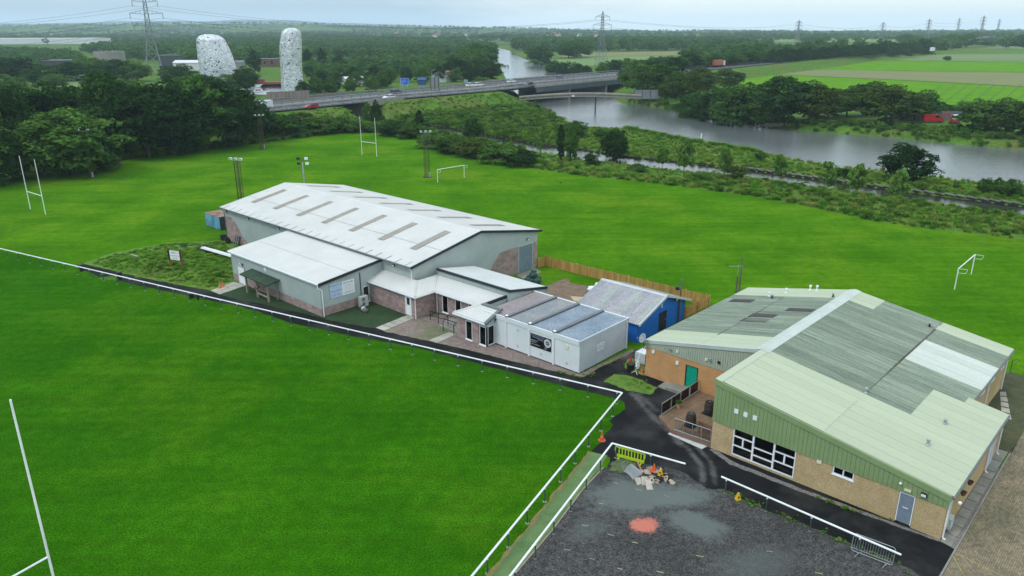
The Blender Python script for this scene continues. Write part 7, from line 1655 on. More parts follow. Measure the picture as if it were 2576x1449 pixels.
vs2 = thing('valve_house', 'grey louvred steel screen at the right end of the pipe bridge', 'screen', at(1625, 250, 2.2)); lv = M('grey_louvre', (.17, .19, .205), (.22, .24, .25), scale=1, rough=.6)
for i in range(9): MB().box(-4.5, 4.5, -.1, .1, .2 + i * .36, .48 + i * .36).build('louvre', lv, vs2)
for x in (-4.5, -1.5, 1.5, 4.5): MB().box(x - .1, x + .1, -.15, .15, -3, 3.5).build('post', dark_steel, vs2)
pst = at(1763, 357, WL); tg = thing('channel_marker', 'white topped marker post standing in the river', 'post', (pst.x, pst.y, WL)); MB().tube((0, 0, -1), (0, 0, .9), .12).build('shaft', dark_steel, tg); MB().tube((0, 0, .9), (0, 0, 2.3), .13).build('top', board_w, tg)
# ------------------------------------------------------------------ road signs and lamps
def gantry(label, u, v, w, h, z0, face, lines, back=False):
    p = at(u, v, ROADZ - 1); t = thing('motorway_sign', label, 'sign', (p.x, p.y, ROADZ - 1.2), 0.02 if not back else .12)
    for x in (-w * .3, w * .3): MB().box(x - .1, x + .1, .06, .26, 0, z0 + h).build('post', steel, t)
    o = MB().box(-w / 2, w / 2, -.04, .05, z0, z0 + h).build('board', face, t)
    if not back:
        MB().box(-w / 2, w / 2, -.06, -.041, z0 + h - .08, z0 + h).box(-w / 2, w / 2, -.06, -.041, z0, z0 + .08).box(-w / 2, -w / 2 + .08, -.06, -.041, z0 + .08, z0 + h - .08).box(w / 2 - .08, w / 2, -.06, -.041, z0 + .08, z0 + h - .08).build('border', line_m, o)
        for s, x, z, sz2 in lines: text(o, s, sz2, line_m, (x * w, -.05, z0 + z * h), FRONT)
    else:
        for i in range(9): MB().box(-w / 2, w / 2, -.08, -.04, z0 + h * (i + .1) / 9, z0 + h * (i + .2) / 9).build('stiffener', steel, o)
        for x in (-w * .42, -w * .02, w * .38): MB().box(x - .12, x + .12, -.28, -.08, -1.5, z0 + h).build('rear_post', dark_steel, o)
sblue = M('motorway_blue', (.01, .12, .52), rough=.4); sgrey = M('grey_sign_back', (.22, .24, .25), (.27, .29, .3), scale=1, rough=.6)
gantry('large blue motorway direction sign with white lettering', 1019, 226, 3.4, 2.7, 2.0, sblue, [('M9', -.1, .80, .42), ('Edinburgh', -.42, .52, .5), ('Stirling', -.42, .3, .42), ('Perth', -.42, .09, .42), ('5', .34, .52, .42), ('9', .34, .3, .42), ('31', .28, .09, .42)])
gantry('tall grey back of a motorway sign seen between bushes', 1094.5, 235, 3.6, 5.6, .6, sgrey, [], True)
gantry('small pale blue distance sign beside the white cars', 1172, 215, 1.5, 1.0, 1.6, M('pale_sign_blue', (.12, .28, .48), rough=.5), [('M9', -.3, .5, .34)])
def street_lamp(label, u, v, vtop, group=None):
    p = at(u, v); h = min(14, rise(p, vtop)); t = thing('street_lamp', label, 'lamp post', p, 0, group); MB().tube((0, 0, 0), (0, 0, h), .13, .08, n=7).build('column', steel, t); MB().path([(0, 0, h), (.5, 0, h + .35), (1.2, 0, h + .4)], .06, 6).build('arm', steel, t); MB().cbox((1.4, 0, h + .38), (.7, .28, .14)).build('lamp_head', tank_m, t)
street_lamp('lamp post just left of the slender steel sculpture', 716, 243, 146); street_lamp('lamp post behind the small white van roofs', 855, 208, 186); street_lamp('lamp post left of the grey sign back', 1087, 208, 178); street_lamp('lamp post right of the grey sign back', 1103, 206, 178); street_lamp('tall lamp post near the white gabled houses', 1122, 208, 181)
# ------------------------------------------------------------------ pylons and lines
def pylon_parts(H_=45.0, kr=1.0):
    parts = {}; b = MB(); tube0 = MB.tube
    def fat(self, p0, p1, r0, r1=None, n=8, caps=True): return tube0(self, p0, p1, r0 * kr, None if r1 is None else r1 * kr, n, caps)
    MB.tube = fat
    lev = [(0, 4.6), (.12, 3.9), (.26, 3.0), (.40, 2.2), (.52, 1.55), (.62, 1.25), (.72, 1.05), (.82, .9), (.92, .75), (1.0, .15)]
    for (z0, w0), (z1, w1) in zip(lev[:-1], lev[1:]):
        c0 = [(-w0, -w0), (w0, -w0), (w0, w0), (-w0, w0)]; c1 = [(-w1, -w1), (w1, -w1), (w1, w1), (-w1, w1)]
        for i in range(4):
            j = (i + 1) % 4; b.tube((*c0[i], z0 * H_), (*c1[i], z1 * H_), .16, .14, n=4, caps=False); b.tube((*c0[i], z0 * H_), (*c1[j], z1 * H_), .08, n=4, caps=False); b.tube((*c0[j], z0 * H_), (*c1[i], z1 * H_), .08, n=4, caps=False); b.tube((*c1[i], z1 * H_), (*c1[j], z1 * H_), .07, n=4, caps=False)
    parts['tower'] = b.mesh('tower', pyl_m)
    b = MB()
    for z, L_ in ((.60, 7.5), (.745, 8.6), (.89, 6.6)):
        for s in (-1, 1):
            tip = (s * L_, 0, z * H_ + .6)
            for y in (-.9, .9):
                b.tube((s * .9, y, z * H_), tip, .10, n=4, caps=False); b.tube((s * .8, y, z * H_ + 2.4), tip, .08, n=4, caps=False)
                for k in (.3, .6): b.tube((s * (.9 + (L_ - .9) * k), y * (1 - k), z * H_ + .6 * k), (s * (.8 + (L_ - .8) * k), y * (1 - k), z * H_ + 2.4 - 1.8 * k), .05, n=4, caps=False)
    parts['cross_arms'] = b.mesh('cross_arms', pyl_m); b = MB()
    for z, L_ in ((.60, 7.5), (.745, 8.6), (.89, 6.6)):
        for s in (-1, 1): b.tube((s * L_, 0, z * H_ + .6), (s * L_, 0, z * H_ - 2.6), .14, n=5)
    parts['insulators'] = b.mesh('insulators', pyl_m); MB.tube = tube0; return parts
pyl_m = M('pylon_grey_steel', (.17, .19, .20), (.22, .24, .25), scale=.2, rough=.6); PYL = pylon_parts(45.0, 1.25); PYF = pylon_parts(45.0, 2.6)
PYP = {}
def pylon(label, u, v, vtop, rz, hmax=55, base_h=None):
    p = at(u, v); h = base_h or rise(p, vtop); t = thing('pylon', label, 'pylon', (p.x, p.y, 0), rz, 'line of pylons'); s = h / 45.0
    for nme, me in (PYF if p.y > 900 else PYL).items(): mesh_obj(nme, me, t, sc=(s, s, s))
    PYP[label] = (Vector((p.x, p.y, 0)), s, rz)
del_group = []
ANG = .35
pylon('large lattice pylon rising left of the steel sculptures', 391, 188, -14, ANG, base_h=47); pylon('lattice pylon standing in the pasture beyond the motorway bridge', 1512, 166, 28, ANG); pylon('hazy pylon behind the dark wood, fourth from the left', 2004, 111, 50, ANG); pylon('hazy pylon above the far right wood, nearest the lone tree', 2215, 107, 55, ANG); pylon('hazy pylon above the right wood, left of the tallest far pylon', 2330, 102, 47, ANG); pylon('tallest hazy pylon near the right edge of the horizon', 2466, 94, 39, ANG)
pylon('faint pylon just left of the tallest far one', 2407, 88, 45, ANG); pylon('faintest pylon at the far right horizon', 2508, 86, 47, ANG); pylon('cut off pale pylon at the far left beyond the green field', 124, 136, 86, ANG)
seq = ['large lattice pylon rising left of the steel sculptures', 'lattice pylon standing in the pasture beyond the motorway bridge', 'hazy pylon behind the dark wood, fourth from the left', 'hazy pylon above the far right wood, nearest the lone tree', 'hazy pylon above the right wood, left of the tallest far pylon', 'tallest hazy pylon near the right edge of the horizon']
wire_m = M('dark_conductor', (.05, .055, .06), rough=.6)
def arm_pts(k):
    p, s, rz = PYP[k]; return [p + Vector((sg_ * L_ * s * math.cos(rz), sg_ * L_ * s * math.sin(rz), (z * 45 - 2.0) * s)) for z, L_ in ((.60, 7.5), (.745, 8.6), (.89, 6.6)) for sg_ in (-1, 1)]
def wires(label, A_, B2, sag, r):
    t = thing('power_lines', label, 'power line', A_[0]); o = A_[0]
    for a, b in zip(A_, B2):
        pts = []
        for i in range(15): f = i / 14; q = a.lerp(b, f); q.z -= sag * 4 * f * (1 - f); pts.append(q - o)
        MB().path(pts, r, 4).build('conductor', wire_m, t)
names_w = ['power lines between the large pylon and the pasture pylon', 'power lines between the pasture pylon and the hazy right pylons', 'hazy power lines above the dark wood', 'hazy power lines at the right', 'hazy power lines towards the right edge']
for i in range(5): wires(names_w[i], arm_pts(seq[i]), arm_pts(seq[i + 1]), 9 if i == 0 else 6, .055 if i < 2 else .06)
lastA = arm_pts(seq[0]); wires('power lines leaving the large pylon towards the left edge', lastA, [q + Vector((-360, 60, -2)) for q in lastA], 12, .055)
# ------------------------------------------------------------------ two tall steel sculptures (plain plated monoliths)
plate_m = M('brushed_steel_plate', (.58, .61, .64), (.74, .77, .80), scale=.35, rough=.45, metal=.25); gapm = M('dark_gap', (.02, .024, .03), rough=.9)
def sculpture(label, p, h, sect, lean, nu, nv, seed):
    t = thing('steel_sculpture', label, 'sculpture', p); rr = random.Random(seed)
    def S(a, f):
        rx, ry = sect(f); x, y = lean(f); return Vector((x + rx * math.cos(a), y + ry * math.sin(a), f * h))
    b = MB(); c = MB(); n2 = 24
    for j in range(20):
        for i in range(n2):
            c.quad(*[S(2 * math.pi * ii / n2, jj / 20) * 1.0 for ii, jj in ((i, j), (i + 1, j), (i + 1, j + 1), (i, j + 1))])
    c.build('core', gapm, t, True)
    for j in range(nv):
        off = rr.random()
        for i in range(nu):
            if rr.random() < .018: continue
            a0, a1 = 2 * math.pi * (i + off + .06) / nu, 2 * math.pi * (i + off + .95) / nu; f0, f1 = (j + .04 + rr.uniform(-.05, .05)) / nv, min(1, (j + .94 + rr.uniform(0, .25)) / nv); f0 = max(0, f0)
            qs = [S(a0, f0), S(a1, f0), S(a1, f1), S(a0, f1)]; ctr = Vector((*lean((f0 + f1) / 2), 0)); o_ = []
            for q in qs: d = Vector((q.x - ctr.x, q.y - ctr.y, 0)); d = d.normalized() * rr.uniform(.1, .35) if d.length > .01 else Vector((0, 0, .2)); o_.append(q + d)
            b.quad(*o_)
    pl_ = b.build('plates', plate_m, t); pl_['kind'] = 'stuff'
def sect1(f): k = 1 - .22 * f + .16 * math.sin(math.pi * min(1, f * 1.1)) if f < .86 else (1 - .22 * .86 + .16 * math.sin(math.pi * .946)) * math.sqrt(max(.0, 1 - ((f - .86) / .145) ** 2)); return 7.6 * k, 6.4 * k
def sect2(f): k = 1 - .30 * f + .14 * math.sin(max(0, f - .45) * 5.2) if f < .9 else (1 - .27 + .14 * math.sin(.45 * 5.2)) * math.sqrt(max(.0, 1 - ((f - .9) / .103) ** 2)); return 4.6 * k, 4.4 * k
k1, k2 = at(556, 222), at(742, 240)
sculpture('broad silver plated sculpture rising above the dark trees', k1, rise(k1, 86), sect1, lambda f: (-2.6 * f * f, 0), 72, 48, 4); sculpture('slender silver plated sculpture beside the motorway', k2, rise(k2, 70), sect2, lambda f: (-1.2 + 3.0 * (f - .5) ** 2 + 1.6 * f, 0), 52, 58, 8)
# ------------------------------------------------------------------ far buildings and boats
def block_house(name, label, p, sx, sy, h, rz, wall_m, roof_m, ridge=0.0, windows=0, cat='building'):
    t = thing(name, label, cat, p, rz); MB().box(-sx / 2, sx / 2, -sy / 2, sy / 2, -.5, h).build('wall', wall_m, t)
    if ridge > 0: MB().prof_x([(-sy / 2 - .3, h - .02), (sy / 2 + .3, h - .02), (0, h + ridge)], -sx / 2 - .3, sx / 2 + .3).build('roof', roof_m, t)
    else: MB().box(-sx / 2 - .2, sx / 2 + .2, -sy / 2 - .2, sy / 2 + .2, h, h + .3).build('roof', roof_m, t)
    for i in range(windows): x = -sx / 2 + sx * (i + .5) / windows; w = MB().box(x - .6, x + .6, -sy / 2 - .05, -sy / 2 - .01, h * .4, h * .75).build('window', carglass, t)
    return t
pale_w = M('pale_far_wall', (.55, .57, .58), (.62, .63, .63), scale=.2, rough=.8); slate = M('far_slate_roof', (.12, .12, .13), (.16, .16, .17), scale=.3, rough=.8); redroof = M('far_red_roof', (.22, .10, .07), (.27, .13, .09), scale=.3, rough=.8); dgrey = M('dark_industrial_clad', (.04, .045, .05), (.06, .065, .07), scale=.2, rough=.7); concf = M('grey_tank_concrete', (.20, .19, .17), (.26, .25, .23), scale=.1, rough=.95)
tk = thing('concrete_tank', 'round grey concrete tank with railings in the woods', 'tank', at(278, 155)); R0 = 12.0; MB().lathe([(R0, 0), (R0, 8.0), (R0 - .5, 8.2), (R0 - .5, 7.6), (0, 7.6)], 36).build('drum', concf, tk)
for i in range(14): a = i * .45; MB().tube(((R0 - .3) * math.cos(a), (R0 - .3) * math.sin(a), 8), ((R0 - .3) * math.cos(a), (R0 - .3) * math.sin(a), 9.3), .07, n=4).build('rail_post', steel, tk)
for x in (-6, -2, 3, 6): MB().box(x - .5, x + .5, -.5, .5, 7.6, 9.2).build('roof_gear', concf, tk)
block_house('long_shed', 'long low black clad shed behind the left trees', at(148, 172), 52, 14, 5.5, .18, dgrey, slate); block_house('white_warehouse', 'very long white warehouse on the left horizon', at(95, 110), 230, 60, 9, -.03, pale_w, pale_w)
block_house('plant_building', 'black box shaped plant building right of the pylon', at(432, 168), 14, 9, 8, 0, dgrey, slate); block_house('white_shed', 'white industrial shed left of the broad sculpture', at(487, 176), 22, 12, 5, .05, pale_w, pale_w, 1.5); block_house('green_kiosk', 'small dark green kiosk beside the pylon legs', at(422, 168), 7, 5, 3.5, 0, M('dark_green_far', (.01, .06, .035), rough=.6), slate)
block_house('brown_brick_house', 'brown brick building left of the slender sculpture', at(672, 168), 16, 10, 5.5, 0, M('brown_far_brick', (.12, .07, .055), (.15, .09, .07), scale=.4, rough=.9), slate, 0, 3); block_house('grey_hut', 'grey roofed hut right of the broad sculpture', at(601, 172), 8, 6, 4, .1, concf, slate, 1.5)
for i, (u, v, m, r, lab) in enumerate(((1105, 206, pale_w, slate, 'white gabled house at the left of the row behind the motorway'), (1116, 205, pale_w, slate, 'white gabled house second in the row behind the motorway'), (1128, 204, pale_w, redroof, 'red roofed house third in the row behind the motorway'), (1141, 203, pale_w, slate, 'white gabled house at the right of the row behind the motorway'))): block_house('house', lab, at(u, v), 5, 7, 3.6, rad(90) + .1, m, r, 2.0, 0, 'house')
block_house('blue_store', 'bright blue store with a red base behind the motorway sign', at(1062, 213), 4, 3, 2.4, .05, M('far_blue_wall', (.02, .07, .22), rough=.6), M('far_blue_roof', (.03, .07, .18), rough=.6), 1.2); block_house('white_canopy', 'low white canopy roofs among the trees beyond the motorway', at(892, 212), 18, 6, 3, .05, pale_w, pale_w, .8)
far_h = random.Random(5)
for i in range(26):
    u = far_h.choice([far_h.uniform(0, 420), far_h.uniform(930, 1240), far_h.uniform(1300, 1500)]); v = far_h.uniform(86, 96); block_house('house', 'tiny pale house in the hazy town near the horizon', at(u, v), far_h.uniform(10, 16), 9, 6, far_h.uniform(-.4, .4), pale_w, far_h.choice([slate, redroof]), 3.0, 0, 'house')['group'] = 'houses near the horizon'
for u, v, w, lab in ((240, 84, 190, 'long white factory at the left horizon'), (395, 86, 150, 'second white factory at the left horizon'), (745, 80, 240, 'pale factory roofs on the skyline left of centre')): block_house('factory', lab, at(u, v), w, 60, 10, 0, pale_w, pale_w)
bg = thing('barge', 'red and black barge moored in the basin left of the slender sculpture', 'boat', at(684, 217), .06); MB().hexa([(-7.5, -1.6, -.4), (7, -1.6, -.4), (7, 1.6, -.4), (-7.5, 1.6, -.4)], [(-8, -1.9, 1.0), (8.4, -1.9, 1.2), (8.4, 1.9, 1.2), (-8, 1.9, 1.0)]).build('hull', black_paint, bg); redb = M('dull_red_cabin', (.26, .05, .05), (.30, .09, .08), scale=.8, rough=.7); MB().box(-7, -3.5, -1.5, 1.5, 1.0, 3.4).build('wheelhouse', redb, bg); MB().box(-3.4, 6, -1.5, 1.5, 1.0, 2.1).build('hold_cover', redb, bg); MB().box(-7.2, -3.3, -1.7, 1.7, 3.4, 3.55).build('roof', slate, bg)
basin = sheet('basin', [at(u, v) for u, v in ((600, 236), (640, 214), (770, 212), (775, 238), (700, 244))], .25, canal_m, 'dark water of the mooring basin behind the motorway')
for i, (u, v, lab) in enumerate(((640, 219, 'white cabin boat left of the barge'), (655, 236, 'white boat with a flat cover beside the motorway'), (617, 236, 'white boat hidden behind the left trees'))):
    t = thing('boat', lab, 'boat', at(u, v, .2), .1 * i); MB().hexa([(-3.2, -1, 0), (2.6, -1, 0), (2.6, 1, 0), (-3.2, 1, 0)], [(-3.5, -1.3, 1.0), (4, -.6, 1.2), (4, .6, 1.2), (-3.5, 1.3, 1.0)]).build('hull', pale_w, t); MB().hexa([(-2.4, -1, 1.0), (1.2, -1, 1.0), (1.2, 1, 1.0), (-2.4, 1, 1.0)], [(-2, -.8, 2.2), (.5, -.8, 2.1), (.5, .8, 2.1), (-2, .8, 2.2)]).build('cabin', pale_w, t); MB().box(-1.8, .6, -.92, .92, 1.4, 1.9).build('cabin_window', carglass, t)
pier = thing('jetty', 'small dark timber jetty in the upper river', 'jetty', at(1267, 170, WL)); MB().box(-4, 4, -3, 3, 1.0, 1.5).build('deck', dark_steel, pier)
for x in (-3.5, 3.5): MB().tube((x, -2.5, -2), (x, -2.5, 2.2), .25).build('pile', dark_steel, pier)
# ------------------------------------------------------------------ trees one can tell apart
def ordinal(i): return ['first', 'second', 'third', 'fourth', 'fifth', 'sixth', 'seventh', 'eighth', 'ninth', 'tenth', 'eleventh', 'twelfth', 'thirteenth', 'fourteenth', 'fifteenth', 'sixteenth', 'seventeenth', 'eighteenth', 'nineteenth', 'twentieth', 'twenty-first', 'twenty-second', 'twenty-third', 'twenty-fourth', 'twenty-fifth', 'twenty-sixth', 'twenty-seventh', 'twenty-eighth', 'twenty-ninth', 'thirtieth'][i]
def px_tree(kind, mn, u, vb, vt, wpx, label, group=None, name='tree'):
    p = at(u, vb); d = math.hypot(p.y * math.cos(THETA) + CAMH * math.sin(THETA), 0); h = max(.6, rise(p, vt)); w = wpx * d / FPX
    p.z = gz(p) - .05; return tree(kind, mn, p, h - p.z, w, label, group, name)
LEFT = [(-70, 470, 250, 200), (20, 420, 212, 190), (110, 400, 200, 190), (185, 440, 272, 235), (205, 380, 215, 150), (290, 392, 178, 170), (375, 396, 200, 190), (345, 372, 190, 160), (440, 388, 198, 180), (500, 376, 187, 170), (565, 370, 198, 170), (610, 364, 222, 130), (645, 352, 250, 90), (35, 455, 330, 130), (250, 425, 330, 120), (470, 384, 290, 120)]
for i, (u, vb, vt, w) in enumerate(sorted(LEFT)): px_tree('broad', 'dark' if i % 4 else 'mid', u, vb, vt, w, 'big dark broadleaf tree at the left field edge, %s from the left' % ordinal(i), 'big trees at the left field edge')
BUSH = [(690, 346, 285, 100), (730, 344, 292, 90), (770, 338, 282, 95), (815, 336, 290, 80), (850, 332, 292, 70), (890, 333, 298, 60), (830, 322, 294, 55), (760, 322, 294, 60), (700, 324, 296, 60), (985, 340, 300, 80), (1030, 347, 310, 70), (1090, 372, 330, 80), (1140, 384, 345, 90), (1190, 395, 350, 90), (1250, 408, 362, 100), (1310, 416, 378, 90)]
for i, (u, vb, vt, w) in enumerate(sorted(BUSH)): px_tree('bush', ('dark', 'olive', 'mid')[i % 3], u, vb, vt, w, 'scrubby bush along the far field edge, %s from the left' % ordinal(i), 'scrub along the far field edge', 'shrub')
for (k, m, u, vb, vt, w, lab) in (('cone', 'dark', 948, 312, 250, 36, 'narrow dark conifer by the canal bridge'), ('tall', 'mid', 926, 310, 255, 34, 'yellowish young tree beside the dark conifer'), ('cone', 'dark', 1056, 322, 276, 40, 'dark conical tree on the canal bank'), ('tall', 'dark', 1190, 352, 290, 56, 'dark oval tree on the canal bank above the football goal'),
                                  ('tall', 'dark', 1411, 402, 312, 26, 'slim dark sapling, left of two on the canal bank'), ('tall', 'mid', 1436, 404, 308, 40, 'slim green sapling, right of two on the canal bank'), ('broad', 'mid', 1450, 345, 303, 55, 'bright bush at the near river bank'), ('broad', 'dark', 1545, 392, 320, 76, 'dark round tree between canal and river'), ('bush', 'mid', 1508, 345, 324, 34, 'small pale willow at the river edge'),
                                  ('tall', 'dark', 2276, 461, 358, 128, 'dense dark tree standing alone on the near river bank'), ('bush', 'dark', 1912, 410, 384, 26, 'small dark bush at the water edge'), ('bush', 'dark', 2122, 450, 424, 40, 'dark low bush between the willow saplings'), ('tall', 'mid', 2475, 492, 446, 40, 'leafy shrub at the right river bank, left of three'), ('tall', 'mid', 2507, 494, 446, 34, 'leafy shrub at the right river bank, middle of three'), ('broad', 'mid', 2542, 500, 450, 54, 'leafy shrub at the right river bank, right of three'),
                                  ('bush', 'dark', 1490, 415, 383, 40, 'dark bush on the bank below the canal'), ('bush', 'mid', 1600, 432, 412, 50, 'low green bush above the field edge'), ('bush', 'mid', 1760, 455, 436, 50, 'low green shrub on the canal bank right of centre'), ('bush', 'olive', 1850, 452, 420, 60, 'low olive shrub beside the canal')):
    px_tree(k, m, u, vb, vt, w, lab)
for i, (u, vb, vt, w) in enumerate(((1360, 398, 318, 40), (1665, 428, 365, 60), (1720, 445, 348, 70), (1820, 452, 370, 56), (1960, 462, 388, 52), (2082, 470, 407, 70), (2150, 485, 411, 78), (2255, 498, 424, 84))): px_tree('young', 'young', u, vb, vt, w * .72, 'windblown pale sapling along the canal, %s from the left' % ordinal(i), 'young willows along the canal', 'sapling')
FARB = [(1600, 238, 150, 95), (1650, 252, 158, 120), (1712, 266, 178, 105), (1740, 282, 232, 80), (1795, 290, 224, 105), (1845, 298, 205, 140), (1905, 304, 198, 140), (1965, 306, 190, 160), (2035, 306, 202, 150), (2082, 298, 228, 90), (2130, 292, 214, 105), (2170, 292, 204, 90), (2225, 312, 204, 165), (2300, 302, 224, 110), (2345, 288, 258, 80), (2400, 289, 262, 80), (2448, 300, 260, 70), (2475, 334, 242, 130), (2530, 340, 246, 120), (2590, 345, 250, 110), (1760, 240, 168, 90), (1830, 225, 170, 90), (1690, 225, 150, 80)]
for i, (u, vb, vt, w) in enumerate(sorted(FARB)): px_tree('broad', ('mid', 'olive', 'dark', 'olive')[i % 4], u, vb, vt, w, 'rounded tree on the far river bank, %s from the left' % ordinal(i), 'trees on the far river bank')
UP = [(1215, 172, 110, 70), (1205, 182, 108, 80), (1225, 205, 150, 80), (1180, 192, 120, 80), (1150, 200, 140, 70), (1190, 215, 168, 60), (1100, 195, 145, 60), (1215, 228, 192, 60)]
for i, (u, vb, vt, w) in enumerate(sorted(UP)): px_tree('broad', ('mid', 'dark')[i % 2], u, vb, vt, w, 'leafy tree on the left bank of the upper river, %s from the left' % ordinal(i), 'trees on the left bank upstream')
PL_ = [(u + RNG.uniform(-8, 8), v, v - RNG.uniform(34, 44), RNG.uniform(34, 46)) for v in (232, 218, 206) for u in range(800 + (v % 7) * 4, 1170, 42) if not (v == 232 and u > 930) and not (v == 218 and u > 1010)] + [(765, 245, 200, 40), (795, 238, 190, 46), (830, 236, 194, 40), (960, 222, 180, 44)]
PL_ = [q for q in sorted(PL_)][:28]
for i, (u, vb, vt, w) in enumerate(PL_): px_tree('tall', ('dark', 'mid')[i % 2], u, vb, vt, w, 'planted tree in the rows beyond the motorway, %s from the left' % ordinal(i), 'planted rows beyond the motorway')
POP = [(642, 185, 122, 34), (776, 178, 122, 26), (812, 178, 120, 26), (855, 182, 138, 36)]
for i, (u, vb, vt, w) in enumerate(POP): px_tree('tall', 'dark', u, vb, vt, w, 'tall dark poplar behind the sculptures, %s from the left' % ordinal(i), 'poplars behind the sculptures')
RUP = [(1345, 146, 112, 50), (1360, 158, 118, 60), (1390, 175, 150, 40), (1420, 182, 152, 40), (1452, 190, 155, 40), (1475, 196, 162, 36), (1515, 195, 156, 34), (1545, 192, 150, 60), (1580, 190, 146, 70), (1630, 185, 148, 70), (1460, 145, 96, 70), (1430, 148, 100, 60)]
for i, (u, vb, vt, w) in enumerate(sorted(RUP)): px_tree('broad', ('mid', 'dark')[i % 2], u, vb, vt, w, 'tree on the right bank of the upper river, %s from the left' % ordinal(i), 'trees on the right bank upstream')
MIDL = [(40, 205, 140, 110), (110, 215, 165, 100), (20, 250, 185, 100), (75, 190, 150, 70), (180, 205, 155, 80), (230, 200, 140, 90), (300, 205, 148, 90), (345, 205, 150, 80), (450, 215, 160, 90), (620, 235, 165, 70), (590, 228, 182, 80), (520, 228, 185, 90), (470, 232, 190, 80), (140, 222, 185, 70)]
for i, (u, vb, vt, w) in enumerate(sorted(MIDL)): px_tree('broad', ('mid', 'dark')[i % 2], u, vb, vt, w, 'round tree behind the big left trees, %s from the left' % ordinal(i), 'trees behind the big left trees')
LONE = [(2382, 153, 140, 22), (2103, 100, 82, 24), (2155, 96, 86, 14), (2060, 108, 88, 60), (2030, 110, 92, 40), (2400, 118, 84, 60), (2430, 120, 82, 50), (2350, 122, 92, 50), (2280, 112, 84, 60), (2480, 118, 95, 60), (2530, 122, 90, 50), (2575, 126, 86, 60), (1425, 98, 84, 24)]
for i, (u, vb, vt, w) in enumerate(sorted(LONE)): px_tree('broad', 'mid', u, vb, vt, w, 'separate hazy field tree at the right, %s from the left' % ordinal(i), 'separate field trees at the right')
BAND = [(1940 + i * 15.6, 177 - i * 1.62, 124 - i * .95 + RNG.uniform(-5, 5), RNG.uniform(34, 46)) for i in range(26)]
for i, (u, vb, vt, w) in enumerate(BAND): px_tree('cone' if i % 3 == 0 else 'tall', 'dark', u, vb, vt, w, 'dark tree at the edge of the right wood, %s from the left' % ordinal(i), 'edge of the dark right wood')
for i in range(14):
    u = 1620 + i * 23; px_tree('broad', ('mid', 'dark')[i % 2], u, 205 - i * 2.2, 146 - i * 1.2 + RNG.uniform(-6, 6), 56, 'tree between the bridge and the dark wood, %s from the left' % ordinal(i), 'trees between the bridge and the dark wood')

# ------------------------------------------------------------------ uncountable growth
def lod(kind, m, n_cl, per, leaf, seed):
    me = crown(kind, m, n_cl, per, leaf, seed); return me
def proto_collection(name, meshes):
    c = bpy.data.collections.new(name)
    for i, me in enumerate(meshes):
        o = bpy.data.objects.new('%s_%02d' % (name, i), me); c.objects.link(o)
    return c
def scatter(name, label, cat, pts, scl, protos, seed=0):
    """one object: an instance of a growth form on every point"""
    n = len(pts); me = bpy.data.meshes.new(name); me.vertices.add(n); me.vertices.foreach_set('co', np.asarray(pts, np.float32).ravel())
    rr = np.random.default_rng(seed)
    a = me.attributes.new('size', 'FLOAT_VECTOR', 'POINT'); a.data.foreach_set('vector', np.asarray(scl, np.float32).ravel())
    a = me.attributes.new('turn', 'FLOAT', 'POINT'); a.data.foreach_set('value', (rr.random(n) * 6.28).astype(np.float32))
    a = me.attributes.new('pick', 'INT', 'POINT'); a.data.foreach_set('value', rr.integers(0, len(protos.objects), n).astype(np.int32))
    me.update(); o = mesh_obj(name, me); tag(o, label, None, None, 'stuff')
    g = bpy.data.node_groups.new(name, 'GeometryNodeTree'); g.interface.new_socket('Geometry', in_out='INPUT', socket_type='NodeSocketGeometry'); g.interface.new_socket('Geometry', in_out='OUTPUT', socket_type='NodeSocketGeometry')
    gi, go = g.nodes.new('NodeGroupInput'), g.nodes.new('NodeGroupOutput'); ip_ = g.nodes.new('GeometryNodeInstanceOnPoints'); ci = g.nodes.new('GeometryNodeCollectionInfo'); ci.inputs['Collection'].default_value = protos; ci.inputs['Separate Children'].default_value = True; ci.inputs['Reset Children'].default_value = True
    def attr(nm, ty): a_ = g.nodes.new('GeometryNodeInputNamedAttribute'); a_.data_type = ty; a_.inputs['Name'].default_value = nm; return a_.outputs['Attribute']
    cb = g.nodes.new('ShaderNodeCombineXYZ'); g.links.new(attr('turn', 'FLOAT'), cb.inputs[2])
    mp_ = g.nodes.new('GeometryNodeMeshToPoints'); g.links.new(gi.outputs[0], mp_.inputs[0]); g.links.new(mp_.outputs[0], ip_.inputs['Points']); g.links.new(ci.outputs[0], ip_.inputs['Instance']); ip_.inputs['Pick Instance'].default_value = True
    g.links.new(attr('pick', 'INT'), ip_.inputs['Instance Index']); g.links.new(cb.outputs[0], ip_.inputs['Rotation']); g.links.new(attr('size', 'FLOAT_VECTOR'), ip_.inputs['Scale']); g.links.new(ip_.outputs[0], go.inputs[0])
    md = o.modifiers.new('growth', 'NODES'); md.node_group = g; return o
def sample(pg, spacing, seed, avoid=None):
    rr = np.random.default_rng(seed); xs_ = np.array([p[0] for p in pg]); ys_ = np.array([p[1] for p in pg])
    A_ = .5 * abs(np.dot(xs_, np.roll(ys_, 1)) - np.dot(ys_, np.roll(xs_, 1))); n = int(A_ / spacing ** 2)
    k = int(n * max(1.0, (xs_.max() - xs_.min()) * (ys_.max() - ys_.min()) / A_) * 1.02) + 4
    x = rr.uniform(xs_.min(), xs_.max(), k); y = rr.uniform(ys_.min(), ys_.max(), k); m = inside(x, y, pg)
    vis_, _ = in_view(x, y); m &= vis_ | (y > 60)
    if avoid is not None: m &= ~avoid(x, y)
    return x[m], y[m]
def not_water(x, y):
    d = seg_dist(x, y, CANAL) < 4.9; r = inside(x, y, RIVX); return d | r | (seg_dist(x, y, MWS[::3]) < 17.5)
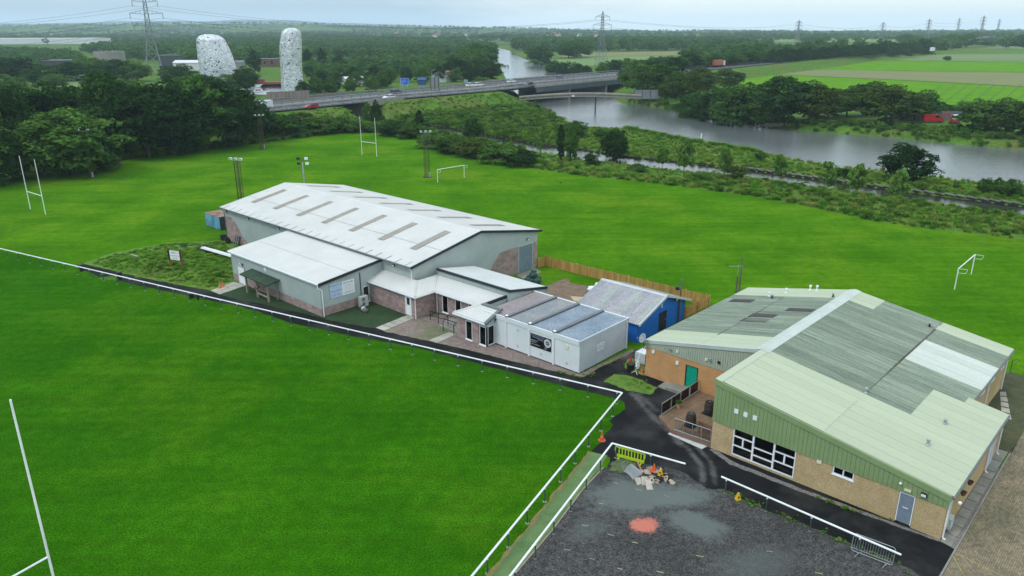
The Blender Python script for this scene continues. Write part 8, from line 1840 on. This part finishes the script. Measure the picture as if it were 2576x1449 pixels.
# protos
tallgrass = []
for i in range(3):
    rr = np.random.default_rng(40 + i); n = 70; base = np.stack([rr.normal(0, .16, n), rr.normal(0, .16, n), np.zeros(n)], 1); L_ = .55 + .5 * rr.random(n); az = rr.random(n) * 6.28; ln = .15 + .35 * rr.random(n)
    tip = base + np.stack([np.cos(az) * ln, np.sin(az) * ln, L_], 1); w = .028; sd2 = np.stack([-np.sin(az) * w, np.cos(az) * w, np.zeros(n)], 1); mid = (base + tip) / 2 + np.array([0, 0, .08])
    v = np.stack([base - sd2, base + sd2, mid + sd2 * .9, mid - sd2 * .9], 1).reshape(-1, 3); v2 = np.stack([mid - sd2 * .9, mid + sd2 * .9, tip + sd2 * .2, tip - sd2 * .2], 1).reshape(-1, 3); vv = np.concatenate([v, v2]); tallgrass.append(np_mesh('tall_grass', vv, np.arange(len(vv)).reshape(-1, 4), LEAF_GRASS))
bushes = [crown('bush', LEAF_BANK, 16, 26, .055, 60 + i) for i in range(4)]
weeds = [crown('bush', LEAF_LOW, 7, 12, .08, 70 + i) for i in range(3)]
fars = [crown('broad', LEAF_FAR, 26, 14, .055, 80 + i) for i in range(4)] + [crown('tall', LEAF_FAR, 22, 14, .055, 90)]
C_GRASS = proto_collection('grass_forms', tallgrass); C_BUSH = proto_collection('bush_forms', bushes); C_WEED = proto_collection('weed_forms', weeds); C_FAR = proto_collection('far_tree_forms', fars); C_MOUND = proto_collection('mound_forms', [m_.copy() for m_ in tallgrass[:2]] + weeds[:1])
for o_ in C_MOUND.objects:
    o_.data.materials[0] = LEAF_LOW
C_REED = proto_collection('reed_forms', [m_.copy() for m_ in tallgrass])
for o_ in C_REED.objects:
    o_.data.materials[0] = LEAF_LOW
C_MIX = proto_collection('mixed_bank_forms', tallgrass + bushes[:1] + tallgrass)
def zs(x, y): return height(x, y)
def S3(x, lo_, hi_, wide, seed):
    rr = np.random.default_rng(seed); h = lo_ + (hi_ - lo_) * rr.random(len(x)) ** 1.5; w = h * wide * (.7 + .6 * rr.random(len(x))); return np.stack([w, w, h], 1)
def P3_(x, y): return np.stack([x, y, zs(x, y)], 1)
lawn_edge = [at(u, v) for u, v in LAWN_BACK]
edgeR = [p for (u, v), p in zip(LAWN_BACK, lawn_edge) if u >= 1040]; canR = [p for p in CANAL if p.x > -26 and p.y < 227]
BANK = edgeR + offset_line(canR, -4.6)[::-1]; BANK = [(p.x, p.y) for p in BANK]
low_bank = lambda a, b: not_water(a, b) | ((seg_dist(a, b, CANAL) < 14) & (a < 37)) | (seg_dist(a, b, CANAL) < 7.5)
x, y = sample(BANK, .95, 1, low_bank); scatter('bank_undergrowth', 'dense tall grass and bramble on the bank between field and canal', 'undergrowth', P3_(x, y), S3(x, .4, .9, 1.7, 2), C_MIX, 3)
x, y = sample(BANK, 3.4, 4, low_bank); scatter('bank_brambles', 'low green bramble clumps on the bank between field and canal', 'undergrowth', P3_(x, y), S3(x, .6, 1.3, 1.5, 5), C_BUSH, 6)
ISL = [(p.x, p.y) for p in offset_line(canR, 4.2)] + [(p.x, p.y) for p in RIVER[:13] if p.y < 240][::-1]
x, y = sample(ISL, 1.25, 7, not_water); scatter('river_meadow', 'rough yellowish grass on the strip between canal and river', 'undergrowth', P3_(x, y), S3(x, .35, .75, 1.7, 8), C_GRASS, 9)
x2, y2 = sample([(p.x, p.y) for p in offset_line(canR, 12.0)] + [(p.x, p.y) for p in offset_line(canR, -12.0)][::-1], .9, 33, lambda a, b: not_water(a, b) | (seg_dist(a, b, edgeR) < 1.0)); scatter('towpath_grass', 'short rough grass on both edges of the canal', 'undergrowth', P3_(x2, y2), S3(x2, .14, .30, 3.4, 34), C_GRASS, 35)
reed = [p for p in RIVER[3:6]]; rd_ = [(p.x, p.y) for p in offset_line(reed, 2.5)] + [(p.x, p.y) for p in offset_line(reed, -3.5)][::-1]
x2, y2 = sample(rd_, .7, 36); zz_ = P3_(x2, y2); zz_[:, 2] = np.maximum(zz_[:, 2], WL + .25); scatter('reed_bed', 'bright green reeds along the near river edge', 'reeds', zz_, S3(x2, .7, 1.2, 1.4, 37), C_REED, 38)
x, y = sample(ISL, 6.5, 10, not_water); scatter('river_scrub', 'scattered green scrub on the strip between canal and river', 'undergrowth', P3_(x, y), S3(x, .6, 1.2, 1.4, 11), C_BUSH, 12)
MEAD = [(p.x, p.y) for p in poly([(870, 332), (960, 336), (1040, 347), (1120, 380), (1230, 405), (1340, 372), (1450, 345), (1420, 312), (1400, 295), (1338, 265), (1290, 240), (1100, 255), (950, 268), (860, 290), (640, 300), (640, 362)])]
x, y = sample(MEAD, 1.7, 13, lambda a, b: not_water(a, b) | (seg_dist(a, b, MWS[::3]) < 28)); scatter('embankment_scrub', 'mixed green scrub and tall weeds on the motorway embankment', 'undergrowth', P3_(x, y), S3(x, .9, 2.1, 1.5, 14), C_BUSH, 15)
x, y = sample(MEAD, 1.5, 16, lambda a, b: not_water(a, b) | (seg_dist(a, b, MWS[::3]) < 25)); scatter('embankment_grass', 'tall yellow green grass on the motorway embankment', 'undergrowth', P3_(x, y), S3(x, .7, 1.4, 1.5, 17), C_GRASS, 18)
x, y = sample(MEAD, 1.3, 46, lambda a, b: not_water(a, b) | (seg_dist(a, b, MWS[::3]) > 29)); scatter('verge_grass', 'short uneven grass on the slope below the motorway', 'undergrowth', P3_(x, y), S3(x, .2, .5, 2.4, 47), C_MIX, 48)
FBK = [(p.x, p.y) for p in poly([(1553, 259), (1650, 275), (1713, 288), (1808, 308), (1932, 326), (2057, 338), (2182, 347), (2307, 360), (2432, 372), (2620, 390), (2640, 340), (2400, 325), (2200, 312), (1990, 306), (1850, 300), (1720, 270), (1600, 240)])]
x, y = sample(FBK, 1.6, 19, not_water); scatter('far_bank_growth', 'green weeds and low bushes on the far river bank', 'undergrowth', P3_(x, y), S3(x, .6, 1.8, 1.5, 20), C_BUSH, 21)
LE = [p for (u, v), p in zip(LAWN_BACK, lawn_edge) if -210 < u < 880]; LEo = offset_line(LE, 6.0)
UND = [(p.x, p.y) for p in LE] + [(p.x, p.y) for p in LEo[::-1]]
x, y = sample(UND, 1.5, 22); scatter('tree_foot_undergrowth', 'dark shrubs and nettles under the left field trees', 'undergrowth', P3_(x, y), S3(x, .9, 2.2, 1.4, 23), C_BUSH, 24)
mx_, my_ = sample([(p.x, p.y) for p in poly([(230, 663), (295, 637), (420, 614), (560, 607), (585, 640), (585, 704), (530, 724), (465, 714), (350, 691), (275, 673)])], .36, 44)
scatter('mound_weeds', 'long weedy grass on the mound around the scoreboard', 'undergrowth', P3_(mx_, my_), S3(mx_, .10, .28, 2.6, 5), C_MOUND, 25)
# weeds along edges of the car park and the wall
wp_ = []
for line, n, sp in (([(1818, 1232), (1876, 1262), (1932, 1286), (2020, 1318), (2127, 1366), (2232, 1404), (2300, 1440)], 220, .22), ([(2050, 1250), (2120, 1278), (2250, 1310)], 110, .10), ([(1545, 945), (1600, 965), (1645, 980)], 140, .5), ([(1575, 920), (1612, 930)], 60, .35), ([(1400, 935), (1462, 950)], 60, .12), ([(1475, 948), (1500, 932)], 40, .25)):
    p = [at(u, v) for u, v in line]
    for _ in range(n): i = RNG.randrange(len(p) - 1); q = p[i].lerp(p[i + 1], RNG.random()); wp_.append((q.x + RNG.gauss(0, sp), q.y + RNG.gauss(0, sp), .02)) if math.sin(q.x * 3.1 + 1) + math.sin(q.x * 7.7) + RNG.gauss(0, .7) > .1 else None
wp_ = np.array(wp_); scatter('edge_weeds', 'small green weeds along the gravel edges and wall foot', 'undergrowth', wp_, S3(wp_[:, 0], .05, .15, 2.2, 9), C_WEED, 26)
# far woods
def wood(name, label, pts, spacing, lo_, hi_, seed, wide=.85):
    pg = [(p.x, p.y) for p in poly(pts)]; x, y = sample(pg, spacing, seed, not_water); scatter(name, label, 'wood', P3_(x, y), S3(x, lo_, hi_, wide, seed + 1), C_FAR, seed + 2)
wood('far_wood', 'wide green wood behind the sculptures', [(620, 168), (700, 150), (900, 146), (1060, 146), (1240, 160), (1248, 124), (1120, 108), (640, 105), (380, 107), (250, 120), (200, 132), (300, 150), (420, 158), (520, 165)], 7.5, 6, 10, 31, 1.1)
wood('far_wood', 'woodland between the motorway and the far sculptures', [(780, 205), (1000, 200), (1180, 180), (1240, 162), (1060, 158), (900, 160), (760, 172)], 7.0, 4, 9, 41, 1.1)
wood('far_wood', 'dense tree line behind the tan meadow', [(1290, 128), (1400, 132), (1720, 128), (1930, 138), (1940, 122), (1800, 112), (1500, 110), (1290, 113)], 8.5, 8, 13, 51, 1.0)
wood('far_wood', 'dark wood climbing to the right', [(1700, 172), (1930, 172), (2140, 154), (2325, 136), (2420, 130), (2400, 125), (2150, 136), (1930, 146), (1740, 148)], 7.5, 8, 13, 61, .9)
wood('far_wood', 'scrubby woodland at the far left', [(-60, 200), (100, 175), (230, 160), (180, 140), (60, 132), (-60, 134)], 10.0, 5, 9, 71, 1.0)
pts_f = []
rf = np.random.default_rng(99)
for _ in range(400):
    d = 1400 * math.exp(rf.random() * 1.02); a = rf.uniform(-.72, .72); cx, cy = d * math.tan(a), d; n = rf.integers(4, 34); sp = rf.uniform(15, 60) * (d / 2000) ** .5; dr = rf.uniform(-.6, .6)
    for _k in range(n): t_ = rf.normal() * sp * 2.4; s_ = rf.normal() * sp * .35; pts_f.append((cx + t_ * math.cos(dr) - s_ * math.sin(dr), cy + t_ * math.sin(dr) + s_ * math.cos(dr)))
pf = np.array(pts_f); pf = pf[(pf[:, 1] > 1250)]; scatter('hazy_tree_lines', 'hazy tree belts fading towards the horizon', 'wood', P3_(pf[:, 0], pf[:, 1]), S3(pf[:, 0], 6, 11, 1.5, 7), C_FAR, 8)
# canal coping
cop = offset_line(CANAL[-6:], 4.9); t = thing('canal_coping', 'pale stone coping along the far edge of the canal', 'kerb', cop[0]); t['kind'] = 'structure'; del t['category']
for a, b in zip(cop[:-1], cop[1:]):
    L_ = (b - a).length; k = max(1, int(L_ / 1.6)); u = (b - a) / L_
    for j in range(k): MB().beam(a + u * (L_ * j / k) - cop[0] + Vector((0, 0, .25)), a + u * (L_ * (j + 1) / k - .03) - cop[0] + Vector((0, 0, .0)), .3, .22).build('coping_stone', stc, t)
wl_ = MB()
for a, b in zip(offset_line(CANAL[3:], 5.0)[:-1], offset_line(CANAL[3:], 5.0)[1:]): wl_.beam(a + Vector((0, 0, -.35)), b + Vector((0, 0, -.35)), .4, .55)
tag(wl_.build('canal_wall', M('wet_dark_stone', (.015, .015, .013), (.03, .028, .024), scale=1, rough=.9)), 'dark wet stone wall on the far side of the canal', None, None, 'structure')
# rubble bank on the far shore
rk = MB(); r5 = random.Random(8); rp = at(1965, 316, -1)
for _ in range(160):
    c = rp + Vector((r5.gauss(0, 3.6), r5.gauss(0, 1.2), r5.uniform(-.4, .8))); s = r5.uniform(.15, .45)
    vs_ = [(c.x + s * r5.uniform(.5, 1) * math.cos(a), c.y + s * r5.uniform(.5, 1) * math.sin(a), c.z + s * h_) for h_ in (-.4, .5) for a in (0, 1.57, 3.14, 4.71)]; rk.hexa(vs_[:4], vs_[4:])
tag(rk.build('stone_rubble', M('pale_shore_stone', (.20, .16, .13), (.28, .24, .20), scale=.8, rough=.95)), 'heap of pale stones on the far river bank', 'stones', None, 'stuff')
# ------------------------------------------------------------------ haze
hz = MB().box(-9000, 9000, -300, 9200, -40, 120).build('haze', None); tag(hz, 'thin grey blue haze over the lowland', None, None, 'stuff')
hm = bpy.data.materials.new('haze'); hm.use_nodes = True; t = hm.node_tree; t.nodes.clear(); ho = nd(t, 'ShaderNodeOutputMaterial'); pv = nd(t, 'ShaderNodeVolumePrincipled'); pv.inputs['Color'].default_value = (.72, .86, 1.0, 1); pv.inputs['Density'].default_value = .00013; pv.inputs['Anisotropy'].default_value = .2
t.links.new(pv.outputs[0], ho.inputs['Volume']); hz.data.materials.append(hm)
